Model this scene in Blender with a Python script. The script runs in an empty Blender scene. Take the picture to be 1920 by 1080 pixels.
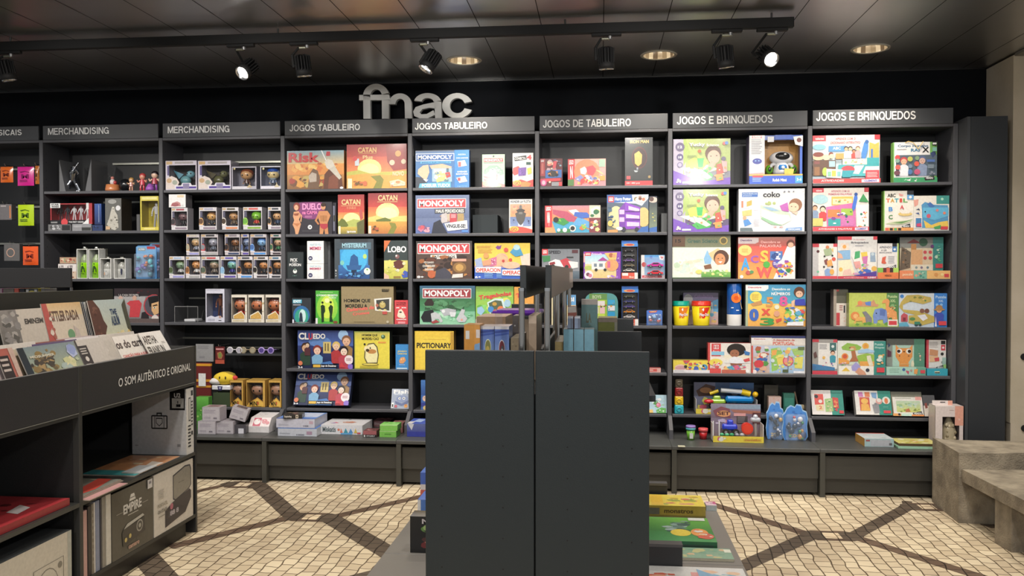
import bpy, math, random
from mathutils import Matrix, Vector
from mathutils.geometry import tessellate_polygon
SC = bpy.context.scene
COL = SC.collection
# ---------------------------------------------------------------- camera (world: X along the wall, Y towards it, Z up)
F, H = 1580.0, 1.45
dY = Vector((165, 28, -F)).normalized()
dX = Vector((15260, -17, F)); dX = (dX - dX.dot(dY) * dY).normalized()
dZ = dX.cross(dY)
R3 = Matrix((dX, dY, dZ))
def ray(x, y): return R3 @ Vector((x - 960, 540 - y, -F))
def PY(x, y, Y): r = ray(x, y); r = r * (Y / r[1]); return Vector((r[0], r[1], r[2] + H))
def PZ(x, y, z): r = ray(x, y); r = r * ((z - H) / r[2]); return Vector((r[0], r[1], r[2] + H))
def PX(x, y, X): r = ray(x, y); r = r * (X / r[0]); return Vector((r[0], r[1], r[2] + H))
cam = bpy.data.cameras.new('camera'); co = bpy.data.objects.new('camera', cam); COL.objects.link(co)
cam.sensor_width = 36; cam.lens = F * 36 / 1920; cam.clip_start = 0.05
co.matrix_world = Matrix.Translation((0, 0, H)) @ R3.to_4x4()
SC.camera = co
# ---------------------------------------------------------------- materials
def s2l(c): return c / 12.92 if c <= 0.04045 else ((c + 0.055) / 1.055) ** 2.4
_cc = {}
def C(h):
    if not isinstance(h, str): return h
    if h not in _cc:
        g = h
        if len(g) == 3: g = ''.join(a * 2 for a in g)
        _cc[h] = tuple(0.86 * s2l(int(g[i:i + 2], 16) / 255) for i in (0, 2, 4)) + (1,)
    return _cc[h]
MATS = {}
def newmat(name):
    m = bpy.data.materials.new(name); m.use_nodes = True
    MATS[name] = m
    return m, m.node_tree, m.node_tree.nodes['Principled BSDF']
def colmat(name, rough, metal=0, coat=0, bump=0, bscale=200, alpha=1, trans=0, spec=0.5):
    m, t, b = newmat(name)
    a = t.nodes.new('ShaderNodeVertexColor'); a.layer_name = 'Col'
    t.links.new(a.outputs['Color'], b.inputs['Base Color'])
    b.inputs['Roughness'].default_value = rough; b.inputs['Metallic'].default_value = metal
    b.inputs['Coat Weight'].default_value = coat; b.inputs['Coat Roughness'].default_value = 0.12
    b.inputs['Specular IOR Level'].default_value = spec
    if name == 'print':
        tcp = t.nodes.new('ShaderNodeTexCoord'); hs = t.nodes.new('ShaderNodeHueSaturation'); hs.inputs['Saturation'].default_value = .93
        n1_ = t.nodes.new('ShaderNodeTexNoise'); n1_.inputs['Scale'].default_value = 75; n1_.inputs['Detail'].default_value = 3; t.links.new(tcp.outputs['Object'], n1_.inputs['Vector'])
        mr = t.nodes.new('ShaderNodeMapRange'); mr.inputs['From Min'].default_value = .3; mr.inputs['From Max'].default_value = .7; mr.inputs['To Min'].default_value = .9; mr.inputs['To Max'].default_value = 1.03
        t.links.new(n1_.outputs['Fac'], mr.inputs['Value']); t.links.new(mr.outputs['Result'], hs.inputs['Value']); t.links.new(a.outputs['Color'], hs.inputs['Color']); t.links.new(hs.outputs['Color'], b.inputs['Base Color'])
    b.inputs['Alpha'].default_value = alpha; b.inputs['Transmission Weight'].default_value = trans
    if bump:
        n = t.nodes.new('ShaderNodeTexNoise'); n.inputs['Scale'].default_value = bscale; n.inputs['Detail'].default_value = 3
        tc = t.nodes.new('ShaderNodeTexCoord'); t.links.new(tc.outputs['Object'], n.inputs['Vector'])
        u = t.nodes.new('ShaderNodeBump'); u.inputs['Strength'].default_value = bump; u.inputs['Distance'].default_value = 0.002
        t.links.new(n.outputs['Fac'], u.inputs['Height']); t.links.new(u.outputs['Normal'], b.inputs['Normal'])
    return m
colmat('print', 0.38, coat=0.25)
colmat('matte', 0.75)
colmat('plastic', 0.25, coat=0.3)
colmat('laminate', 0.42, bump=0.25, bscale=350)
colmat('metal', 0.22, metal=1)
colmat('satin', 0.35, metal=0.85)
colmat('clear', 0.05, alpha=0.07)
_m = colmat('clear2', .05) if 0 else MATS['clear']; _b = _m.node_tree.nodes['Principled BSDF']; _m.node_tree.links.remove(_b.inputs['Base Color'].links[0]); _b.inputs['Base Color'].default_value = (.06, .06, .06, 1); _b.inputs['Alpha'].default_value = .06
colmat('blister', 0.08, alpha=0.14)
colmat('fabric', 0.9, bump=0.6, bscale=400)
def glow(name, col, st):
    m, t, b = newmat(name)
    b.inputs['Emission Color'].default_value = col + (1,); b.inputs['Emission Strength'].default_value = st
    b.inputs['Base Color'].default_value = (0.9, 0.9, 0.9, 1)
glow('lamp_on', (1, 0.96, 0.9), 40.0)
glow('lamp_dim', (1, 0.93, 0.82), 2.5)
def floor_mat():
    m, t, b = newmat('cobbles'); N = t.nodes.new; L = t.links.new
    tc = N('ShaderNodeTexCoord')
    mp = N('ShaderNodeMapping'); mp.inputs['Rotation'].default_value = (0, 0, 1.5708 + 0.02)
    L(tc.outputs['Object'], mp.inputs['Vector'])
    ns = N('ShaderNodeTexNoise'); ns.inputs['Scale'].default_value = 5.5; ns.inputs['Detail'].default_value = 1
    L(mp.outputs['Vector'], ns.inputs['Vector'])
    sc = N('ShaderNodeVectorMath'); sc.operation = 'SCALE'; sc.inputs['Scale'].default_value = 0.05; L(ns.outputs['Color'], sc.inputs[0])
    ad = N('ShaderNodeVectorMath'); ad.operation = 'ADD'; L(mp.outputs['Vector'], ad.inputs[0]); L(sc.outputs[0], ad.inputs[1])
    br = N('ShaderNodeTexBrick'); br.offset = 0.45; br.squash = 1
    for k, v in (('Scale', 1.0), ('Mortar Size', 0.0036), ('Mortar Smooth', 0.4), ('Brick Width', 0.082), ('Row Height', 0.068), ('Bias', -0.2)): br.inputs[k].default_value = v
    br.inputs['Color1'].default_value = (0.55, 0.46, 0.33, 1); br.inputs['Color2'].default_value = (0.76, 0.67, 0.50, 1); br.inputs['Mortar'].default_value = (0.10, 0.065, 0.035, 1)
    L(ad.outputs[0], br.inputs['Vector'])
    n2 = N('ShaderNodeTexNoise'); n2.inputs['Scale'].default_value = 1.6; n2.inputs['Detail'].default_value = 4; L(tc.outputs['Object'], n2.inputs['Vector'])
    rp = N('ShaderNodeValToRGB'); rp.color_ramp.elements[0].position = 0.3; rp.color_ramp.elements[0].color = (0.78, 0.74, 0.72, 1); rp.color_ramp.elements[1].color = (1.08, 1.05, 1.0, 1); rp.color_ramp.elements[1].position = 0.6
    L(n2.outputs['Fac'], rp.inputs['Fac'])
    mx = N('ShaderNodeMixRGB'); mx.blend_type = 'MULTIPLY'; mx.inputs['Fac'].default_value = 1; L(br.outputs['Color'], mx.inputs['Color1']); L(rp.outputs['Color'], mx.inputs['Color2'])
    va = N('ShaderNodeVertexColor'); va.layer_name = 'Col'
    m2 = N('ShaderNodeMixRGB'); m2.blend_type = 'MULTIPLY'; m2.inputs['Fac'].default_value = 1; L(mx.outputs['Color'], m2.inputs['Color1']); L(va.outputs['Color'], m2.inputs['Color2'])
    L(m2.outputs['Color'], b.inputs['Base Color'])
    iv = N('ShaderNodeMath'); iv.operation = 'SUBTRACT'; iv.inputs[0].default_value = 1; L(br.outputs['Fac'], iv.inputs[1])
    bp = N('ShaderNodeBump'); bp.inputs['Distance'].default_value = 0.006; bp.inputs['Strength'].default_value = 0.7; L(iv.outputs[0], bp.inputs['Height']); L(bp.outputs['Normal'], b.inputs['Normal'])
    b.inputs['Roughness'].default_value = 0.6
floor_mat()
def noisemat(name, c0, c1, scale, rough, bump=0.4, dist=0.004, detail=6, spec=0.5):
    m, t, b = newmat(name); N = t.nodes.new; L = t.links.new
    tc = N('ShaderNodeTexCoord'); n = N('ShaderNodeTexNoise'); n.inputs['Scale'].default_value = scale; n.inputs['Detail'].default_value = detail
    L(tc.outputs['Object'], n.inputs['Vector'])
    r = N('ShaderNodeValToRGB'); r.color_ramp.elements[0].color = c0 + (1,); r.color_ramp.elements[1].color = c1 + (1,); r.color_ramp.elements[0].position = 0.35; r.color_ramp.elements[1].position = 0.68
    L(n.outputs['Fac'], r.inputs['Fac']); L(r.outputs['Color'], b.inputs['Base Color'])
    n2 = N('ShaderNodeTexNoise'); n2.inputs['Scale'].default_value = scale * 9; n2.inputs['Detail'].default_value = 4; L(tc.outputs['Object'], n2.inputs['Vector'])
    u = N('ShaderNodeBump'); u.inputs['Strength'].default_value = bump; u.inputs['Distance'].default_value = dist; L(n2.outputs['Fac'], u.inputs['Height']); L(u.outputs['Normal'], b.inputs['Normal'])
    b.inputs['Roughness'].default_value = rough; b.inputs['Specular IOR Level'].default_value = spec
    return m
noisemat('concrete', (0.19, 0.16, 0.12), (0.35, 0.30, 0.225), 11, 0.85, 0.9, 0.006)
noisemat('plaster', (0.50, 0.43, 0.32), (0.60, 0.52, 0.41), 3, 0.8, 0.5)
noisemat('blackwall', (0.003, 0.004, 0.006), (0.005, 0.006, 0.008), 2, 0.8, 0.1, spec=0.15)
cm = noisemat('ceilmat', (0.46, 0.46, 0.46), (0.54, 0.535, 0.53), 1.2, 0.33, 0.05, 0.002); cm.node_tree.nodes['Principled BSDF'].inputs['Metallic'].default_value = 0.93
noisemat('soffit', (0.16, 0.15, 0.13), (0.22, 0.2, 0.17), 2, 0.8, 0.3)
# ---------------------------------------------------------------- mesh builder
_tx = {}
def textgeo(s, bold=0.018, shear=0.0):
    k = (s, bold, shear)
    if k not in _tx:
        cu = bpy.data.curves.new('t', 'FONT'); cu.body = s; cu.offset = bold; cu.resolution_u = 3; cu.fill_mode = 'BOTH' if hasattr(cu, 'fill_mode') else cu.fill_mode; cu.shear = shear
        ob = bpy.data.objects.new('t', cu)
        me = bpy.data.meshes.new_from_object(ob)
        vs = [(v.co.x, v.co.y) for v in me.vertices]; fs = [tuple(p.vertices) for p in me.polygons]
        bpy.data.objects.remove(ob); bpy.data.curves.remove(cu); bpy.data.meshes.remove(me)
        if not vs: vs = [(0, 0), (1, 0), (0, 1)]; fs = [(0, 1, 2)]
        x0 = min(v[0] for v in vs); x1 = max(v[0] for v in vs); y0 = min(v[1] for v in vs); y1 = max(v[1] for v in vs)
        _tx[k] = ([((x - x0) / (x1 - x0), 1 - (y - y0) / (y1 - y0)) for x, y in vs], fs)
    return _tx[k]
# sans-serif sign capitals drawn as strokes (x, y in cap heights)
def _arc(cx, cy, rx, ry, a0, a1, n=14): return [(cx + rx * math.cos(math.radians(a0 + (a1 - a0) * i / n)), cy + ry * math.sin(math.radians(a0 + (a1 - a0) * i / n))) for i in range(n + 1)]
_L, _T, _B_ = .085, .92, .08
GL = {'O': (.84, [_arc(.42, .5, .335, .42, 0, 360, 26)]), 'Q': (.84, [_arc(.42, .5, .335, .42, 0, 360, 26), [(.5, .24), (.78, -.02)]]),
 'C': (.8, [_arc(.42, .5, .335, .42, 38, 322, 22)]), 'G': (.84, [_arc(.42, .5, .335, .42, 38, 335, 22), [(.45, .46), (.76, .46)], [(.745, .5), (.745, 0)]]),
 'M': (.94, [[(_L, 0), (_L, 1)], [(.12, 1), (.47, .04)], [(.47, .04), (.82, 1)], [(.855, 0), (.855, 1)]]), 'N': (.8, [[(_L, 0), (_L, 1)], [(.1, .97), (.7, .03)], [(.715, 0), (.715, 1)]]),
 'E': (.7, [[(_L, 0), (_L, 1)], [(_L, _T), (.66, _T)], [(_L, .52), (.62, .52)], [(_L, _B_), (.68, _B_)]]), 'L': (.62, [[(_L, 0), (_L, 1)], [(_L, _B_), (.6, _B_)]]),
 'H': (.78, [[(_L, 0), (_L, 1)], [(_L, .52), (.69, .52)], [(.695, 0), (.695, 1)]]), 'I': (.27, [[(.135, 0), (.135, 1)]]), 'T': (.66, [[(.33, 0), (.33, 1)], [(.02, _T), (.64, _T)]]),
 'A': (.76, [[(.07, 0), (.38, 1)], [(.38, 1), (.69, 0)], [(.2, .3), (.56, .3)]]), 'D': (.78, [[(_L, 0), (_L, 1)], [(_L, _T), (.36, _T)] + _arc(.36, .5, .335, .42, 90, -90)[1:] + [(_L, _B_)]]),
 'U': (.78, [[(_L, 1), (_L, .38)] + _arc(.39, .38, .305, .31, 180, 360)[1:] + [(.695, 1)]]), 'J': (.6, [[(.47, 1), (.47, .33)] + _arc(.27, .33, .2, .26, 0, -170)[1:]]),
 'S': (.74, [_arc(.37, .71, .26, .215, 25, 240, 12)[:-2] + [(.3, .55), (.44, .48)] + _arc(.37, .285, .275, .215, 60, -155, 12)[1:]]),
 'B': (.76, [[(_L, 0), (_L, 1)], [(_L, _T), (.42, _T)] + _arc(.42, .72, .2, .2, 90, -90)[1:] + [(_L, .52)], [(.42, .52)] + _arc(.44, .3, .235, .22, 90, -90)[1:] + [(_L, _B_)]]),
 'R': (.78, [[(_L, 0), (_L, 1)], [(_L, _T), (.44, _T)] + _arc(.44, .7, .22, .22, 90, -90)[1:] + [(_L, .48)], [(.42, .47), (.56, .42), (.63, .3), (.65, 0)]]), ' ': (.3, [])}
def signtext(st, w=.165):
    vs, fs, x0 = [], [], 0
    for ch in st:
        adv, strokes = GL[ch]
        for pl in strokes:
            for (ax, ay), (bx, by) in zip(pl[:-1], pl[1:]):
                dx, dy = bx - ax, by - ay; l = math.hypot(dx, dy) or 1; e = 0 if len(pl) == 2 else .03; ux, uy = dx / l, dy / l; nx, ny = -uy * w / 2, ux * w / 2
                ax_, ay_, bx_, by_ = ax - ux * e, ay - uy * e, bx + ux * e, by + uy * e; k = len(vs)
                vs += [(x0 + q, 1 - r) for q, r in ((ax_ - nx, ay_ - ny), (bx_ - nx, by_ - ny), (bx_ + nx, by_ + ny), (ax_ + nx, ay_ + ny))]; fs.append((k, k + 1, k + 2, k + 3))
        x0 += adv + .07
    W_ = x0 - .07; return [(x / W_, y) for x, y in vs], fs
class MB:
    def __init__(s, mat='print', T=None):
        s.v = []; s.f = []; s.c = []; s.m = []; s.s = []; s.mat = mat; s.T = T or Matrix.Identity(4); s.lay = 0
    def add(s, vs, fs, col, mat=None, smooth=False):
        b = len(s.v); T = s.T
        s.v += [T @ Vector(p) for p in vs]
        for f in fs:
            s.f.append(tuple(b + i for i in f))
            s.c.append([C(col)] * len(f) if not isinstance(col, list) else [C(col[i]) for i in f])
            s.m.append(mat or s.mat); s.s.append(smooth)
        return s
    def box(s, x0, y0, z0, x1, y1, z1, col='444', mat=None, front=None, top=None, side=None):
        v = [(x0, y0, z0), (x1, y0, z0), (x1, y1, z0), (x0, y1, z0), (x0, y0, z1), (x1, y0, z1), (x1, y1, z1), (x0, y1, z1)]
        s.add(v, [(0, 3, 2, 1), (3, 7, 6, 2)], col, mat)
        s.add(v, [(1, 2, 6, 5), (0, 4, 7, 3)], side or col, mat)
        s.add(v, [(0, 1, 5, 4)], front or col, mat); s.add(v, [(4, 5, 6, 7)], top or col, mat)
        return s
    def cbox(s, x0, y0, z0, x1, y1, z1, col='444', mat=None, b=0.004):
        # box with chamfered vertical and top edges
        b = min(b, (x1 - x0) / 3, (y1 - y0) / 3, (z1 - z0) / 3)
        def ring(i, z): return [(x0 + i, y0 + b, z), (x0 + b, y0 + i, z), (x1 - b, y0 + i, z), (x1 - i, y0 + b, z), (x1 - i, y1 - b, z), (x1 - b, y1 - i, z), (x0 + b, y1 - i, z), (x0 + i, y1 - b, z)]
        v = ring(b * .7, z0) + ring(0, z0 + b) + ring(0, z1 - b) + ring(b * .7, z1)
        fs = [tuple(range(7, -1, -1)), tuple(range(24, 32))]
        for r in range(3):
            for i in range(8): j = (i + 1) % 8; fs.append((r * 8 + i, r * 8 + j, r * 8 + 8 + j, r * 8 + 8 + i))
        return s.add(v, fs, col, mat)
    def prism(s, pts, z0, z1, col, mat=None, top=None, axis='z'):
        n = len(pts)
        if axis == 'z': v = [(x, y, z0) for x, y in pts] + [(x, y, z1) for x, y in pts]
        elif axis == 'y': v = [(x, z0, y) for x, y in pts] + [(x, z1, y) for x, y in pts]
        else: v = [(z0, x, y) for x, y in pts] + [(z1, x, y) for x, y in pts]
        s.add(v, [(i, (i + 1) % n, n + (i + 1) % n, n + i) for i in range(n)], col, mat)
        tri = tessellate_polygon([[Vector((x, y, 0)) for x, y in pts]])
        s.add(v, [tuple(t) for t in tri], col, mat); s.add(v, [tuple(n + i for i in t) for t in tri], top or col, mat)
        return s
    def cyl(s, p0, p1, r0, r1=None, n=16, col='444', mat=None, cap=True, smooth=True):
        r1 = r0 if r1 is None else r1; p0 = Vector(p0); p1 = Vector(p1); d = (p1 - p0).normalized()
        a = d.orthogonal().normalized(); b = d.cross(a)
        v = []
        for p, r in ((p0, r0), (p1, r1)):
            v += [p + (a * math.cos(t) + b * math.sin(t)) * r for t in (2 * math.pi * i / n for i in range(n))]
        s.add(v, [(i, (i + 1) % n, n + (i + 1) % n, n + i) for i in range(n)], col, mat, smooth)
        if cap: s.add(v, [tuple(range(n - 1, -1, -1)), tuple(range(n, 2 * n))], col, mat)
        return s
    def lathe(s, prof, c=(0, 0, 0), n=20, col='444', mat=None, smooth=True, M=None):
        v = []; fs = []; cc = []
        for r, z in prof:
            for i in range(n):
                t = 2 * math.pi * i / n; p = Vector((r * math.cos(t), r * math.sin(t), z))
                if M is not None: p = M @ p
                v.append(p + Vector(c))
        for k in range(len(prof) - 1):
            for i in range(n): j = (i + 1) % n; fs.append((k * n + i, k * n + j, k * n + n + j, k * n + n + i))
        return s.add(v, fs, col, mat, smooth)
    def sph(s, c, rx, ry=None, rz=None, col='444', mat=None, nu=14, nv=9):
        ry = rx if ry is None else ry; rz = rx if rz is None else rz; v = []; fs = []
        for k in range(nv + 1):
            ph = math.pi * k / nv
            for i in range(nu):
                t = 2 * math.pi * i / nu
                v.append((c[0] + rx * math.sin(ph) * math.cos(t), c[1] + ry * math.sin(ph) * math.sin(t), c[2] + rz * math.cos(ph)))
        for k in range(nv):
            for i in range(nu): j = (i + 1) % nu; fs.append((k * nu + i, k * nu + nu + i, k * nu + nu + j, k * nu + j))
        return s.add(v, fs, col, mat, True)
    def tube(s, pts, r, n=8, col='444', mat=None):
        for a, b in zip(pts[:-1], pts[1:]): s.cyl(a, b, r, r, n, col, mat)
        for p in pts[1:-1]: s.sph(p, r, col=col, mat=mat, nu=n, nv=5)
        return s
    # printed artwork on a flat face: O top-left corner, U across, V down, N outward; coordinates 0..100
    def art(s, O, U, V, N, txt, gap=0.0003, mat=None, start=1):
        O = Vector(O); U = Vector(U); V = Vector(V); N = Vector(N).normalized(); asp = U.length / V.length
        lay = [start]
        def put(pts, fs, col):
            o = O + N * gap * lay[0]; pts = [(min(max(x, 0), 100), min(max(y, 0), 100)) for x, y in pts]
            s.add([o + U * (x / 100) + V * (y / 100) for x, y in pts], fs, col, mat)
        def ngon(pts, col):
            if len(pts) > 4:
                fs = [tuple(t) for t in tessellate_polygon([[Vector((x, y, 0)) for x, y in pts]])]
            else: fs = [tuple(range(len(pts)))]
            put(pts, fs, col); lay[0] += 1
        def ell(cx, cy, rx, ry, col, n=18, a=0):
            pts = []
            for i in range(n):
                t = 2 * math.pi * i / n; x = math.cos(t) * rx; y = math.sin(t) * ry
                if a: x, y = x * math.cos(a) - y * math.sin(a), x * math.sin(a) + y * math.cos(a)
                pts.append((cx + x, cy + y))
            put(pts, [tuple(range(n))], col); lay[0] += 1
        for cmd in txt.split(';'):
            q = cmd.split()
            if not q: continue
            k = q[0]
            if k == 'r': x0, y0, x1, y1 = map(float, q[1:5]); ngon([(x0, y0), (x1, y0), (x1, y1), (x0, y1)], q[5])
            elif k == 'e': ell(*map(float, q[1:5]), q[5])
            elif k == 'c': ell(float(q[1]), float(q[2]), float(q[3]), float(q[3]) * asp, q[4])
            elif k == 'p':
                pts = [tuple(map(float, a.split(','))) for a in q[2:]]; ngon(pts, q[1])
            elif k == 'g':
                x0, y0, x1, y1 = map(float, q[1:5]); put([(x0, y0), (x1, y0), (x1, y1), (x0, y1)], [(0, 1, 2, 3)], [q[5], q[5], q[6], q[6]]); lay[0] += 1
            elif k in 'tT':
                x0, y0, x1, y1 = map(float, q[1:5]); st = ' '.join(q[6:]); gv, gf = textgeo(st, 0.012 if k == 't' else 0.035)
                put([(x0 + a * (x1 - x0), y0 + b * (y1 - y0)) for a, b in gv], gf, q[5]); lay[0] += 1
            elif k == 'x':  # slanted text: x0 y0 x1 y1 rise
                x0, y0, x1, y1, ri = map(float, q[1:6]); st = ' '.join(q[7:]); gv, gf = textgeo(st, 0.035)
                put([(x0 + a * (x1 - x0), y0 + b * (y1 - y0) - a * ri) for a, b in gv], gf, q[6]); lay[0] += 1
            elif k == 'l':  # fine print lines: x0 y0 x1 y1 count col
                x0, y0, x1, y1 = map(float, q[1:5]); n = int(q[5]); h = (y1 - y0) / n; rr = random.Random(n)
                for i in range(n):
                    xe = x1 - (x1 - x0) * 0.25 * rr.random(); put([(x0, y0 + h * i), (xe, y0 + h * i), (xe, y0 + h * (i + .45)), (x0, y0 + h * (i + .45))], [(0, 1, 2, 3)], q[6])
                lay[0] += 1
            elif k == 'n':
                x0, y0, x1, y1 = map(float, q[1:5]); n = int(q[5]); sz = float(q[6]); rr = random.Random(int(q[7])); cs = q[8].split(',')
                for i in range(n):
                    r = sz * (0.4 + rr.random()); ry = r * asp * (0.4 + 0.6 * rr.random()); cx = x0 + r + (x1 - x0 - 2 * r) * rr.random(); cy = y0 + ry + max(0, y1 - y0 - 2 * ry) * rr.random()
                    cx = min(max(cx, r), 100 - r); cy = min(max(cy, ry), 100 - ry)
                    m = rr.randint(4, 8); a0 = rr.random() * 6
                    pts = [(cx + r * math.cos(a0 + 6.2832 * j / m) * (.75 + .25 * rr.random()), cy + ry * math.sin(a0 + 6.2832 * j / m) * (.75 + .25 * rr.random())) for j in range(m)]
                    o = lay[0]; lay[0] += 0.02; put(pts, [tuple(range(m))], rr.choice(cs))
                lay[0] += 1
            elif k == 'k':  # printed person: x, y(bottom), h, skin, hair, cloth
                x, y, h = map(float, q[1:4]); w = h / asp
                ngon([(x - w * .22, y), (x - w * .25, y - h * .5), (x - w * .1, y - h * .62), (x + w * .1, y - h * .62), (x + w * .25, y - h * .5), (x + w * .22, y)], q[6])
                ell(x, y - h * .84, w * .19, h * .19, q[5]); ell(x, y - h * .77, w * .15, h * .16, q[4])
                ell(x - w * .06, y - h * .78, w * .018, h * .018, '222', 6); ell(x + w * .06, y - h * .78, w * .018, h * .018, '222', 6)
                put([(x - w * .05, y - h * .69), (x + w * .05, y - h * .69), (x + w * .03, y - h * .67), (x - w * .03, y - h * .67)], [(0, 1, 2, 3)], 'b44'); lay[0] += 1
        return s
    def build(s, name, parent=None, loc=None, **kw):
        if parent is not None: loc = Vector(parent['_w'])
        elif loc is None:
            if s.v:
                loc = Vector((sum(p[0] for p in s.v) / len(s.v), sum(p[1] for p in s.v) / len(s.v), min(p[2] for p in s.v)))
            else: loc = Vector((0, 0, 0))
        loc = Vector(loc)
        me = bpy.data.meshes.new(name); me.from_pydata([p - loc for p in s.v], [], s.f)
        names = list(dict.fromkeys(s.m)) or [s.mat]
        for n in names: me.materials.append(MATS[n])
        me.polygons.foreach_set('material_index', [names.index(n) for n in s.m])
        me.polygons.foreach_set('use_smooth', s.s)
        ca = me.color_attributes.new('Col', 'FLOAT_COLOR', 'CORNER')
        fl = []
        for c in s.c:
            for q in c: fl += q
        ca.data.foreach_set('color', fl)
        me.update()
        o = bpy.data.objects.new(name, me); COL.objects.link(o)
        if parent is not None: o.parent = parent
        else: o.location = loc
        o['_w'] = tuple(loc)
        setp(o, **kw)
        return o
def setp(o, label=None, cat=None, group=None, kind=None):
    if label: o['label'] = label
    if cat: o['category'] = cat
    if group: o['group'] = group
    if kind: o['kind'] = kind
def thing(name, label, cat, loc, group=None):
    o = bpy.data.objects.new(name, None); COL.objects.link(o); o.location = Vector(loc); o['_w'] = tuple(loc); o.empty_display_size = 0.1
    setp(o, label, cat, group); return o
# ================================================================ THE SETTING
YS, YW, YB = 5.97, 6.30, 5.595     # shelf fronts, back wall, bench front
ZC = 2.9
def struct(m, name, **k): return m.build(name, loc=(0, 0, 0), kind='structure', **k)
m = MB('cobbles')
m.add([(-9, -4, 0), (7, -4, 0), (7, 6.32, 0), (-9, 6.32, 0)], [(0, 1, 2, 3)], (1, 1, 1, 1))
DK = (0.17, 0.15, 0.15, 1)
DK2 = (0.21, 0.16, 0.15, 1)
def band(a, b, w, z=0.0012, col=DK):
    a = Vector(a[:2]); b = Vector(b[:2]); d = (b - a).normalized(); n = Vector((-d.y, d.x)) * w / 2
    m.add([(*(a - n), z), (*(b - n), z), (*(b + n), z), (*(a + n), z)], [(0, 1, 2, 3)], col)
def node(px, py, s=1):
    p = PZ(px, py, 0)
    for dx in (-0.095, 0.095):
        m.add([(p.x + dx + r * math.cos(t), p.y + r * 1.1 * math.sin(t), 0.002) for r in (0.075 * s,) for t in (i * math.pi / 4 for i in range(8))], [tuple(range(8))], DK)
    for dy in (-0.085, 0.085): band((p.x - .1, p.y + dy*.8), (p.x + .1, p.y + dy*.8), 0.035, 0.0016, DK2)
    m.add([(p.x + a, p.y + b, 0.0024) for a, b in ((-.045, -.05), (.045, -.05), (.045, .05), (-.045, .05))], [(0, 1, 2, 3)], (1.15, 1.12, 1.1, 1))
    return p
n1 = node(584, 970); n2 = node(1560, 1005); n3 = node(456, 909, .9); n4 = node(1738, 951, .9)
def bp(x, y): return PZ(x, y, 0)
band(n3 + Vector((.11, 0, 0)), n1 - Vector((.11, 0, 0)), .115); band(n1 + Vector((.11, 0, 0)), bp(760, 1055), .13)
band(bp(318, 1026), n1 - Vector((.11, 0, 0)), .085, 0.0014, DK2); band(n1 + Vector((.11, 0, 0)), bp(800, 929), .075, 0.0014, DK2)
band(bp(355, 925), n3 - Vector((.11, 0, 0)), .06, 0.0014, DK2); band(bp(262, 1032), bp(330, 1110), .13)
band(bp(640, 1092), bp(800, 1050), .1); band(bp(1330, 944), n2 - Vector((.11, 0, 0)), .08, 0.0014, DK2); band(n2 - Vector((.11, 0, 0)), bp(1330, 1090), .1)
band(n2 + Vector((.11, 0, 0)), n4 - Vector((.11, 0, 0)), .085); band(n2 + Vector((.11, 0, 0)), bp(1960, 1120), .08, 0.0014, DK2); band(bp(1700, 940), n4 - Vector((.11, 0, 0)), .06)
band(n4 + Vector((.11, 0, 0)), bp(1870, 990), .08)
struct(m, 'floor')
m = MB('blackwall'); m.box(-9, YW, 0, 2.95, YW + .1, ZC, '111'); struct(m, 'wall_back')
# ceiling with real holes for the recessed downlights
dl = [PZ(870, 113, ZC), PZ(1235, 103, ZC), PZ(1632, 91, ZC)]
loops = [[Vector((-9, -4, 0)), Vector((7, -4, 0)), Vector((7, YW + .1, 0)), Vector((-9, YW + .1, 0))]]
for p in dl: loops.append([Vector((p.x + .105 * math.cos(-t), p.y + .105 * math.sin(-t), 0)) for t in (i * math.pi / 12 for i in range(24))])
tri = tessellate_polygon(loops); flat = [v for l in loops for v in l]
m = MB('ceilmat'); m.add([(v.x, v.y, ZC) for v in flat], [tuple(t) for t in tri], '444')
xs = PZ(618, 0, ZC).x; k = -14
while k < 16:
    x = xs + k * .362; k += 1
    segs = [(-4, YW)]
    for p in dl:
        if abs(x - p.x) < .12: segs = [(-4, p.y - .14), (p.y + .14, YW)]
    for a, b in segs: m.add([(x - .0025, a, ZC - .0007), (x + .0025, a, ZC - .0007), (x + .0025, b, ZC - .0007), (x - .0025, b, ZC - .0007)], [(0, 3, 2, 1)], '000', 'matte')
struct(m, 'ceiling')
m = MB('satin'); m.box(-7, YW - .012, ZC - .012, 2.7, YW, ZC - .001, '444'); struct(m, 'trim_1')
# pillar / concrete wall on the right
pa = PZ(1884, 93, ZC - .005); pb = PZ(1899, 87, ZC - .005)
m = MB('plaster'); px0 = 2.72
yA = PX(1884, 400, px0).y; yB_ = PX(1898.5, 400, px0).y
m.box(px0, yB_, 0, 6.9, YW + .1, ZC - .01, '987', front='a97')
struct(m, 'wall_right')
m = MB('plaster'); m.box(px0 - .004, yB_ - .003, 0.45, px0 + .001, YW, ZC - .012, 'dc9'); struct(m, 'trim_2')
m = MB('soffit'); m.box(px0, 2.0, ZC - .02, 6.9, yB_ - .01, ZC - .002, '776'); struct(m, 'trim_3')
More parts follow.
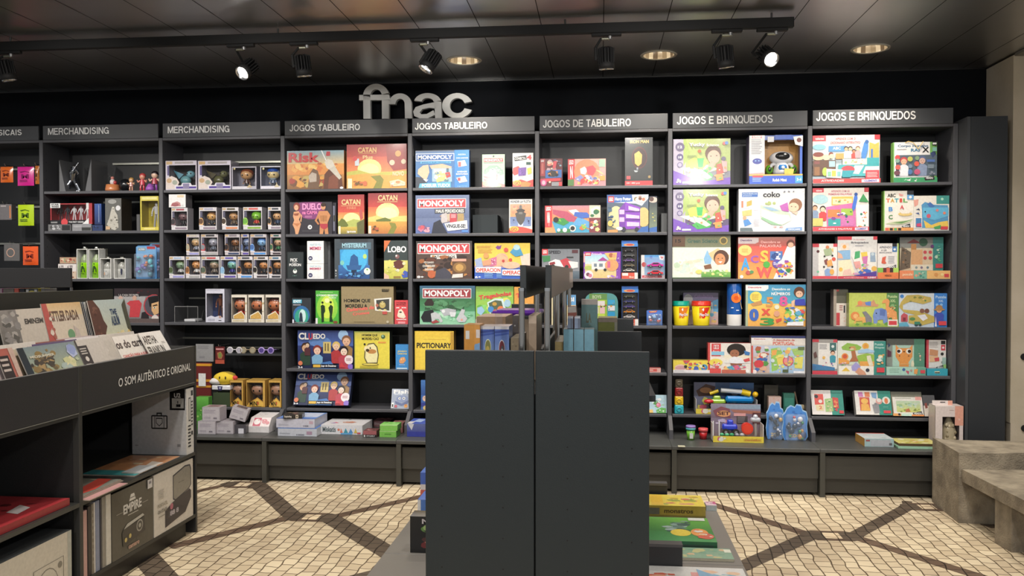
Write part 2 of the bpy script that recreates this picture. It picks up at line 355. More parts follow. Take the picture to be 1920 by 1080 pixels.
# ================================================================ WALL SHELVING
U = [-5.145, -4.196, -3.247, -2.31, -1.362, -.444, .486, 1.43, 2.382]
ZR = [2.064, 1.736, 1.409, 1.08, .75, .46]
ROWS = {1: [2.069, 1.77, 1.409, 1.08, .75, .46], 2: [2.069, 1.772, 1.412, 1.085], 0: []}
for i in (3, 4, 5, 6, 7): ROWS[i] = ZR
ROWS[2] = ROWS[2] + [None, .46]
LAM, LAME, LAMB = '3a3c3e', '55555a', '1d1f22'
heads = {0: ('MUSICAIS', -24, 41, 244, 254.5), 1: ('MERCHANDISING', 90, 204.5, 240.5, 253), 2: ('MERCHANDISING', 314.5, 430.5, 237.5, 250), 3: ('JOGOS TABULEIRO', 543, 675, 234.5, 246.5),
         4: ('JOGOS TABULEIRO', 778, 913.5, 231, 243.3), 5: ('JOGOS DE TABULEIRO', 1018, 1183, 225.5, 239.5), 6: ('JOGOS E BRINQUEDOS', 1269.5, 1449, 219, 233.5), 7: ('JOGOS E BRINQUEDOS', 1530.5, 1717, 211.5, 227)}
HL = ['far left shelving unit cut by the frame, hung with guitar string packs', 'dark shelving unit holding the silver soldier statuette and tall green bottles',
      'dark shelving unit filled with small window boxes of big-headed figures', 'dark shelving unit holding the orange battle game and two red sunset games',
      'dark shelving unit holding four landscape money board games below the big logo sign', 'dark shelving unit behind the centre gondola holding building brick boxes',
      'dark shelving unit holding the robot toy and yellow dough tubs', 'rightmost dark shelving unit full of preschool puzzles beside the pillar']
for b in range(8):
    x0, x1 = U[b] + .015, U[b + 1] - .0155
    root = thing('shelving_unit', HL[b], 'shelving', ((x0 + x1) / 2, 6.1, 0), 'wall shelving units')
    m = MB('laminate'); m.cbox(U[b] - .015, YS, .312, U[b] + .015, YW - .003, 2.455, LAME, b=.002)
    for k in range(30):
        z = .5 + k * .064
        if b and min(abs(z - q) for q in ZR) > .02: m.cyl((U[b] + .0146, YS + .04, z), (U[b] + .0156, YS + .04, z), .0035, n=8, col='111')
    m.build('side_panel', root)
    if b == 7:
        m = MB('laminate'); m.cbox(U[8] - .015, YS, .312, U[8] + .015, YW - .003, 2.455, LAME, b=.002)
        for k in range(30): z = .5 + k * .064; m.cyl((U[8] - .0156, YS + .04, z), (U[8] - .0146, YS + .04, z), .0035, n=8, col='111')
        m.build('side_panel', root)
    m = MB('laminate'); m.box(x0, YW - .015, .312, x1, YW - .003, 2.44, LAMB); m.build('back_panel', root)
    if b: 
        m = MB('laminate'); m.prism([(YS + .02, .312), (YS - .14, .312), (YS - .14, .375), (YS - .03, .455), (YS + .02, .455)], U[b] - .013, U[b] + .013, LAME, axis='x'); m.build('bracket', root)
    m = MB('laminate'); m.cbox(x0, YS + .001, 2.436, x1, YW - .016, 2.455, LAME, b=.002); m.build('top_board', root)
    for z in ROWS[b]:
        if z is None: continue
        m = MB('laminate'); m.cbox(x0 + .004, YS + .002, z - .02, x1 - .004, YW - .016, z, LAME, b=.002)
        m.build('shelf', root)
    if b in (0, 1, 2):
        for z, xa in {0: ((2.27, 0), (1.97, 0), (1.68, 0)), 1: ((2.3, .38), (2.0, .3), (1.68, .12)), 2: ((2.3, .28), (2.0, .1), (1.25, .05), (.94, 0), (.87, .35))}[b]:
            m = MB('satin'); m.box(x0 + xa, YW - .04, z, x1, YW - .016, z + .014, 'b4b4aa'); m.build('rail', root)
    m = MB('laminate'); m.cbox(x0 + .002, YS, 2.456, x1 - .002, YS + .018, 2.562, '4a4c50', b=.002); hd = m.build('header_board', root)
    s, a0, a1, t0, t1 = heads[b]; p, q = PY(a0, t0, YS - .001), PY(a1, t1, YS - .001); pz = PY(a0, t1, YS - .001).z
    gv, gf = signtext(s); wid = sum(GL[ch][0] + .07 for ch in s) - .07; xc = 0
    for wd in s.split(' '):
        wl = sum(GL[ch][0] + .07 for ch in wd) - .07; g2, f2 = signtext(wd); m = MB('matte')
        m.add([(p.x + (xc + a * wl) / wid * (q.x - p.x), YS - .0022 - .00005 * ((i_ // 4) % 6), p.z + b_ * (pz - p.z)) for i_, (a, b_) in enumerate(g2)], f2, 'fff')
        m.build('lettering', hd); xc += wl + .07 + GL[' '][0] + .07
    # bench below
    bx0, bx1 = U[b], U[b + 1]
    m = MB('laminate'); m.cbox(bx0 - .015, YB, .289, bx1 - .0155, YW - .003, .312, '4c4d4c', b=.002); m.build('bench_top', root)
    m = MB('laminate'); m.box(bx0 - .015, YB + .002, 0.0, bx0 + .017, YW - .02, .288, '454540'); m.build('bench_divider', root)
    m = MB('laminate'); m.box(bx0 + .02, YB + .03, .115, bx1 - .02, YB + .05, .262, '3d3c38'); m.box(bx0 + .02, YB + .045, .02, bx1 - .02, YB + .06, .115, '34332f'); m.build('kick_panel', root)
    if b == 7: m = MB('laminate'); m.box(bx1 - .0152, YB + .002, 0.0, bx1 + .015, YW - .02, .288, '454540'); m.build('bench_divider', root)
# end cabinet
xe = U[8] + .0165
root = thing('end_cabinet', 'tall blank charcoal end cabinet between shelving and concrete pillar', 'cabinet', (2.52, 6.0, 0))
ye = PX(1812.5, 400, xe).y; xr = PY(1888, 400, ye).x; xr = min(xr, px0 - .006)
m = MB('laminate'); m.box(xe, ye + .0, 0, xe + .02, YW - .01, 2.475, '44464a'); m.build('side_panel', root)
m = MB('laminate'); m.box(xe + .022, ye, 0, xr, YW - .01, 2.475, '303337'); m.build('front_panel', root)
# ================================================================ FNAC SIGN
def band_poly(cx, cy, ro, ri, a0, a1, n=26):
    # elliptical band; ro=(rx,ry) outer, ri inner, angles deg, y down
    A = [math.radians(a0 + (a1 - a0) * i / n) for i in range(n + 1)]
    return [(cx + ro[0] * math.cos(t), cy + ro[1] * math.sin(t)) for t in A] + [(cx + ri[0] * math.cos(t), cy + ri[1] * math.sin(t)) for t in reversed(A)]
sg = thing('logo_sign', 'large silver-grey letters reading fnac on the black wall above the shelves', 'sign', PY(780, 222, 6.16))
def letter(polys, name='letter'):
    m = MB('satin'); YL = 6.16
    for pl in polys:
        n = len(pl); f = [PY(660 + x / 6, 60 + y / 6, YL) for x, y in pl]; k = [p + Vector((0, .04, 0)) for p in f]
        tri = tessellate_polygon([[Vector((x, y, 0)) for x, y in pl]])
        m.add(f + k, [tuple(t) for t in tri] + [(i, (i + 1) % n, n + (i + 1) % n, n + i) for i in range(n)], 'eeeeea', 'matte')
    m.build(name, sg)
letter([[(125, 700), (205, 700), (207, 975), (128, 975)], [(80, 708), (415, 703), (415, 765), (80, 768)], band_poly(270, 722, (147, 140), (66, 78), 180, 345), [(335, 765), (415, 760), (415, 975), (337, 975)]])
letter([[(415, 760), (415, 703), (440, 800)], band_poly(540, 812, (130, 122), (52, 62), 180, 360), [(592, 810), (670, 810), (674, 972), (596, 972)]])
letter([band_poly(850, 790, (152, 103), (68, 48), 190, 350), [(925, 775), (1003, 785), (1010, 968), (935, 968)], [(925, 790), (940, 860), (870, 852), (790, 868), (760, 905), (780, 925), (840, 922), (915, 880), (935, 930), (850, 972), (765, 973), (700, 945), (688, 895), (715, 845), (800, 815)]])
letter([band_poly(1185, 828, (172, 142), (85, 85), 20, 340)])
# ================================================================ CEILING TRACK + LAMPS
YT = 4.85
tr = thing('lighting_track', 'long black lighting track running under the dark ceiling', 'track', (-1.5, YT, 2.8))
xt1 = PY(1488, 50, YT).x
m = MB('matte'); m.cbox(-5.5, YT - .018, ZC - .085, xt1, YT + .018, ZC - .03, '08090b', b=.003); m.build('rail', tr)
m = MB('metal')
for x in (-3.6, -1.9, -.2, .95): m.cyl((x, YT, ZC - .04), (x, YT, ZC), .006, n=8, col='777')
m.build('hanger', tr)
def spot_lamp(px, py, tilt, yaw, on, label, big=1.0):
    # px,py: centre of the lamp mouth in the photo
    mouth = PY(px, py, YT + .01)
    root = thing('track_spotlight', label, 'spotlight', (mouth.x, YT, ZC - .1), 'spotlights on the ceiling track')
    zt = ZC - .085
    d = Vector((math.sin(yaw) * math.sin(tilt), -math.cos(yaw) * math.sin(tilt), -math.cos(tilt)))
    L = .125; top = mouth - d * L
    m = MB('matte'); m.cbox(mouth.x - .085, YT - .015, zt - .018, mouth.x + .085, YT + .015, zt, '0c0c0e'); m.build('adapter', root)
    m = MB('satin'); m.cyl((mouth.x + .02, YT, zt - .035), (mouth.x + .02, YT, zt - .016), .012, n=12, col='aaa'); m.cbox(mouth.x - .03, YT - .008, zt - .04, mouth.x + .02, YT + .008, zt - .026, '998'); m.build('swivel', root)
    m = MB('matte'); side = Vector((1, 0, 0)) * (-.058)
    m.cyl(Vector((mouth.x - .03, YT, zt - .03)), top + side + d * .0, .007, n=8, col='0a0a0c'); m.cyl(top + side, top + side + d * .07, .009, n=8, col='0a0a0c'); m.cyl(top + side + d * .06, top + d * .06, .006, n=8, col='0a0a0c'); m.build('arm', root)
    Q = d.to_track_quat('Z', 'Y').to_matrix().to_4x4()
    T = Matrix.Translation(top) @ Q
    m = MB('matte', T); m.lathe([(0, .0), (.02, .0), (.024, .004), (.024, .075), (.044, .085), (.047, .118), (.043, .118), (.040, .09)], n=28, col='0b0b0d')
    for i in range(16):
        t = 2 * math.pi * i / 16; c, s = math.cos(t), math.sin(t); r0, r1 = .022, .047; w = .0025
        v = [(c * r0 - s * w, s * r0 + c * w, -.004), (c * r1 - s * w, s * r1 + c * w, .006), (c * r1 + s * w, s * r1 - c * w, .006), (c * r0 + s * w, s * r0 - c * w, -.004)]
        v += [(x, y, .085) for x, y, z in v]
        m.add(v, [(0, 1, 2, 3), (0, 4, 5, 1), (1, 5, 6, 2), (2, 6, 7, 3), (4, 7, 6, 5)], '0d0d10')
    m.build('housing', root)
    m = MB('metal', T); m.lathe([(.012, .07), (.02, .085), (.034, .105), (.0405, .1245), (.043, .1245), (.043, .117)], n=28, col='ddd'); m.build('reflector', root)
    m = MB('lamp_on' if on else 'lamp_dim', T)
    m.lathe([(0, .098 if on else .082), (.012, .098 if on else .082), (.036 if on else .014, .108 if on else .08)], n=20, col='fff'); m.build('lens', root)
    return top + d * .13, d
LP = [spot_lamp(18, 152, .25, 2.6, 0, 'black spotlight cut by the left frame edge on the track'),
      spot_lamp(453, 138, .9, -.35, 1, 'glaring spotlight above the left bays facing the viewer'),
      spot_lamp(571, 144, .22, 2.9, 0, 'black finned spotlight immediately right of the left glaring one'),
      spot_lamp(797, 131, .55, -1.1, 1, 'bright tilted spotlight directly above the big logo'),
      spot_lamp(1137, 131, .2, 3.0, 0, 'black finned spotlight between the two left recessed downlights'),
      spot_lamp(1362, 128, .25, 2.6, 0, 'black finned spotlight just left of the brightest lamp'),
      spot_lamp(1447, 112, 1.0, .30, 1, 'brightest glaring spotlight at the right end of the track', 1)]
for p, lab in zip(dl, ('leftmost recessed round downlight, above the logo sign', 'middle recessed round downlight between two track spotlights', 'rightmost recessed round downlight near the pillar')):
    root = thing('recessed_downlight', lab, 'downlight', (p.x, p.y, ZC), 'recessed ceiling downlights')
    T = Matrix.Translation((p.x, p.y, ZC))
    m = MB('plastic', T); m.lathe([(.103, .01), (.103, -.001), (.106, -.006), (.119, -.006), (.121, -.001)], n=36, col='bbb6a8'); m.build('trim_ring', root)
    m = MB('plastic', T)
    for q in range(20): a0, a1 = q * math.pi / 10, (q + 1) * math.pi / 10; m.add([(r * math.cos(t), r * math.sin(t), z) for r, z in ((.102, -.002), (.098, .05), (.085, .11), (.05, .13), (.001, .131)) for t in (a0, a1)], [(i, i + 1, i + 3, i + 2) for i in (0, 2, 4, 6)], ('b8a890', '6a5a48', 'e0d4bc', '9a8a70')[q % 4])
    m.sph((0, 0, .1), .02, .02, .03, col='fff', mat='lamp_dim'); m.build('reflector', root)
# ================================================================ LIGHTS
def spot(loc, aim, W, ang, blend=.5, col=(1, .95, .88), r=.03):
    l = bpy.data.lights.new('spot', 'SPOT'); l.energy = W; l.spot_size = math.radians(ang); l.spot_blend = blend; l.color = col; l.shadow_soft_size = r
    o = bpy.data.objects.new('spot_light', l); COL.objects.link(o); o.location = loc
    o.rotation_euler = (Vector(aim) - Vector(loc)).to_track_quat('-Z', 'Y').to_euler(); return o
W = SC.world = bpy.data.worlds.new('world'); W.use_nodes = True
W.node_tree.nodes['Background'].inputs['Color'].default_value = (.92, .96, 1, 1)
W.node_tree.nodes['Background'].inputs['Strength'].default_value = .38
for x, e in ((-4.6, 42), (-3.7, 45), (-2.75, 48), (-1.75, 52), (-.95, 40), (0.1, 45), (1.0, 46), (1.85, 46)):
    spot((x, 4.86, 2.60), (x, 6.0, 1.20), e, 96, 1)
for x, e in ((-4.4, 60), (-3.2, 60), (-2.0, 60), (-.9, 60), (.3, 60), (1.5, 60)):
    spot((x, 3.7, 2.82), (x, 6.0, 1.2), e, 90, 1)
spot(LP[6][0], (1.02, 6.0, 1.45), 40, 18, .6); spot(LP[3][0], (-1.75, 6.0, 2.4), 14, 26, .8)
spot((-.95, 4.86, 2.62), (-.95, 6.15, 2.80), 34, 26, .9)
for p in dl:
    l = bpy.data.lights.new('downlight_bulb', 'POINT'); l.energy = .6; l.shadow_soft_size = .012; l.color = (1, .9, .75); o = bpy.data.objects.new('downlight_bulb', l); COL.objects.link(o); o.location = (p.x, p.y, ZC + .07)
    spot((p.x, p.y, ZC + .02), (p.x, p.y + .05, 0), 55, 120, .8, (1, .9, .75), .06)
for x, y, e in ((-2.0, 3.3, 140), (1.6, 3.8, 105), (-.2, 3.6, 60), (-3.4, 2.4, 100), (-1.0, 1.4, 90), (1.6, 1.6, 100), (-1.5, 4.4, 55), (2.5, 4.1, 95)):
    spot((x, y, 2.84), (x, y + .1, 0), e, 112, .9, (1, .93, .82), .06)
for x, y, e in ((-1.6, -.6, 180), (1.4, -.6, 180)):
    spot((x, y, 2.8), (x * .3, 3.2, .9), e, 90, .9, (1, .97, .93), .1)
SC.view_settings.view_transform = 'Standard'; SC.view_settings.look = 'None'; SC.view_settings.gamma = 1; SC.view_settings.exposure = 0
SC.view_settings.use_curve_mapping = False
# ================================================================ GOODS ON THE WALL SHELVES
YF = 5.995
cur = [3, 0]
def rowz(): return ROWS[cur[0]][cur[1] - 1]
def R(bay, row): cur[0] = bay; cur[1] = row
def place(x0, x1, y0, z=None, Y=None):
    Y = YF if Y is None else Y; z = rowz() if z is None else z
    ym = 0.5 * (y0 + y0); a = PY(x0, y0, Y); b = PY(x1, y0, Y)
    lo = U[cur[0]] + .017; hi = U[cur[0] + 1] - .017
    return max(a.x, lo), min(b.x, hi), z + .0005, max(.5 * (a.z + b.z) - z, .01), Y
def boxmesh(w, h, d, side, art, T, base=None, mat='print', topart='', sideart=''):
    m = MB(mat, T); cm = base or side
    m.cbox(0, 0, 0, w, d, h, side, b=.0015)
    if art is not None: m.art((.0005, 0, h), (w - .001, 0, 0), (0, 0, -h), (0, -1, 0), 'r 0 0 100 100 ' + cm + ';' + art)
    if topart: m.art((0, d, h), (w, 0, 0), (0, -d, 0), (0, 0, 1), topart)
    if sideart: m.art((w, 0, h), (0, d, 0), (0, 0, -h), (1, 0, 0), sideart); m.art((0, d, h), (0, -d, 0), (0, 0, -h), (-1, 0, 0), sideart)
    return m
def B(x0, x1, y0, d, side, label, art, base=None, name='game_box', cat='box', lean=0, z=None, Y=None, yaw=0, group=None, mat='print', topart='', sideart=''):
    X0, X1, Z, h, Y = place(x0, x1, y0, z, Y)
    w = X1 - X0
    if lean: h = (h - d * math.sin(math.radians(lean))) / math.cos(math.radians(lean)); Z += d * math.sin(math.radians(lean))
    T = Matrix.Translation((X0, Y, Z)) @ Matrix.Rotation(math.radians(yaw), 4, 'Z') @ Matrix.Rotation(math.radians(-lean), 4, 'X')
    m = boxmesh(w, h, d, side, art, T, base, mat, topart, sideart)
    return m.build(name, loc=T @ Vector((w / 2, d / 2, 0)), label=label, cat=cat, group=group)
# ---- bay 3
R(3, 1)
B(538, 645, 282.5, .05, 'b5722e', 'wide box showing horsemen charging over a burning field, beside the top shelf upright', 'g 0 0 100 34 8fb6c8 e8c98a;g 0 34 100 62 f0a040 e89030;g 0 62 100 100 c98a3a 8a5a28;n 0 30 100 60 26 6 3 f6b04a,e57a28,ffd070,c86a30;n 0 60 100 100 50 7 4 7a4a2a,d8a050,b03a20,4a3a2a,c9b060,e8a030;p 7a5a40 36,98 40,60 46,46 54,52 58,70 56,98;p c8b8a8 38,66 44,56 52,60 52,80 40,82;p 6a3a26 64,99 66,62 74,48 86,50 96,66 98,99;p 8a4a30 72,99 74,70 82,62 90,72 90,99;p e8e0d0 66,30 72,22 80,26 86,46 78,52 70,46;p d8d0c0 74,48 84,40 96,70 92,76;c 72 10 3 c02030;p c23 70,3 76,3 76,14 69,14;p fff 60,0 62,0 70,26 68,26;T 3 5 57 30 d8232a Risk;e 96 97 3 3 fff')
B(647, 650, 284, .05, 'a8863a', 'second battle game box peeping out behind the horsemen box', 'r 0 0 100 100 8a6a30', Y=YF + .055)
B(650, 762.5, 270.5, .09, 'a0301c', 'large red sunset box with small round emblems, top shelf right of the horsemen box', 'g 0 0 100 28 a5262c c63a26;g 0 28 100 62 d8502a f08a3a;g 0 62 100 100 f2b840 e08030;e 38 55 20 22 ffe98a;e 38 58 16 15 fff2a8;p c9c34e 0,62 20,58 40,66 60,64 100,60 100,74 0,76;p e8a838 0,70 30,66 70,70 100,68 100,100 0,100;p 8a8a30 40,72 56,70 62,80 58,100 44,100 50,84;p a3322a 66,0 100,0 100,56 78,60 68,40;T 19 7 50 19 f2c070 CATAN;T 27 25 44 33 f4c888 Plus;r 20 20.5 50 21.3 f2c070;c 86 22 5 d9a04a;c 76 42 4.5 e8d0b0;c 95 40 4 e0c8a8;T 77 62 96 72 f4d8b0 NOVO;r 14 32 21 48 d8e0e8;c 14 32 4 d33;r 2 77 9 99 fff0c8;n 10 78 40 98 12 4 8 b05a28,7a5a28,d86a30;p f0d8b8 72,84 86,80 98,86 98,94 74,96;n 70 82 98 98 8 4 9 fff,e8c8a0,d8905a')
R(3, 2)
B(543, 622.5, 379, .05, '2c2830', 'dark box with two bathing figures under pink lettering', 'r 0 0 100 100 37333c;e 50 22 34 32 8a3a7a;T 30 4 76 24 ff9ad0 DUELO;T 30 27 66 38 f47ab8 na CAMA;l 36 43 58 50 2 d88ab8;c 48 78 5 fff;T 45.5 75 50.5 81 333 18;e 17 14 8 13 8f2c1c;p e0a070 10,30 22,28 26,44 22,54 27,68 24,82 20,100 14,100 12,84 7,70 11,56 8,44;e 16 17 5 9 e8b088;p 9a4a2a 9,36 23,34 20,42 12,42;p c87840 8,66 26,66 18,76;p e0a070 22,30 30,42 28,62 25,60 27,44;c 15 16 .6 311;c 18 16 .6 311;p d08a50 70,28 90,28 97,42 90,66 92,100 84,100 82,82 79,100 71,100 72,66 66,42;e 80 16 5.5 9 d89a68;e 80 9 6 6 3c2414;p b8783f 72,42 89,42 88,60 74,60;r 80 42 80.6 62 8a5428;p b8283a 71,68 91,68 90,80 82,86 74,80;p c8824a 66,42 60,58 68,72 71,68 65,58 70,46;r 30 90 68 90.6 888', name='game_box')
B(623, 630.5, 380, .05, '35323a', 'narrow spine of a second dark party game, next to the bathing figures box', 'r 0 0 100 100 2d2a34;r 20 10 60 90 8a8aa0;r 30 40 70 60 443', Y=YF + .02)
B(633.5, 683, 365, .06, '7a1a1a', 'tall red portrait box with a setting sun over palm trees', 'g 0 0 100 45 a8242a d8452c;g 0 45 100 70 f07a3a f6c050;e 52 62 32 16 fff0a0;p b8c060 0,66 30,70 60,62 100,68 100,82 0,84;p 6f7a35 0,72 14,60 26,64 40,78 30,84 0,88;g 0 82 100 100 d8b848 8a8038;T 14 12 86 26 f6cf8e CATAN;r 12 28 86 29 f6cf8e;t 34 31 68 37 f0b080 O DUELO;p c0504a 80,40 92,38 96,60 86,66;p 6a6a40 72,72 100,62 100,100 74,100;r 2 80 10 100 fff0d0;T 34 91 68 98 fff Jogo de cartas')
B(690, 763, 362, .075, '8a1d20', 'large red sunset box standing right of the narrow red portrait box', 'g 0 0 100 34 9a222a c8352a;g 0 34 100 62 e05a30 f4a040;e 50 48 30 24 ffee96;e 50 52 25 17 fff6b0;p e8d070 0,60 22,55 50,64 78,57 100,56 100,70 0,72;p 6f7a38 20,66 44,60 60,66 56,72 22,72;g 0 70 100 100 e0a63c c0702c;p 8a8a38 54,72 70,74 74,84 66,100 50,100 60,84;T 26 5 76 19 f6cf8e CATAN;r 24 21 76 22.2 f6cf8e;t 40 24 60 30 f0b080 O JOGO;r 1 80 8 99 fff0d0;n 8 78 32 98 14 4 8 a05028,6a4a28,c85a30')
R(3, 3)
B(536, 569, 472.5, .06, '222a2c', 'small black card box with a white swirl title', 'r 0 0 100 100 2a3133;r 6 4 94 96 30383a;T 22 24 66 36 eee PICK;t 32 38 60 42 ddd YOUR;T 16 43 86 53 eee POISON;c 50 72 12 f0f4f0;c 50 66 6 8fb3a0;p 2a3133 44,70 56,70 50,64;t 38 87 62 90 7a9 18+')
def meme(y0, z, lab):
    return B(575.8, 607, y0, .09, '9a9c9e', lab, 'r 0 0 100 100 f6f4f4;T 16 12 84 22 99c6d6 WHAT DO YOU;T 16 25 84 40 c8386a MEME?;c 20 76 13 44456f;T 13 73 27 79 fff 18+;r 20 88 80 89 bbb', z=z, group='white party game boxes stacked on the third shelf')
zl = PY(590, 494.8, YF).z
meme(494.9, None, 'lower white party game box of the stack of two'); meme(452, zl + .001, 'upper white party game box with pink lettering, on its twin')
B(609, 619, 453, .15, '6c6e72', 'dark grey box behind the stacked white party games', '', Y=YF + .1)
B(627, 700.5, 448, .07, '30343c', 'square blue box with a glowing underwater mansion', 'r 0 0 100 100 3c4046;p 4a545c 0,0 14,0 18,40 10,100 0,100;p 454d56 100,0 86,0 82,40 92,100 100,100;g 14 26 86 66 1aa0e0 1c86d0;g 10 66 90 100 2a70b8 1c4a88;e 50 50 34 34 2fb4ee;p 1c5a9a 38,66 42,44 50,38 60,46 62,66;p 245f9e 30,66 70,66 66,78 34,78;r 43 78 57 96 1b3350;e 78 44 5 6 bfe070;e 20 60 5 6 7fd0c0;r 6 9 94 26 5a7484;p 46525c 6,9 30,9 18,26 6,26;T 20 11 82 22 a8d8e8 MYSTERIUM;c 84 81 8.5 f4f4ea;c 84 77 2 4a3;n 10 80 80 100 26 5 5 3a8ad0,1c3f80,5ab0e8,234a78;n 2 76 6 98 6 1.5 2 eee,ccc')
B(720, 764.7, 451, .05, '2c3434', 'dark green portrait box with cartoon animals on a yellow field', 'r 0 0 100 100 3a4646;p e0702a 0,0 28,0 0,30;g 0 52 100 100 e6dc70 c8c84a;p e6dc70 0,56 26,50 44,60 30,70 0,74;p 6a332a 40,56 62,50 84,56 82,70 60,76 42,70;T 16 15 94 31 fff LOBO;c 56 42 9 8a5a5a;c 52 40 4 ddd;c 58 78 6 fff;c 58 79 3 dc4;c 24 80 7 c8c850;c 84 60 7 f0e0b0;p 3a5ac0 74,90 86,78 100,82 100,96 80,98;p e8c0a0 0,84 20,92 22,100 0,100;r 40 93 70 98 a08040;n 4 60 96 90 14 4 3 e8e080,9ab040,f0f0e0,d0a040')
R(3, 4)
B(547.5, 583, 559, .05, '33383c', 'small dark box with a blue cave and a hooded figure', 'r 0 0 100 100 343a40;e 50 66 44 36 1f6fb0;e 50 74 36 32 2aa890;e 55 70 18 26 d0f0f0;p 2a3a50 38,92 40,62 46,54 54,62 58,94;r 4 6 52 20 4ab8d8;T 8 8 48 18 fff EXIT;l 6 24 60 30 2 ccd;r 2 84 10 98 eef;e 50 96 44 2 888')
B(591.7, 635, 545, .05, '3c8a30', 'bright green box with two black silhouettes in suits', 'r 0 0 100 100 46b52e;e 50 52 46 42 8fd830;e 50 50 30 34 d8f040;e 50 30 11 7 f6fcb0;T 4 10 96 17 fff CÓDIGO SECRETO;T 58 19 90 24 dfd DUETO;r 20 4 76 7 9d7;p 1e3a20 22,46 30,42 40,46 42,62 36,70 36,94 26,96 24,70;c 30 36 5 1e3a20;p 1e3a20 56,52 66,42 76,48 74,66 70,78 76,94 60,94 62,70;c 66 35 5 1e3a20;r 0 83 9 100 eee;e 86 95 10 4 8a4a2a')
B(639.7, 738, 537.5, .075, '6e5c3c', 'large brown cardboard game box with black scrawled title and a photo', 'r 0 0 100 100 9c8a62;r 1 3 99 97 a08e66;T 5 33 56 44 23201c HOMEM QUE;T 8 47 50 57 23201c MORDEU A;x 10 58 63 68 8 f26050 Caderneta de;x 22 70 54 78 5 f26050 Cromos;p f4f0e8 63,33 96,29 95,68 65,64;p 4a4a44 67,36 92,33 92,64 68,61;c 79 49 6 c8b060;c 79 44 3.5 d8c880;c 77 42 .8 222;c 81 42 .8 222;e 74 62 3 2 e8dc8a;e 84 62 3 2 e8dc8a;c 69 50 3 b86a50;r 79 66 88 74 c84a40;T 78 6 92 10 2a2620 EDICAO;r 78 11 91 13 2a2620;r 24 94 64 95 6a5a3a;c 89 94 2.5 c8bca0')
B(739.7, 765, 563, .04, 'a3222a', 'small red box with a cream dog drawing', 'r 0 0 100 100 e0303c;T 14 8 84 14 7a1c24 HOMEM;T 14 16 84 22 7a1c24 MORDEU;T 8 29 40 34 fff x;T 50 29 90 34 fff xx;p f4e8d0 20,66 30,42 50,36 66,48 84,70 70,76 30,72;c 60 60 8 f8f0e0;e 45 50 10 3 3a1a1a;T 14 78 88 83 fff OSSOS;r 26 89 80 98 f29aa0')
CLU = 'g 0 0 100 40 26346a 4a6ab8;g 0 40 100 100 2a3a78 1f2a50;e 82 12 9 14 9ac0e8;e 40 30 20 14 5a86c8;r 46 30 60 60 d8c070;r 49 34 51 54 6a5a3a;r 54 34 56 54 6a5a3a;k 14 92 58 e0b088 4a2c1c 2f4a3c;k 88 80 66 e8b898 8a5a3a a07a4a;k 18 66 34 e0c0a0 3a2c2c 5a3038;k 70 86 56 f0c8a8 e0c060 b8262e;k 36 100 60 f0c8b0 8a2a1c 7ab0d8;k 84 100 58 f4d8c4 241c24 c0304a;p 3a78c0 40,100 44,84 60,80 66,90 70,100;c 93 76 8 f6e8ec;l 88 72 98 80 3 b06070;T 3 6 21 24 e8e4dc CL;T 21 7 28 24 c8202c U;T 29 8 51 22 e8e4dc EDO;r 27 88 71 98 1c1c28;r 29 89.5 42 96.5 e8b830;T 43 90 70 96 fff Jogo de Detetives;c 6 86 4 e0784a;T 2 94 10 99 fff 2-6;c 96 94 5 8a6ad0;p d02a3a 76,96 80,82 86,96'
R(3, 5)
B(558, 662.5, 619.7, .055, '232c50', 'wide mystery game box full of painted suspects, upper one of two alike', CLU, Y=YF + .01)
B(664, 730.5, 621.5, .09, '3a4238', 'yellow square box with a cream cartoon dog outline', 'r 0 0 100 100 8f9a4a;r 2 3 100 98 f0de38;g 2 3 98 26 c8bc50 f0de38;T 22 7 66 14 2a2a1c HOMEM QUE;T 22 16 70 23 2a2a1c MORDEU CAO;c 82 14 6 4a6a4a;c 81 12 3 9ac0a0;r 68 27 90 31 f0a030;p 6a6040 28,70 30,46 40,32 56,30 66,40 70,62 66,84 36,86;p f8eeb0 31,70 33,48 41,35 55,33 63,42 67,62 64,82 38,83;e 40 46 12 9 f8e8b0;e 50 53 13 6 c88a40;e 38 50 5 4 4a3a20;e 46 44 2 2 222;c 30 34 3 333;e 46 87 24 3 7a7040;e 46 87 21 2 f4e060;l 16 92 84 97 2 b8a830')
B(741.7, 766, 646, .05, '1a68a8', 'small bright blue box with a yellow title and a fox drawing', 'r 0 0 100 100 2090dc;T 14 24 86 32 f4d84a JOGO;T 14 34 88 40 f4d84a CARTAS;p e8a060 26,66 40,52 70,50 80,64 60,76 34,76;c 44 60 6 f4d0a0;c 62 58 5 f4d0a0;l 26 80 74 84 1 cdf;r 8 93 90 98 d8eef8')
R(3, 6)
B(549, 654, 701, .05, '232c50', 'wide mystery game box leaning in shade on the lowest shelf, lower one of two alike', CLU, lean=22, Y=YF + .0)
B(732.5, 766, 731, .012, 'c8ccd8', 'small pale card pack with a smiling grey shark', 'r 0 0 100 100 c8d0e0;r 3 3 97 97 a8b4cc;T 10 5 98 24 fff Fish;T 14 22 60 32 e8f0ff sinking;e 60 50 34 18 8f9fc8;c 46 48 7 fff;c 70 48 8 fff;c 47 48 3 223;c 70 48 4 667;p 6a78a8 20,60 60,74 96,56 96,70 60,86 24,74;c 84 86 10 f0a848;c 84 82 5 d87a30;r 3 70 16 96 fff;r 6 78 13 92 333;c 28 88 8 c85a6a', lean=18, name='card_pack')
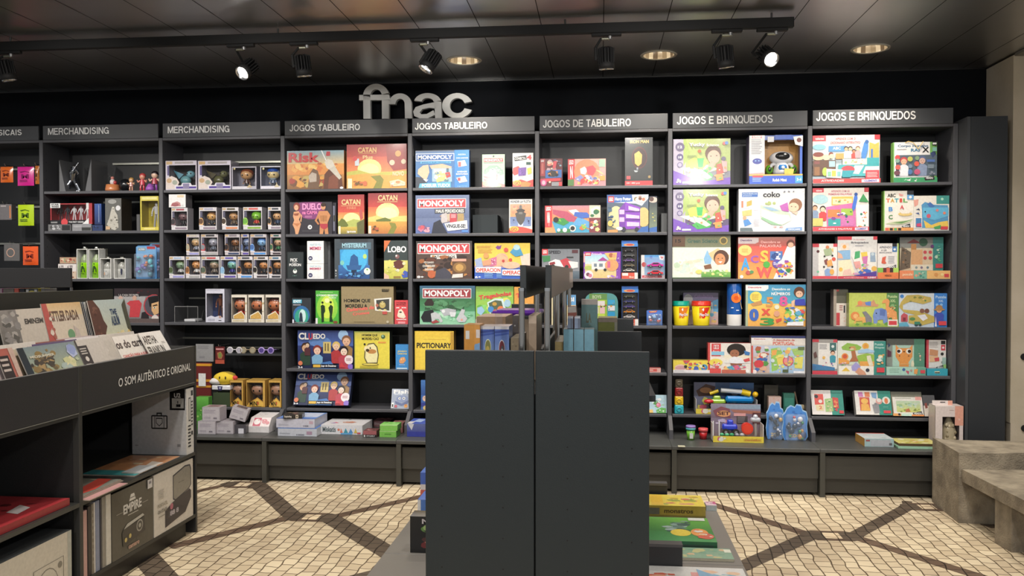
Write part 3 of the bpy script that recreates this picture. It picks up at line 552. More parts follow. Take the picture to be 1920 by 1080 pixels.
# ---- bay 4
def MONO(c): return 'T %s 0'%c
mono = lambda x0, y0, x1, y1, bg='d8303a': 'r %g %g %g %g fff;r %g %g %g %g %s;T %g %g %g %g fff MONOPOLY;' % (x0, y0, x1, y1, x0 + .8, y0 + 1.6, x1 - .8, y1 - 1.6, bg, x0 + 3.5, y0 + 4.5, x1 - 3.5, y1 - 4.5)
R(4, 1)
B(779, 880, 282, .06, '2c6cb8', 'blue money board game box with a bright blue right panel, top shelf', 'r 0 0 72 100 3a78b8;g 0 0 72 10 6a7488 3f7ec0;' + mono(0.5, 8, 72, 28, '2f66b0') + 'r 9 29 66 35 4fb0e8;t 12 30.5 64 33.5 1a3a70 BANCO ELECTRONICO;p e8c0a0 5,50 14,40 24,38 26,58 20,80 12,72 4,62;p 3c4454 0,70 12,72 20,84 28,90 28,100 0,100;p f4f4f8 14,76 20,84 24,78;p eab89a 26,40 50,36 68,44 66,50 30,50;r 31 48 68 84 9fc0d8;r 34 50 56 62 dfe8e8;p f0e080 36,66 54,60 60,78 40,86;p d83a3a 55,60 64,58 66,70 58,74;r 58 48 62 58 556a7a;n 32 48 66 84 14 4 3 d8e8f0,7a9aa8,e8e0a0,5a8a9a;p 5ab8dc 8,88 66,84 66,100 6,100;T 12 89 64 98 fff POSSUIR TUDO!;r 73 0 100 100 1c86e0;T 79 10 94 14 cdf AGORA;T 76 20 98 23 fff COM CARTOES;p c8d8e8 78,30 92,27 96,42 80,46;r 80 32 85 44 e05a5a;T 78 56 96 60 fff UNIDADE;T 76 62 98 66 fff BANCARIA;p d8e0e8 76,74 92,69 97,84 82,88;r 79 74 84 82 d8404a;t 78 95 96 98 adf jogadores')
B(904, 946.7, 289.5, .045, '3a6a48', 'narrow pale green travel-size money game box', 'g 0 0 100 100 b8d8b8 8fc0a0;r 6 12 92 23 d8303a;T 9 14 89 21 fff MONOPOLY;c 50 6 4 343;l 6 25 94 28 1 5a8a6a;p 7fa890 10,46 34,34 66,34 90,46 96,60 60,66 30,64 6,58;p d8e8e0 16,62 46,42 62,46 60,66;n 10 36 92 66 26 5 5 9ab8a8,e8f0e8,6a8a80,b0c8c0;p c8404a 4,66 52,70 60,74 64,60 68,62 66,76 40,80 6,68;p c02a30 4,74 50,82 40,86 10,80;p e23a20 0,84 30,78 60,84 100,92 100,100 0,100;e 22 88 20 8 f4c838;T 8 84 34 94 d8302a GO;g 40 92 84 100 7ad040 4a9a2a', name='travel_game_box')
B(961, 1000, 287, .05, '5a4a4c', 'white travel-size game box with red, purple and yellow blobs', 'r 0 0 100 100 f2eeec;p 2c2c30 6,12 66,7 68,20 10,24;T 10 12 64 20 f2f2f2 CONECTA;T 68 6 92 20 e0303a 4;r 66 27 88 35 2a5a50;p d83a3a 2,44 28,38 36,44 26,62 8,66 0,60;p 7a4ab0 28,44 66,42 64,66 28,68;p e8dc4a 70,46 90,42 92,60 74,64;n 30 46 62 66 10 4 3 9a6ad0,5a3a90;n 10 68 90 78 6 2 6 c04aa0,d86a6a;p e8302a 0,84 40,78 70,84 100,78 100,100 0,100;e 22 88 20 8 f4c838;T 8 84 36 94 d8302a GO;p f08a30 40,86 66,84 90,90 80,100 40,100', name='travel_game_box')
R(4, 2)
B(779, 880, 366, .06, '5a6a90', 'money board game box with a red phone kiosk scene and slate sky', 'g 0 0 100 60 7a8cb8 5a6a94;g 0 60 100 100 6a7aa0 5a70b0;' + mono(3, 9, 94, 34) + 'p 3a3c40 36,36 92,34 92,46 36,48;T 38 37 90 46 e8e8e4 MAUS PERDEDORES;n 44 46 96 74 26 7 8 8a8090,b08a70,a89aa0,4a5a80,c8b8a0;r 64 48 77 72 c83040;r 66 50 75 60 e88a90;n 2 74 30 98 12 6 3 c87a9a,d84a5a,8a5a80,e8a0b0;r 78 48 90 70 b89a60;p c8bfc0 48,50 58,46 60,70 48,74;p eef0f4 54,74 96,66 97,88 60,94;T 57 76 93 86 23283a VINGUE-SE!;p 2c3040 30,100 34,72 46,64 60,100;r 86 92 98 97 4a90e0', sideart='r 0 0 100 100 3a4a70')
B(954.5, 998, 373.7, .045, '8a6a50', 'narrow orange box with a grey warship bow', 'r 0 0 100 100 f4efe8;T 6 3 94 11 3a4a60 HUNDIR LA FLOTA;g 4 14 96 52 e8a888 f0a060;g 4 52 96 80 6a84b8 8aa0d0;n 4 16 96 50 20 7 3 e8906a,f0c090,d88a7a,f4b080;p 5c5854 26,42 50,34 74,42 66,64 54,76 46,76 34,64;p 8a8680 44,18 56,18 58,44 42,44;p 4a4644 30,32 46,28 54,28 70,32 64,38 36,38;r 49 16 51 26 3a3a3a;p d8dce8 38,70 50,78 62,70 60,82 40,82;n 8 56 34 74 6 5 3 5a6aa0,8a98c0,4a5080;n 70 56 92 76 6 6 4 3a3c60,5a6aa0;p e8402a 0,86 30,80 70,84 100,90 100,100 0,100;e 22 88 20 8 f4c838;T 8 84 34 94 d8302a GO', name='travel_game_box')
B(886, 933, 403, .17, '3a4144', 'plain grey cardboard block at the back of the second shelf', None, Y=YF + .1, name='cardboard_block', mat='matte')
R(4, 3)
B(780, 885, 452, .06, '463a38', 'money board game box with brown lit street scene', 'r 0 0 100 100 5a443c;g 0 0 100 12 3a3634 4a3c36;' + mono(2.5, 6, 96, 34) + 'p f0eee8 26,37 72,35 73,46 26,48;T 29 38.5 70 45.5 4a4038 BATOTEIROS;n 0 36 100 100 60 8 11 8a5a3a,6a3a2a,a8622e,3a2a26,c8853a,704030;r 65 48 98 86 6a4a30;e 78 70 12 14 9a7038;e 78 70 7 9 d0a050;T 14 54 32 60 e8e4dc ATE QUANDO;T 12 63 34 69 e8e4dc CONSEGUEM;T 16 72 32 78 e8e4dc ENGANAR?;p 4a4a58 36,78 52,70 62,84 64,100 34,100;r 64 47 90 54 e8a890;c 28 88 7 c8602a;p e8e0d8 66,88 84,86 84,96 64,98;T 2 92 14 98 fff 8+')
B(889.7, 994, 456, .06, 'c8b02c', 'wide yellow and blue box with a lying patient and a purple butterfly', 'g 0 0 100 62 f0cc2a f4d848;g 0 62 100 72 e8b0a0 3a7ae0;r 0 70 100 100 1c5fd0;l 4 8 32 16 3 c8802a;l 6 18 34 30 3 c8802a;p 8a3a9a 38,12 42,6 44,9 49,5 47,16 42,18;p f4d8c8 82,34 100,28 100,70 86,70;p a8b8e0 0,46 12,40 16,70 4,72;e 49 45 12 17 f0b890;e 40 56 14 10 f0b890;p d8709a 26,44 40,38 40,62 28,66;n 28 44 40 62 10 1.5 2 f4d0e0,a83a6a;p e8a078 14,50 30,44 30,60 16,64;e 66 62 16 10 f2c0a0;p f4b0a0 50,30 56,30 58,38;c 52 50 2.5 c8302a;c 65 47 3 d83a2a;c 57 19 4 d84a3a;p 3a9ac8 64,26 72,10 82,12 88,34 74,38;e 76 12 6 8 b8dce0;c 21 35 5 e0a050;p fff 2,68 48,66 48,84 2,82;T 3 70 47 81 e0402a OPERACION;p fff 50,74 99,74 99,92 50,90;T 51 77 98 88 e0402a OPERACION;l 18 84 34 98 4 8ac0f8;l 40 84 50 98 4 8ac0f8;T 1 92 12 98 fff 6+', sideart='r 0 0 100 100 1a4a8a')
R(4, 4)
B(787, 891, 536, .06, '2c5a58', 'green money board game box with big silver tokens', 'g 0 0 100 35 3a6a90 3a7a5a;g 0 35 100 66 3a7a4a 4a9a68;g 0 66 100 100 7ac09a 9ad8b0;' + mono(5, 7, 93, 32, 'a8303a') + 'n 2 34 98 66 40 8 5 3a6a40,2f5a3a,5a9a6a,4a8a5a;n 2 66 98 98 30 6 5 a0e0b8,6ab890,b8e8c8,5aa878;p 342824 8,46 14,34 22,34 26,46 24,52 10,52;p 1c2026 2,82 8,66 24,62 28,78 22,94 6,94;p c8ccd0 20,72 28,68 36,74 42,92 38,96 34,86 28,86 26,96 22,94;p b8bcc4 36,62 50,58 66,62 64,74 44,78;c 43 66 3 e8ecf0;p dfe3e8 54,68 66,68 64,80 56,80;p c8ccd2 66,86 70,76 76,60 82,62 80,74 86,84 82,94 70,94;c 76 88 2 e89a80;p a83a3a 20,94 30,88 36,94 24,98')
B(892, 963, 537, .06, '4a7a38', 'bright green box with an orange and blue creature scene, behind the purple lid', 'r 0 0 100 100 9ad048;g 0 0 100 14 6a8a3a 8ac040;n 0 14 100 90 30 10 4 c8e858,6ab840,e8e860,8ad870;p d8f0f0 30,42 50,32 72,32 80,60 74,96 44,96;p 5a6a50 34,44 52,36 68,38 74,60 64,84 44,84;c 40 60 8 2a8ad8;c 66 60 9 f07a2a;c 52 68 8 d84a3a;e 50 46 6 5 c89a30;p 9ac8e8 4,56 16,52 24,64 14,76 4,70;e 84 44 9 10 a8d0e8;x 8 24 94 38 12 e8352a Tragabolas;n 42 70 66 84 10 3 4 e84a3a,f0f0e0;c 14 90 9 7a3020;p f0e0d0 0,86 30,84 30,100 0,100')
B(964, 1001, 538, .06, 'd89a2a', 'orange and yellow game box mostly hidden behind the chrome posts', 'r 0 0 100 100 f0a52a;g 0 60 100 100 c8e050 7ac838;x 8 18 70 30 6 e8352a Tra;n 0 40 100 96 18 14 4 c8f060,8ad048,f0f0c0')
R(4, 5)
B(777.5, 851, 621, .09, '8a6a14', 'yellow square box with swirly dark title and pencil drawings', 'r 0 0 100 100 f4cc20;r 2 2 88 98 f6d024;r 14 16 88 98 f8d830;r 22 21 80 22 d8a020;T 5 30 94 44 3a3428 PICTIONARY;p fff 30,60 48,52 52,64 40,80 30,78;p 5ab8c8 34,62 46,56 48,64;p e8f0d8 50,60 66,50 82,54 78,66;p 8ac850 58,56 72,50 80,54;r 92 2 100 98 c89a18;l 28 84 70 96 3 3a8ac0')
R(4, 6)
B(789, 806, 713, .04, '2a5a9a', 'tall blue card box half hidden beside the gondola panel', 'r 0 0 100 100 2a6ac0;g 0 0 100 50 3a80d0 2050a0;c 50 62 32 f0c8b0;c 40 60 4 222;p 2a3a9a 0,76 100,76 100,90 0,90;c 50 94 26 e8c878')
# ---- bay 5
R(5, 1)
B(1012.5, 1054.7, 297.5, .05, '5a2c30', 'small square building brick box with a racing kart', 'r 0 0 100 100 6a2a30;r 0 0 22 62 b83038;T 4 4 18 12 fff LEGO;r 6 16 16 54 d86a60;n 22 2 100 60 24 10 3 c8a8b0,e07a70,8ab0c0,5a6a80,f0d0b0;p 2a6ab8 24,42 96,40 96,68 24,70;p 3a3430 32,52 50,42 76,46 84,60 60,66 40,64;p e89040 34,54 46,50 50,60 40,64;p d8802a 70,46 80,44 78,56;c 42 60 6 222;c 74 60 6 222;p d84050 60,10 76,8 70,34 56,36;p d8283a 0,72 92,70 92,80 0,84;e 16 86 14 12 d83a8a;e 16 86 8 8 f0c0d0;c 44 84 5 f0d0b8;r 52 84 84 98 9a9aa0;r 84 84 98 98 e03038', name='brick_set_box')
B(1064.7, 1136, 298, .05, '7a2c34', 'landscape building brick box with a red-white robot, top shelf', 'r 0 0 100 100 e88a78;r 0 0 18 74 d8242c;T 3 4 15 20 fff LEGO;T 6 26 13 70 fff N;g 18 0 100 100 f0b0a0 d8909a;e 50 46 34 44 f08a5a;p e8e0e8 32,36 44,28 52,40 46,58 34,54;p d83a4a 48,30 66,24 76,40 66,62 52,56;p f0c890 72,40 88,56 98,60 84,44;p 8a90d0 18,72 34,58 44,74 32,84;p 9aa0e0 46,70 60,60 68,76 56,90;n 20 56 96 96 28 6 5 e8a060,d83a3a,f0f0f0,6a70b0,f0d060;r 82 2 98 30 a8c8b0;r 84 62 98 80 e8a038;p 5a8a4a 0,76 16,74 16,98 0,98', name='brick_set_box')
B(1171.7, 1224, 258, .06, '222628', 'tall black building brick box with a dark red oval and gold title', 'g 0 0 100 88 3a3e40 2c3032;T 18 5 86 12 d8b86a IRON MAN;r 42 1 60 3 999;e 52 42 28 23 5a2a2c;e 52 42 25 20 3c2628;p d8b050 34,34 50,28 62,36 60,54 48,60 36,54;r 42 62 48 67 9aa0b0;p b8c0c8 32,68 48,69 44,72 36,72;r 0 90 100 100 c8202c;T 6 93 54 97 f4c8c8 18+  480 pcs;r 6 80 20 87 e03038;c 88 82 5 a88a50', name='brick_set_box')
R(5, 2)
B(1021.7, 1126, 385.5, .05, '7a3034', 'wide building brick box with green and blue motorbikes', 'r 0 0 100 100 e8a060;r 0 0 13 80 d8242c;T 2 4 11 18 fff LEGO;T 4 24 9 76 fff NINJA;g 13 0 80 45 c88a9a f0904a;p c04a6a 14,14 40,22 60,50 48,64 14,30;p 3aa8d0 13,58 50,60 80,90 80,100 20,100;p 5aa8e0 60,40 82,62 80,84 50,70;p e8e8f0 42,18 56,14 64,28 52,34;p 3a68c8 54,24 76,26 84,44 66,48 52,38;p 3a9a48 16,48 34,46 44,62 34,74 18,62;p 7ac83a 18,50 28,50 30,60;c 50 84 6 e8e8e0;c 50 84 4 333;c 20 52 5 333;n 60 66 78 96 10 4 6 e8d070,d87a3a,8ac858;r 80 0 100 48 e8d8c0;n 80 2 100 46 14 5 7 3a7a50,f0e8a0,2c5048,fff;r 80 46 100 100 8a3a44;n 80 52 100 98 16 4 8 e8e090,5a8a50,f0f0f0,d86a50;r 22 86 46 100 3a8a50;c 36 90 4 eef;c 25 90 3 eef', name='brick_set_box')
B(1138, 1216, 365, .06, '6a7a98', 'landscape brick box with a tall purple triple-decker bus', 'g 0 0 100 100 3a5a80 8a8a78;p dce8f4 0,20 70,24 84,30 100,10 100,0 0,0;p 2a6ac0 0,0 60,0 62,18 0,22;r 3 4 17 20 d8242c;T 5 7 15 17 fff LEGO;T 19 7 58 18 fff Harry Potter;c 70 12 5 9a8a60;c 80 9 5 c88a70;c 90 12 5 e8c0a0;e 82 14 14 8 f0e0d8;c 80 11 4 7a4a3a;c 88 13 4 c87a5a;e 22 60 18 30 e8d8a0;e 88 60 16 26 d8c078;p 7a34b0 28,40 44,20 44,92 30,88;p 8f3ac8 44,20 80,34 80,90 44,92;r 30 40 42 52 e8c0e8;r 30 60 42 72 e8c0e8;p e8c8e8 52,30 78,38 78,46 52,40;p e8c8e8 46,52 78,56 78,64 46,62;p e8c8e8 48,72 78,74 78,84 48,84;r 44 44 80 46 4a1c70;r 44 66 80 68 4a1c70;c 40 92 6 3a3a4a;c 72 92 5 3a3a4a;e 30 90 8 5 dce0e8;n 0 30 22 88 14 5 2 2c4a70,4a6a88,3a5a78;e 8 76 6 8 e8c860;p e89a50 2,94 26,92 26,100 2,100;p 2a68b8 72,100 84,86 100,84 100,100', name='brick_set_box')
B(1217, 1232, 368, .06, '55658a', 'second blue brick box showing only its starry right edge', 'g 0 0 100 100 2c3448 8a9a80;e 50 10 60 8 f0d8c8;c 30 8 30 6a4a40;n 10 40 90 70 6 12 3 e8d870,c8c060;p 2a68b8 0,88 100,84 100,100 0,100', Y=YF + .02, name='brick_set_box')
B(1240, 1251, 400, .18, '5a5c5e', 'plain grey box edge against the upright on the second shelf', '', Y=YF + .03, name='cardboard_block', mat='matte')
R(5, 3)
B(1016, 1086.7, 467, .05, '4a3c40', 'landscape brick box with white and red racing cars on grey', 'g 0 0 100 100 7a8088 9a9ca4;r 0 0 16 20 d8242c;T 3 4 13 15 fff LEGO;T 18 5 50 16 2c2c34 SPEED;r 80 3 96 14 5a2c34;p 3a8a50 0,24 22,22 22,40 4,44;p f0f0f0 18,44 36,34 60,42 62,62 44,70 20,60;p c83040 48,38 66,30 84,48 74,66 58,60;p e8e8e8 70,40 96,44 96,62 80,66;r 66 26 84 30 333;c 30 58 5 333;c 66 60 5 333;p 9a2030 20,46 34,42 36,50 22,54;g 0 74 100 100 6a7a88 4a5a68', name='brick_set_box')
B(1094, 1164, 471.7, .06, '5a3070', 'purple-edged brick box with a white camper van on sand', 'r 0 0 100 100 8a3ab8;g 4 10 88 46 a8d8f0 d8e8e8;r 4 3 20 16 d8242c;T 6 6 18 13 fff LEGO;T 22 5 50 13 f0c8f0 Friends;p f0a8b0 0,6 4,10 4,40 0,40;g 4 46 88 98 e8d8a0 e8c880;e 14 60 12 8 b8c860;p b03a9a 38,34 52,20 66,34;r 22 38 70 66 f4f0ec;r 28 44 36 56 7a8a98;r 42 44 52 56 7a8a98;r 58 42 64 60 d85a90;e 76 50 18 22 e8a060;r 64 36 72 60 d85a90;p f0c060 56,6 90,4 88,30 70,30;c 74 14 6 b8603a;c 82 16 5 e8a070;c 34 67 4 333;c 58 67 4 333;c 14 86 12 f0e8f0;c 12 84 5 7a4a5a;c 18 88 5 d87a9a;n 60 84 98 98 10 4 3 f0e0f8,b070d8;n 88 10 98 80 10 1.5 4 f0e0f8,5a2a90', name='brick_set_box')
R(5, 4)
R(5, 5)
B(1204, 1239, 690, .06, 'a83a38', 'flat pink-red packet peeping out right of the gondola', 'r 0 0 100 100 e8b0a8;r 0 20 80 80 d85048;r 4 40 60 56 f8e0d8', name='packet')
R(5, 6)
B(1217, 1254, 741.5, .02, '9ab8c0', 'pale blue picture box with green leaves and a pink flower', 'r 0 0 100 100 b8dcec;p 4a9a3a 20,50 40,30 56,40 44,60;p 6ac050 30,64 60,50 70,60 50,74;c 54 56 13 f0709a;c 50 54 5 f8b0c8;n 10 10 96 60 10 6 3 e8f4f8,8ac860,f4f4f4,a8d8a0;p 5ab848 40,84 70,70 96,74 96,100 44,100;p f0c860 0,84 20,80 24,100 0,100;c 28 20 5 222;e 60 26 10 8 f4f8f8;n 44 76 94 96 8 4 5 e8f8e8,3a8a3a', lean=12, name='picture_box')
# ---- bay 6
YUC = 'g 0 0 100 70 b8c878 a8c060;r 0 0 22 100 b8b0c8;p a8c060 18,0 22,0 30,30 18,60 22,100 18,100;p e8e8e0 10,62 40,80 60,74 80,66 60,56 24,62;c 12 17 8 6a6084;T 8 14 16 20 e8e4f0 12;c 12 39 6 5a5080;T 9 37 15 42 f0f0f8 18;c 12 56 5 6a6090;c 12 56 3.6 b0a8c8;p 7a4ac0 0,68 24,80 44,92 70,90 100,84 100,100 0,100;p d8f050 26,48 44,34 60,52 52,66 30,64;p 3ac060 42,42 54,42 52,62 44,62;p 48b858 34,84 56,66 70,78 66,90 44,94;p e0f0d8 36,62 56,72 68,84 60,88 40,76;c 70 32 14 6a4a3c;e 71 40 11 15 e8b8a0;e 66 38 1.2 1 222;e 76 37 1.2 1 222;p e0b098 58,66 66,48 76,52 70,64 60,76;p e04a38 76,56 84,54 88,76 76,78;p f09a40 74,78 86,76 88,90 76,92;p e8a8a8 84,48 94,50 94,72 88,74;c 88 44 4 6a6080;c 46 27 3 c8602a;l 25 36 45 42 3 8a9a70;T 27 9 56 19 6a5a8a Yucky;T 27.5 8.5 55.5 18 f6f4fa Yucky;T 58 11 80 17 f0f0e8 Science;c 89 11 3 e05a5a;c 93 10 3 4a8ae0;n 4 84 16 96 6 2.4 5 f0e8d8,d8c8f0;r 16 93 32 97 fff;n 24 60 96 88 16 3 6 5ac860,e8f0c8,e0a060,f8f8f0'
R(6, 1)
B(1262, 1369.7, 260.5, .08, '8a8a98', 'slime science kit box with a grimacing child, top shelf', YUC, name='science_kit_box')
R(6, 2)
B(1262, 1366.7, 355, .08, '6a5a80', 'slime science kit box with a grimacing child, second shelf under its twin', YUC, name='science_kit_box', Y=YF - .01)
B(1385, 1509, 354, .08, 'c8ccd0', 'white box with a child lying beside a pale green toy bed', 'r 0 0 100 100 f8f8f6;r 5 8 29 19 3a78d0;T 6 9.5 28 13 cde PIONEIROS;T 6 14.5 20 17.5 cde JOGO;T 37 7 63 20 3a3a40 coko;r 36 21 64 21.8 bbb;r 4 27 20 46 eef;p c8b050 12,30 20,26 20,38 12,42;r 4 28 7 44 e07a50;p d8c878 5,52 20,48 20,62 6,64;p 4a90d8 7,74 14,70 20,82 9,88;c 9 68 3 e0a880;l 22 50 30 52 1 aab;p c8d8c0 33,38 52,44 78,58 80,74 66,86 50,84 34,70;p e8f0e8 34,46 60,60 76,62 80,74 66,84 50,80 34,64;p 9ac8a0 36,66 56,80 66,86 50,84 34,70;p 9abcd8 36,42 50,44 62,52 50,52;p c060b8 62,40 74,32 76,54 66,52;c 86 38 10 9a6848;e 83 44 8 11 f4c8a8;e 80 42 1 1 333;e 86 43 1 1 333;p f0c8b0 80,56 90,54 88,62;n 38 28 60 38 5 3 5 b0c078,c8c890;l 22 70 32 88 7 ccd;p 6a7a80 2,91 20,91 22,99 2,99;T 52 88 68 91 e0a0a0 3 6;p 7aa8e0 72,92 96,90 96,98 70,98;T 75 93 93 97 eef GIOCARE;n 66 5 98 9 5 1.2 2 889', name='toy_bed_box')
R(6, 3)
B(1260.5, 1370, 441, .08, '4a5038', 'pale nature kit box with a smiling child in a straw hat', 'g 0 0 100 30 6a6848 8a9070;r 0 0 22 26 6a4a30;T 5 9 15 17 2a1c14 15;T 26 8 78 18 4a6a58 Green Science;c 88 13 7 c8a850;c 88 13 5 6a6038;g 0 28 100 100 f0f0e0 f4f6e8;n 0 50 56 92 36 7 4 e0ecd8,d8e8e0,c8e0c0,f0dcc0,e8f4f0;p 8ac0e8 54,54 60,34 68,54 66,66 56,66;p e8c890 62,42 78,30 98,46 96,60 70,58;e 84 52 13 18 5a3a2a;e 82 56 9 14 d89058;e 79 54 1.2 1 222;e 86 53 1.2 1 222;p fff 79,61 86,60 83,64;p f0e8d8 66,70 98,66 100,84 70,84;p 8a5a3a 54,70 66,66 68,76 56,78;e 46 84 6 5 f0e070;g 50 84 100 96 8ac060 5aa040;n 52 78 98 96 18 4 6 6ab840,a8d880,f0e890,4a9a38;p e8f4e0 0,92 34,88 30,98 0,98;r 0 97 100 100 38502c', name='science_kit_box')
B(1384, 1491, 444.5, .08, '8a3a2c', 'orange-red box with big magnetic letters', 'g 0 0 100 22 a06a60 c85044;g 0 22 100 60 e8483a f06a40;g 0 60 100 100 f0903a f4a840;p c8b8b8 0,2 36,2 36,12 30,16 0,16;T 4 5 24 10 6a4a70 Descobre;T 40 9 74 15 e8a8a0 Descobre as;T 38 18 76 25 e8a8a0 PALAVRAS;e 12 32 12 13 f4d070;l 6 28 18 38 4 c89a3a;T 5 50 21 80 28a0e8 A;T 22 44 36 62 9a5ab8 C;T 39 32 53 60 f4c030 S;T 32 72 60 98 e0343a W;T 34 74 58 97 f05048 W;c 50 66 6 4ab040;r 56 34 78 56 4a7ac0;n 56 34 78 56 10 5 3 c85060,e8e8f0,2a4a90;c 68 64 8 6a48a8;l 62 60 74 68 3 eef;p f8f4f0 86,22 100,22 100,100 62,100;c 92 16 7 6a3a30;e 92 19 5 6 e8b090;n 64 52 98 98 50 5 9 3a8a48,e8404a,f0c838,3a5ac8,f0f0f0,e88a3a,9a4ab0;n 10 76 32 92 8 4 6 5a9a60,c8504a,f0e0a0;c 6 95 3 fff', name='letters_game_box')
R(6, 4)
B(1281, 1346.7, 549, .05, '5a4a60', 'dim purple box standing behind the two dough tubs', 'r 0 0 100 100 7a7498;e 14 26 14 22 b8b8b8;T 32 6 86 16 a08ac0 Calculadora;r 0 55 100 100 e8c8b8;g 60 30 100 100 b8d0e0 e8b0a0;p 5aa8d8 84,26 100,20 100,60 86,64;n 60 30 100 96 14 8 3 e8a0a0,f4e8d0,5aa8c8,f0c060', Y=YF + .16, name='game_box')
B(1398, 1512.5, 533.5, .08, '5a5a58', 'teal and yellow box with big magnetic digits and a child', 'g 0 0 100 46 3a9ac8 4ab0d0;g 0 46 100 100 f4c850 f0a838;r 0 0 4 100 a8b898;p f4f4f4 0,2 38,2 38,10 32,16 0,14;T 4 5 26 9 d8606a Descobre;T 44 8 74 14 e8f4f8 Descobre os;T 43 17 74 26 fff NÚMEROS;e 17 30 10 13 f8e050;l 10 24 24 38 5 c8a030;p c89050 8,46 26,38 28,48 12,52;T 6 58 22 88 2a60c0 0;T 10 60 18 86 2a60c0 0;T 34 30 46 54 d89040 5;T 56 28 70 52 e0509a 8;T 26 58 42 74 e0402a x;T 24 80 48 98 38a048 3;p e0402a 50,84 60,80 60,86 52,92;c 52 54 4 e8e8d0;c 52 70 5 e0a080;c 89 18 9 6a4028;e 89 23 6 8 f0c0a0;e 87 22 .8 .8 222;e 91 22 .8 .8 222;p 2a3ab8 82,36 98,34 100,50 82,50;p f0c0a0 76,40 82,36 80,60 76,56;n 62 52 100 98 60 5 11 8ac850,e8e8f0,3a6ac0,f0c838,5ab0d8,e04a3a,3a9a48;p f4f4f8 70,90 96,88 96,98 68,98', name='numbers_game_box')
R(6, 5)
B(1262, 1331.7, 676, .08, 'd8c04a', 'low yellow box with coloured dough drawings', 'r 0 0 100 100 f0d838;e 20 62 16 30 f0c8b8;e 20 62 14 18 d8a0a8;p d84a48 26,0 46,0 40,24 32,28;c 42 66 7 d83a5a;c 62 66 7 3a5ac0;c 84 56 9 2a88c8;c 84 50 4 5ab8e0;n 20 10 100 80 22 5 4 f4e868,e87838,f0f0d8,3a90c0,d84a48,3a3a30;r 0 76 100 100 f0ecf0;l 4 84 30 92 1 a8a8b0', name='dough_box', z=ZR[4])
B(1327.5, 1408, 643.5, .07, 'c83a38', 'red and white dough set box with a curly haired child', 'r 0 0 100 100 f4ece4;r 0 0 5 100 d83a38;r 8 2 30 44 e0343a;r 13 6 25 20 f8e0e0;T 14 8 24 18 c83038 10;T 12 24 26 34 f8d0c8 kg;r 8 28 38 40 8ac8e8;g 38 40 100 66 f4e8c8 f0f0f0;e 66 22 22 21 2c2420;e 62 34 11 13 a86a4a;e 58 33 1.4 1 111;e 66 34 1.4 1 111;p eef0f8 50,52 60,44 78,48 86,66 52,68;p 9a5a40 52,66 80,68 78,74 54,74;p 2a78c0 84,24 98,30 96,40 86,38;p d8383a 82,54 96,48 98,58 86,62;e 18 64 16 12 f0dc48;n 4 60 30 84 14 4 5 e0484a,f4f0f0,f0b8c0;n 34 70 98 94 26 5 6 48a8c8,9a4aa8,e05a80,f0c878,e8e8e8;r 4 84 30 100 e03a38;r 32 88 88 100 c8604a;c 92 92 4 fff', name='dough_box')
B(1408.5, 1512, 630, .08, '8a7a78', 'board game box with a country map and red round emblem', 'r 0 0 100 100 e8e0d8;r 0 0 100 6 2a3470;r 0 5 38 14 f4f0ec;T 5 7 26 10 d8606a Descobre;r 0 14 100 24 f0e8e0;T 40 8 80 13 d87060 A descoberta de;T 40 15 80 24 e0604a PORTUGAL;g 2 26 34 98 c8d0e8 d8b8a8;g 34 26 98 98 b8d4ec a8c8e8;p 9ad060 36,34 52,30 58,44 50,56 56,70 48,90 38,94;p f0a848 38,38 48,36 46,50 38,52;p f0d858 46,52 60,48 62,72 50,80;p a8d070 74,34 96,30 96,50 80,52;p e8e060 80,56 96,54 94,86 80,84;c 68 66 10 d84a58;c 68 66 8 f08a90;r 67 30 69 96 7a8aa8;n 2 26 34 96 36 6 5 d83a3a,e8b090,5aa048,f0e8d8,b8603a,3a6ab8,f0c8a0;n 34 28 98 98 30 4 6 e8e878,8ac858,f0b060,d8e8f0,c8d8a0;e 14 74 9 10 d8283a;r 86 28 98 36 6a7a50;r 58 88 68 96 5a6a48;r 78 92 98 98 f0f0f8;c 6 95 4 f8e8e8;r 0 26 3 98 d8483a', name='map_game_box')
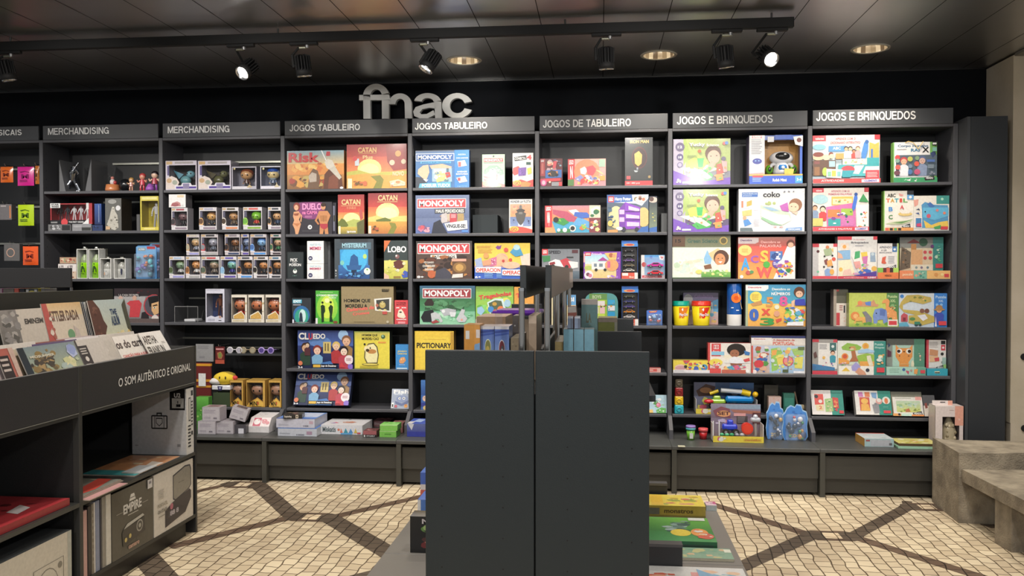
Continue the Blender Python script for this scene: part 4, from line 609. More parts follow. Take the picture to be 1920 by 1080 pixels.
# ---- bay 7
R(7, 1)
B(1523.5, 1650, 253.5, .08, '7a2c30', 'large dictionary learning game box with a classroom scene and blue pen', 'r 0 0 100 100 c8dce4;g 0 0 100 22 ece4dc f0e0d8;r 0 0 20 12 d8283a;T 4 4 17 9 f4e0e0 talento;T 34 5 64 10 d8707a APRENDE COM O;T 27 13 71 18 d8707a DICIONARIO INTERATIVO;r 92 0 100 10 c82838;e 10 24 10 6 8ac8d8;r 24 22 50 34 4a98d8;T 30 24 42 30 d0e8f8 ABC;k 50 48 24 e8b890 3a2a20 f0f0f0;k 56 48 24 f0c8a0 2a1c18 fff;k 61 50 20 c88860 2a1c18 d84038;k 67 48 24 f0c8a8 8a5a3a f0a8b0;p 3a88d8 72,40 76,16 82,12 82,30 78,50 73,52;c 80 15 3 2a68b0;p f0b848 84,16 92,20 98,16 98,52 90,56 84,52;r 86 30 89 48 3a78c8;e 8 44 10 8 f0c8a0;e 8 40 8 5 8a3a28;e 20 46 6 6 f4d0b0;c 27 40 3.5 8a3a28;e 28 44 4 5 f4d0b0;r 34 38 46 50 f0a048;r 0 52 34 84 6a4a38;r 2 54 10 60 8a4a48;r 24 54 33 66 a8d0e0;e 18 76 4 9 b8d848;r 2 66 10 84 9a6a40;r 44 50 80 62 f0ecd8;n 44 50 80 62 10 2 3 e8c848,f0a878,a8c880;g 38 62 98 86 3ab0b8 4ac0c8;r 80 48 98 62 3ab0b8;p e8e8f0 62,64 76,64 68,82 56,80;p f0e8e8 78,66 98,66 98,82 74,80;e 52 72 10 8 e03a4a;p 2aa8b8 42,74 62,74 56,88 44,88;p f4f0e8 20,70 44,72 42,90 20,88;r 22 76 27 86 8ac8a8;r 28 74 34 86 f0c848;r 36 76 41 86 8ac8c8;r 78 74 98 92 e0384a;l 80 78 96 90 4 f4c8c8;r 0 91 100 100 e03838;T 12 93 46 97 f8d8d8 ATIVIDADES;p e8e0f0 72,93 98,92 98,99 72,99;T 76 94 95 98 5a48b0 CLEMENT', name='learning_game_box')
B(1675, 1757, 266.5, .05, '6ab850', 'white and green anatomy magnet case with paper dolls and a cord handle', 'r 0 0 100 100 78b858;r 2 0 84 96 f2f0f0;T 10 6 40 14 3a6a90 Corpo;T 44 6 80 13 3a6a90 Humano;r 8 17 30 19 999;T 40 16 60 24 3a80a8 RAI;T 66 13 82 26 222 X;r 6 32 100 84 5a6a78;p 3a4a78 84,28 94,22 98,30 90,40;k 24 84 46 e8b898 c83a3a e8e8f0;k 66 84 48 d8b0a0 5a6a98 8898b8;c 9 38 6 d84040;c 9 46 5 8ab0a0;c 38 42 6 c8c860;c 54 40 5 8aa880;c 10 62 6 d8584a;c 53 54 6 e0503a;c 38 60 5 7a90a8;e 54 74 7 7 c8507a;e 8 76 7 6 7a4a58;e 38 74 5 7 4a78b0;r 76 44 94 50 4a70b8;r 78 56 92 66 7a8a98;n 80 70 98 82 5 3 5 8a90a0,4a6a80;r 0 88 100 100 3aa068;n 2 90 64 98 8 3 3 2a2a2a,f0f0f0,8ad0a8;p 2c2c2c 70,88 92,84 94,94 72,96;T 74 87 90 92 f0f0f0 HEADU;r 88 0 98 10 2a2c30;c 91 5 2.5 f0f0f0;c 95 5 2.5 f0f0f0;r 88 14 98 24 7ab8a8', name='magnet_case', sideart='r 0 0 100 100 8ac860', yaw=0)
R(7, 2)
B(1523.5, 1629, 352.5, .08, '7a2c30', 'first words learning game box with coloured picture squares and blue pen', 'r 0 0 100 100 f0e8dc;r 0 0 20 10 d8283a;T 6 3 17 8 f4e0e0 talento;T 33 5 66 10 d8808a APRENDE COM AS;T 28 12 70 17 d8808a PRIMEIRAS PALAVRAS;r 92 0 100 10 c82838;e 14 26 14 11 a8d0d8;r 34 20 72 40 f0b848;r 36 25 70 38 f4e8b0;n 36 26 70 36 6 3 4 d8504a,3a8a48,e0a040;p d870b0 24,44 76,34 78,92 26,92;r 27 50 49 68 f08038;r 51 48 72 64 a8c848;r 28 71 50 88 3ab0b0;r 52 69 73 88 d878b8;n 28 50 72 88 14 4 4 fff,2a6a80,3a8a3a,8a4aa0;p f4f0ec 77,40 100,38 100,94 79,94;n 80 42 98 92 16 2.2 5 e07a50,3a8a78,d8404a,f0b050;p 2a70d8 70,46 74,20 78,12 80,24 76,48 72,54;c 77 15 3 1a50a0;p 3a9a58 82,32 90,14 98,30 100,34;k 18 76 34 f4d0b0 2c1c20 e0383a;k 4 70 30 e8b088 4a2c20 8aa0c0;r 0 70 18 88 d8d070;r 0 90 100 100 e0384a;T 10 93 70 97 f8d8d8 ATIVIDADES E PALAVRAS;p e8e0f0 75,92 98,91 98,98 75,98;T 78 93 95 97 5a48b0 CLEMENT', name='learning_game_box')
B(1657, 1713, 358, .045, '8ac048', 'cream and green tactile alphabet box with a banana and a crocodile', 'r 0 0 100 100 f4ece0;r 0 0 3 100 8ac850;T 12 7 40 16 3a3a34 ABC;T 7 19 22 29 e0602a T;T 22 19 36 29 d8a028 A;T 36 19 50 29 3aa8b8 T;T 53 19 62 29 d8402a I;T 65 19 80 29 5aa848 L;p e8a098 50,6 66,10 62,14 52,12;r 78 0 100 22 5aa0d8;r 78 0 100 10 2c3038;c 89 16 5 f0f4f8;T 16 40 30 51 3a90d8 B;T 54 36 68 46 d8404a A;T 16 60 30 71 4a8a50 C;e 72 58 24 5 e8c878;p f4ece0 50,50 94,50 84,57 60,57;p c8d0a8 6,82 40,76 80,74 98,70 90,78 60,84 20,84;p 6a9a58 30,80 70,76 96,72 60,82;p 2c2c2c 60,88 88,82 90,92 64,94;T 64 86 86 91 f0f0f0 HEADU;r 4 92 100 100 f0a048;r 6 93 16 99 e85a48;r 20 93 30 99 333;r 34 93 44 99 5ab070;r 48 93 58 99 333', name='learning_game_box', sideart='r 0 0 100 100 8ac048')
B(1713, 1780, 367, .06, 'b8c4c8', 'puzzle box with a blue whale shaped sea scene', 'g 0 0 100 100 f0e8dc e8e4dc;r 64 0 100 24 3a9890;c 80 10 4 a8e0c8;p e8a090 0,12 14,10 12,26 2,32;p 4a98c8 22,26 32,18 44,22 54,26 96,28 98,92 22,92 24,50;p 3a70b8 38,24 46,18 60,30 48,38;p 5ab8e0 26,34 98,34 98,58 60,70 26,62;p f4e8e0 2,62 24,60 24,92 2,92;p 3a80b8 6,64 22,64 22,90 6,90;p f0c848 28,70 50,84 70,76 96,72 98,92 34,92;p 48a858 56,90 76,84 80,94 60,96;c 42 58 6 d8506a;c 66 42 4 e88080;c 86 50 4 e88060;r 76 88 96 97 d8283a;p 3a4a6a 6,40 14,36 18,42;p 3a5a98 4,50 14,48 16,54;c 32 46 2 223;p d83a6a 8,80 20,78 22,88 8,88', name='puzzle_box')
R(7, 3)
B(1523.5, 1570, 457, .05, 'a8a8a8', 'narrow white box with small animal vehicles', 'r 0 0 100 100 f0ebe6;r 0 0 26 10 c8283a;r 0 10 24 100 c8c4c4;r 84 0 100 9 e0384a;c 22 22 6 5a2c30;c 86 44 8 e0503a;c 22 80 5 7ac8a0;p a8b890 44,16 74,12 80,32 50,36;c 60 10 7 d8804a;c 48 36 4 222;c 80 34 4 222;p e8c878 74,16 84,12 84,26;p 8a4a48 46,48 60,42 66,60 52,60;p f0a850 58,50 76,44 82,62 60,66;c 46 66 4 222;c 80 66 4 222;p 8aa8d8 48,76 60,70 76,74 72,92 52,92;e 78 80 9 8 f0b048;r 0 92 100 100 e0384a', name='game_box')
B(1570.5, 1645, 443.5, .07, '8a8a88', 'white game box with coloured bear counters and a robot', 'r 0 0 100 100 e8e4e0;r 0 0 36 8 d8283a;r 90 0 100 8 d8283a;T 40 6 70 9 d8808a O meu primeiro;T 34 12 78 18 6a6a70 Brinquedos;l 44 21 66 25 1 a8a8b0;r 8 16 28 32 f4e0d0;c 17 24 5 f0a848;p 8ab8e0 0,34 32,32 32,54 0,54;p f0b090 0,36 10,42 14,52 0,52;p f4ecc8 2,58 32,54 46,92 4,94;p f0c8b8 16,80 32,76 38,92 12,92;e 8 78 5 5 f0c050;p f4f0e8 34,44 80,36 98,44 98,92 56,92;p 4ab070 44,36 56,34 56,50 42,54;p f0d048 58,38 74,36 76,50 62,58;p d878b8 62,48 76,46 74,66 64,64;p 9ab0c8 82,38 94,38 96,60 82,60;c 88 42 4 c8d8e0;p f0a8a0 40,60 56,58 60,74 46,76;p 3a68c8 52,84 66,74 84,80 84,90 60,92;e 92 76 7 6 f0b848;n 34 56 80 92 16 5 5 f0c038,e8a0a0,6ac080,d8a0c8;p 5a3aa0 40,92 98,82 98,94 60,94;r 0 94 100 100 d82a48;T 75 95 97 99 f0e8f8 CLEMENT;T 14 96 66 98.5 f0b0b8 ATIVIDADES', name='game_box')
B(1645.5, 1685, 456.5, .05, 'b8a8a0', 'narrow white box with a red fox and orange foot', 'r 0 0 100 100 f2ece8;T 8 8 68 14 7a7a80 APRENDO;T 16 17 44 22 8a8a90 A LER;T 8 24 68 28 8a8a90 BRINCANDO;r 70 0 92 24 3a78b8;r 70 0 92 9 2a2c30;c 81 17 6 e8f0f8;r 94 0 100 100 b8d868;p e05a38 22,40 40,36 36,50 42,56 34,58 18,56;l 50 36 86 58 5 b8b8c0;p 2c2c2c 42,68 88,60 88,70 46,72;T 48 62.5 84 69 f0f0f0 HEADU;r 0 69 26 82 8ac848;r 26 69 42 82 6a2c30;r 42 69 58 82 e0603a;r 58 69 74 82 4a2c2c;r 74 69 100 82 b8e058;r 0 82 100 100 f07a2a;T 34 88 66 94 5a2a14 HEADU', name='game_box')
B(1687, 1769, 445, .05, '3a5a50', 'farmhouse and apples puzzle box rising behind the orange strip box', 'g 0 0 100 30 8a8c88 989890;g 0 26 100 100 e0d0b0 e8c8a0;r 76 0 100 100 3a9088;e 54 12 10 10 3a6048;p 8a3a3a 16,14 32,4 48,14;r 26 16 38 36 c88a48;p 7a6a58 4,22 26,36 24,74 0,80;n 4 26 22 74 14 3 3 3a3a30,5a4a38,a87a50;c 58 36 4 d8404a;c 70 36 4 d8404a;c 58 50 4 d8404a;c 70 50 4 d8404a;p e8b078 26,30 52,30 52,66 26,66;r 26 66 76 80 f0e8d0;c 38 73 3 8aa0a0;c 50 73 3 8a7a98;c 64 73 3 6a8a98;n 78 20 98 60 12 4 3 8ac8b0,5ab888,c8e0c8;r 82 64 98 74 d82a38;c 74 22 4 6a3a78', name='puzzle_box', Y=YF + .06)
B(1686.5, 1782, 507.5, .045, 'b87840', 'low box with an orange, teal and yellow spine in front of the farmhouse puzzle', 'r 0 0 28 100 f08850;r 28 0 54 100 7ab8a0;r 54 0 100 100 f0b868;n 28 8 54 92 12 3 3 c8e0c8,4a9080,e0a080;T 6 30 26 70 f8d0a8 puzzle;c 72 50 4 e09848;c 84 48 3 f8d890;r 88 40 97 80 d82a38', name='puzzle_box')
R(7, 4)
B(1563, 1590, 542.5, .08, 'a89890', 'cream and red book box partly behind the giraffe puzzle', 'r 0 0 20 100 b8a898;r 20 0 100 38 6a6858;r 20 38 100 100 f0e4d8;r 20 64 44 98 d8303a;l 40 44 66 60 3 b05a58;r 70 44 80 64 3a3a40;n 60 70 98 98 6 8 3 e07a68,f0d0b8;r 20 0 36 6 c83a3a', Y=YF + .07, name='learning_game_box')
B(1592, 1685, 549.5, .06, 'a8b048', 'lime puzzle box with an elephant and a tall giraffe', 'r 0 0 100 100 c8d458;r 6 3 100 98 ccd860;r 76 0 100 100 5a9050;T 78 6 97 14 c8e0a0 Puzzle;T 83 19 94 27 c8e0a0 XXL;c 88 38 4 8ab878;p d89a70 18,34 24,26 44,26 50,20 54,32 60,34 58,40 12,40;c 22 30 5 f08848;p 5a88d8 32,28 44,24 44,38 34,36;e 88 60 3 2 222;p f0a050 68,22 78,16 82,24 80,40 96,56 98,88 90,88 86,72 78,74 74,54 74,30 66,30;n 74 30 96 84 18 2 4 d87830,f8c880;p 7a98d8 48,66 52,48 66,44 76,52 78,94 70,94 68,78 58,80 56,94 50,90;p 5a78c0 62,48 74,48 72,68 62,66;e 55 60 1.5 1.8 223;c 12 68 9 e88a38;c 13 69 5 f8c070;p f0b050 16,70 34,72 34,92 28,92 26,82 14,84 12,94 8,92;p 8a8890 26,56 34,54 46,74 46,90 34,88 32,68;g 0 90 100 100 b8c850 98b840;n 0 84 98 98 12 5 5 8ab848,c8e070,68a040;p f4f0e0 78,78 98,78 98,98 78,98;r 80 82 96 94 e0283a', name='puzzle_box', Y=YF)
B(1685.5, 1776, 550, .06, '1a70b8', 'blue-sided farm puzzle box with a boy in a hat', 'g 0 0 74 100 d8e0e8 c8d8e8;r 73 0 100 100 1c80d8;T 76 7 98 15 b8d8f8 Puzzle;T 82 19 92 26 b8d8f8 XXL;c 79 34 3 8ac0f0;c 88 34 3 8ac0f0;c 6 9 4 2a80d0;p c8b050 16,6 40,4 66,12 68,24 50,32 24,24 8,34 8,48 40,52 58,60 76,70 76,84 46,96 20,88 20,66 34,64 10,56 0,40 4,26;n 10 6 66 28 10 4 4 8a8a3a,e0a850,5a8a4a,f0e0c0;e 28 76 6 5 5a9050;p e8e8f0 38,66 54,62 60,74 50,82;c 48 52 5 8a5a48;c 58 52 5 7a4a38;p c84a58 4,66 10,58 18,64 18,84 4,84;r 8 72 14 82 8a2a38;p 5ab0d0 0,88 16,86 22,98 0,98;c 36 92 4 2a4a50;c 44 93 3 2a4a50;p 3a8a70 32,84 44,84 44,92 32,92;k 83 90 54 f0b890 b08048 3048b8;e 83 48 12 3 b88848;p b88848 77,48 80,40 87,40 89,48;p f0e8f0 76,68 78,98 74,98;r 82 82 98 94 e0283a', name='puzzle_box')
R(7, 5)
B(1523, 1570, 636.5, .06, '6a6468', 'teacher and pupils game box at the left end of the fifth shelf', 'r 0 0 100 100 a8a4a0;r 0 0 26 8 c8283a;r 84 0 100 8 d8384a;r 24 10 100 84 f0ece8;l 28 14 60 30 4 8a8a90;r 70 10 96 32 4a7a78;c 82 20 6 e8f0f0;k 82 66 34 f0c0a0 4a2420 3aa0b8;c 46 52 6 f0b848;p 3a80b8 0,70 40,74 90,80 90,88 0,88;n 26 62 96 78 8 5 4 d83a6a,7a4ab0,3a8ac8,e84a5a;p 6a4a48 4,40 14,34 20,50 8,54;c 6 80 8 3a70a8;r 0 90 100 100 d82a48', name='game_box')
B(1570.5, 1661, 639.5, .06, 'c8c8c0', 'puzzle box with a tree house, sun and teal side strip', 'g 0 0 75 70 f0f0ec e0ecd8;r 75 0 100 100 3a9a90;T 77 6 95 13 b8e0d8 Puzzle;T 77 16 97 23 b8e0d8 Shapes;p 9ac850 8,18 20,6 40,10 50,18 46,26 30,30 10,26;c 58 15 7 f8c038;c 58 15 4.5 f0a030;n 20 14 42 30 6 5 4 8a5a38,f0d8b8,d8a060;p b87040 28,30 36,28 40,50 44,60 24,62 30,48;c 15 46 7 f0902a;c 15 46 4.5 d8502a;p a8d0f0 42,28 60,22 76,28 76,34 42,36;p a0c848 40,44 60,36 76,40 76,66 44,66;p f0a038 2,50 24,58 24,68 2,68;r 46 60 76 74 f0a840;p f0e8d0 60,44 68,42 74,72 66,74 62,60;n 2 62 24 76 8 3 4 c878c0,78b858,f0c8d8;r 2 74 75 100 f8f4ec;p f0c838 8,90 17,78 26,90;p a8a0e0 28,76 38,62 48,76 40,90 30,88;p e0a080 36,92 44,78 56,90 60,100 44,100;c 62 86 4 3a4050;n 78 34 98 74 14 5 4 f0d870,8ac8b8,f0a868,e8f0e8;r 81 78 97 92 e0283a', name='puzzle_box')
B(1662, 1734, 635.5, .05, '4a5a50', 'orange cat face puzzle box above the pale green strip box', 'r 0 0 100 100 98a098;r 0 0 100 18 6a6e68;r 16 18 72 100 b8dccc;r 72 0 100 100 5a9a80;p f09a38 24,16 32,26 60,26 68,16 68,50 58,66 60,98 34,98 34,66 24,50;c 34 35 7 fff;c 32 35 4.5 3a2420;c 58 35 7 f8f4e8;c 60 35 4.5 3a2420;c 46 36 2 5a2a14;c 34 48 1.6 7a3a1c;c 58 48 1.6 7a3a1c;r 36 70 60 72 f8c070;r 36 78 60 80 f8c070;r 36 86 60 88 f8c070;n 80 36 92 66 6 4 4 f0b898,f0e0c8;e 84 84 9 6 e0283a;p 6a3a50 2,30 12,36 12,50 2,50;p 3a4870 4,12 10,18 4,24;c 18 90 4 5aa880;e 68 72 4 12 f0e8c8', name='puzzle_box', Y=YF + .055)
B(1662, 1736, 688.5, .045, '98b8a8', 'pale green strip box lying in front of the orange cat puzzle', 'r 0 0 76 100 b0dccc;r 76 0 100 100 6ab098;l 8 20 34 80 3 90b8a8;c 44 30 4 3a68a8;p c8506a 50,40 58,50 56,90 50,60;c 63 40 3 b8a098;p f0a048 70,26 80,20 78,84 70,80;r 86 34 98 74 e0384a', name='puzzle_box')
B(1737, 1774, 637.5, .045, 'a83038', 'narrow white and red box with sliced ham pictures', 'r 0 0 100 100 f0ece8;r 0 0 12 100 d8384a;l 16 6 60 24 4 b8b0b0;r 74 2 96 12 2c2c2c;r 74 14 96 30 d8384a;c 85 22 6 f8e8e8;p d8986a 16,26 60,30 58,46 14,44;p f0c090 14,46 60,46 64,62 16,64;p d8404a 40,52 64,50 66,60 44,62;c 80 40 8 333;c 84 64 8 7a7a7a;g 80 50 100 90 b0d0c8 8ab0a0;p 2c2c2c 50,78 86,72 88,84 52,86;T 56 76 84 83 eee HEADU;r 10 80 36 96 b8283a;r 36 80 50 96 4a2a30;r 86 70 100 98 9ad078', name='game_box', Y=YF + .055)
B(1738, 1777, 691.5, .045, '1a90a8', 'low teal strip box in front of the red and white ham box', 'r 0 0 100 100 18a8c0;p e8e0b8 36,40 60,36 64,66 38,68;r 38 50 62 64 2c3c40', name='game_box')
R(7, 6)
LN = 20
B(1523.5, 1584, 734, .03, '2c5a50', 'leaning number cards box with teal side, leftmost on the lowest right shelf', 'r 0 0 62 100 f2ece8;r 62 0 100 100 2a9888;r 10 16 38 60 e8483a;c 16 26 6 3a3a40;c 28 46 6 f4e8e0;p f0e0b0 12,60 38,58 38,84 14,84;T 22 64 32 78 e8703a 2;p a8d080 42,36 66,32 66,86 42,88;n 42 36 66 80 10 4 4 5aa860,f0c8b0,e8e0c0;T 52 76 60 88 e8c8a0 3;p d83a38 66,28 84,32 84,74 68,72;n 66 30 84 70 8 4 5 f08848,f8c870;T 70 72 80 86 d83848 4;r 84 82 98 94 d82838;l 66 6 96 12 1 6ac8b8', lean=LN, name='number_card_box')
B(1606, 1674, 735, .045, 'c8c4c0', 'leaning box with a lion and a grey bear beside a teal strip', 'r 0 0 64 100 f2eeea;r 64 0 100 100 2a9888;p d880c0 10,6 22,6 24,26 10,26;p e8804a 28,6 42,6 42,26 28,26;p 7aa8d8 46,8 62,8 60,34 48,28;r 12 28 40 84 d8503a;e 26 44 10 12 f8c050;p f8b848 16,56 36,56 40,84 14,84;c 66 44 9 e8a8a0;e 66 40 6 8 f0e8e0;p 9a9aa0 46,58 64,54 66,92 50,94;c 56 56 4 8a8a90;c 86 40 11 e8f0e8;e 86 42 5 12 e8783a;r 76 82 96 93 e0283a;l 76 66 94 76 2 6ac8b8', lean=LN, name='animal_card_box', sideart='r 0 0 100 100 d8d4d0')
B(1675, 1733, 737, .03, '8a7a60', 'leaning nature box with green garden picture and orange foot', 'g 0 0 100 24 6a6a60 8a8a78;r 3 22 100 100 f2eee6;r 78 20 98 34 f0a8a0;l 12 26 66 32 1 b8b8a8;g 14 38 92 84 c8e0c0 d8e078;n 12 40 92 70 20 6 4 b8d8c8,98c8a0,d0e0d0,a8c890;n 14 66 90 86 16 5 5 e0e070,b8c858,8a9a48;p c87040 42,74 54,68 58,82 42,84;r 0 90 26 100 e8a050;r 26 90 60 100 c8e8d8;c 20 94 4 333;p 2c2c2c 64,86 94,80 96,94 66,98;T 68 85 93 93 f0f0f0 HEADU;r 60 94 100 100 f09038', lean=LN, name='nature_box')
B(1734, 1757, 743, .03, '4a4a4c', 'dim last leaning box at the right end of the lowest shelf', 'r 0 0 100 50 5a5a5e;r 0 50 100 100 e8dcd0;p 9a4a40 10,40 30,36 34,60 14,64;p e8a070 60,56 80,50 84,72 62,76;n 10 50 96 96 8 9 3 f0e0d0,c89078,6a5a50', lean=LN, name='animal_card_box')
# cord handle of the anatomy case
p = PY(1716, 268, YF + .02)
m = MB('matte'); pts = [PY(1697, 268, YF - .001), PY(1703, 265, YF - .008), PY(1712, 267, YF - .008), PY(1722, 279, YF - .008), PY(1731, 265, YF - .008)]
m.tube(pts, .0022, col='e8c878'); m.build('cord_handle', label='beige cord handle tied on the anatomy magnet case', cat='cord')
# ================================================================ FIGURES AND PACKS WITH PARTS
def bighead(m, cx, cy, z, h, skin, hair, cloth, cap=None):
    # generic big-headed figurine standing at z, total height h
    hr = h * .34
    m.sph((cx, cy, z + h * .66), hr, hr * .85, hr * .82, col=skin, nu=14, nv=9)
    m.sph((cx, cy + hr * .18, z + h * .74), hr * 1.08, hr * .9, hr * .82, col=hair, nu=14, nv=9)
    for s in (-1, 1):
        m.sph((cx + s * hr * .42, cy - hr * .80, z + h * .62), hr * .12, hr * .06, hr * .14, col='111', nu=8, nv=6)
        m.cyl((cx + s * h * .07, cy, z + h * .02), (cx + s * h * .06, cy, z + h * .2), h * .055, h * .05, 8, '2a2a30')
        m.cyl((cx + s * h * .13, cy, z + h * .36), (cx + s * h * .19, cy - h * .03, z + h * .2), h * .04, h * .035, 8, cloth)
        m.sph((cx + s * h * .19, cy - h * .03, z + h * .185), h * .04, col=skin, nu=8, nv=6)
    m.cyl((cx, cy, z + h * .18), (cx, cy, z + h * .42), h * .12, h * .10, 12, cloth)
    if cap: m.sph((cx, cy, z + h * .84), hr * .95, hr * .9, hr * .45, col=cap, nu=12, nv=7)
def windowbox(T, w, h, d, frame, label, name='figure_box', cat='toy box', top=.14, bot=.16, left=.05, right=.05, inner='2c2c30', front='', sidewin=False, fig=None, group=None, mat='print', sidecol=None):
    org = T @ Vector((w / 2, d / 2, 0))
    root = thing(name, label, cat, org, group)
    m = MB(mat, T); t = .0015; sc = sidecol or frame
    m.box(0, d - t, 0, w, d, h, inner); m.box(0, 0, 0, w, d, t, frame); m.box(0, 0, h - t, w, d, h, frame)
    m.box(0, 0, 0, t, d, h, sc); m.box(w - t, 0, 0, w, d, h, sc)
    m.box(0, 0, 0, w, t, h * bot, frame); m.box(0, 0, h * (1 - top), w, t, h, frame); m.box(0, 0, h * bot, w * left, t, h * (1 - top), frame); m.box(w * (1 - right), 0, h * bot, w, t, h * (1 - top), frame)
    if front: m.art((0, 0, h), (w, 0, 0), (0, 0, -h), (0, -1, 0), front)
    m.build('carton', root)
    if fig:
        m = MB('plastic', T); fig(m, w, h, d, h * bot, h * (1 - top)); m.build('figure', root)
    m = MB('clear', T); m.box(w * left, .0002, h * bot, w * (1 - right), .0008, h * (1 - top), 'fff'); m.build('window', root)
    return root
def PT(x0, x1, y0, z=None, Y=None, yaw=0):
    X0, X1, Z, h, Y = place(x0, x1, y0, z, Y)
    return Matrix.Translation((X0, Y, Z)) @ Matrix.Rotation(math.radians(yaw), 4, 'Z'), X1 - X0, h
def pop(x0, x1, y0, tabc, skin, hair, cloth, label, z=None, Y=None, frame='dcd8dc', foot='8888b0', cap=None, d=.09, side='b0acb4', prof=None):
    T, w, h = PT(x0, x1, y0, z, Y)
    pr = prof or skin
    fr = 'e 12 66 13 20 %s;e 10 62 13 12 %s;c 18 66 1.6 222;p e8e4ea 0,78 30,80 26,84 0,84;r 4 4 24 12 c8a878;r 30 5 78 12 %s;r 8 20 20 44 5a5870;r 24 88 92 96 %s;c 84 5 3 fff' % (pr, hair, tabc, foot)
    def fig(m, w, h, d, a, b): bighead(m, w * .62, d * .36, a, (b - a) * .99, skin, hair, cloth, cap)
    return windowbox(T, w, h, d, frame, label, 'figure_box', 'toy box', .17, .17, .06, .05, '625c62', fr, fig=fig, group='window boxes of big-headed figures', sidecol=side)
R(2, 3)
zt = PY(400, 479.5, YF).z + .002
POP = [ # x0,x1,y0,level,tab,skin,hair,cloth,label
 (317, 346.5, 480.5, 0, 'a8c0e0', '8aa888', '50603a', 'd8d8d8', 'first box of the lower figure row, holding a green-skinned figure'),
 (348, 376, 480.5, 0, 'c8ccd0', 'd89a60', '8a5a30', 'e8e8e8', 'second box of the lower figure row, figure with orange face and white shirt'),
 (377, 412, 480.5, 0, 'c83a3a', 'a89078', '5a6a58', '8a8078', 'third box of the lower figure row, grey dwarf-like figure'),
 (413, 444, 480.5, 0, '5a48b0', '78b8a8', '88b8e0', '3a3a90', 'fourth box of the lower figure row, pale blue with teal face'),
 (445, 474, 480.5, 0, '3a3a48', 'c88850', '3a2a20', '2a2a2c', 'fifth box of the lower figure row with bright blue foot strip'),
 (475, 503, 480.5, 0, '4a4440', 'd09058', '2a2420', '3a3a3c', 'sixth box of the lower figure row, pale silhouette on its corner'),
 (504, 527.5, 480.5, 0, '3a6a8a', 'c88850', '2a2018', '3a3a3c', 'seventh box of the lower figure row, cut by the upright'),
 (349, 374, 438.5, 1, 'c8c0b0', 'd0a878', 'b0a890', '9aa0b0', 'first box stacked in the upper figure row, yellow profile'),
 (376.5, 409, 438.5, 1, '3a3a3c', 'a8a8b8', '8a9098', '707888', 'second box of the upper figure row with a red profile and silver figure'),
 (421, 450, 438.5, 1, '8a8088', '8a5a38', '2a2020', '4a3a30', 'third box of the upper figure row, dim brown figure'),
 (451.5, 467, 438.5, 1, '4a58a8', '7888a8', '5a6a98', '4a5a8a', 'narrow blue box wedged in the upper figure row'),
 (469, 500, 438.5, 1, '6a7a90', '88b8e8', '3a6ab0', '2a3a58', 'upper row box with a bright blue spirit figure'),
 (506.5, 527.5, 438.5, 1, '2a5a50', 'c8a080', '3a6a48', '3a7a50', 'last upper row box with a green-haired figure, cut by the upright')]
for i, (a, b, y, lv, tc, sk, hr, cl, lb) in enumerate(POP):
    pop(a, b, y, tc, sk, hr, cl, lb, z=zt if lv else None, foot=('a0a0e0', 'b0b0b0', '3a4a70', '5a48a8', '3a90e0', '4a4048', '383840')[i % 7], prof={8: 'c83038', 11: '7ab0f0', 0: '889888', 3: 'a0c8e0', 5: 'd8d4c8'}.get(i), frame='c8c0c4' if lv else 'e0dce0')
R(2, 2)
P2 = [(321, 352, 389.5, 'b0384a', '7a5a60', '3a3438', '2c2c30', 'figure box with a masked dark figure, under the small rotated white box'),
      (373, 406.5, 388.5, 'a8a8c0', 'e0b070', '6a4a30', '3a3c40', 'figure box with a blond suited figure, second on the second shelf'),
      (416, 447.5, 388.5, '5a5030', 'c89868', '4a3a28', '6a5a48', 'figure box with a tan-faced figure and orange foot strip'),
      (455.5, 491.5, 388, 'd84a3a', '88c840', '6ab030', 'c84030', 'red and white figure box with a bright green-headed figure'),
      (502, 527.5, 388, '3a4048', 'd8a878', '2c2420', '3a4a68', 'figure box with blue corner, cut by the second bay upright')]
for a, b, y, tc, sk, hr, cl, lb in P2: pop(a, b, y, tc, sk, hr, cl, lb, foot={416: 'e08850', 455.5: '88b030'}.get(a, '9a8a98'), prof={416: 'f0e8e0', 455.5: 'a8d850'}.get(a))
zt2 = PY(340, 389.3, YF).z + .002
X0, X1, Z, h, Y = place(316.5, 348, 364.5, zt2)
T = Matrix.Translation((X0, Y, Z)); m = boxmesh(X1 - X0, h, .1, 'f0eeee', 'r 0 0 100 100 f4f2f2;r 50 6 90 24 f0d8b0;p c88a8a 10,92 20,66 50,54 68,66 72,92;e 38 80 22 14 a85a60;l 76 82 92 94 2 ccc', T, sideart='r 0 0 100 100 6a666a')
m.build('figure_box', loc=T @ Vector(((X1 - X0) / 2, .05, 0)), label='white box lying on its back on top of the masked figure box', cat='toy box')
R(2, 1)
def dragon(colr):
    def f(m, w, h, d, a, b):
        H_ = b - a
        m.sph((w * .66, d * .5, a + H_ * .62), H_ * .2, H_ * .2, H_ * .17, col=colr[0]); m.sph((w * .5, d * .5, a + H_ * .32), H_ * .26, H_ * .2, H_ * .24, col=colr[1])
        m.prism([(w * .3, a + H_ * .4), (w * .12, a + H_ * .82), (w * .45, a + H_ * .62)], d * .45, d * .5, colr[2], axis='y')
        m.cyl((w * .6, d * .4, a), (w * .56, d * .45, a + H_ * .24), H_ * .07, n=10, col=colr[1]); m.cyl((w * .4, d * .4, a), (w * .44, d * .45, a + H_ * .24), H_ * .07, n=10, col=colr[1])
        for s in (-1, 1): m.sph((w * .66 + s * H_ * .09, d * .5 - H_ * .18, a + H_ * .64), H_ * .035, col='111', nu=8, nv=5)
    return f
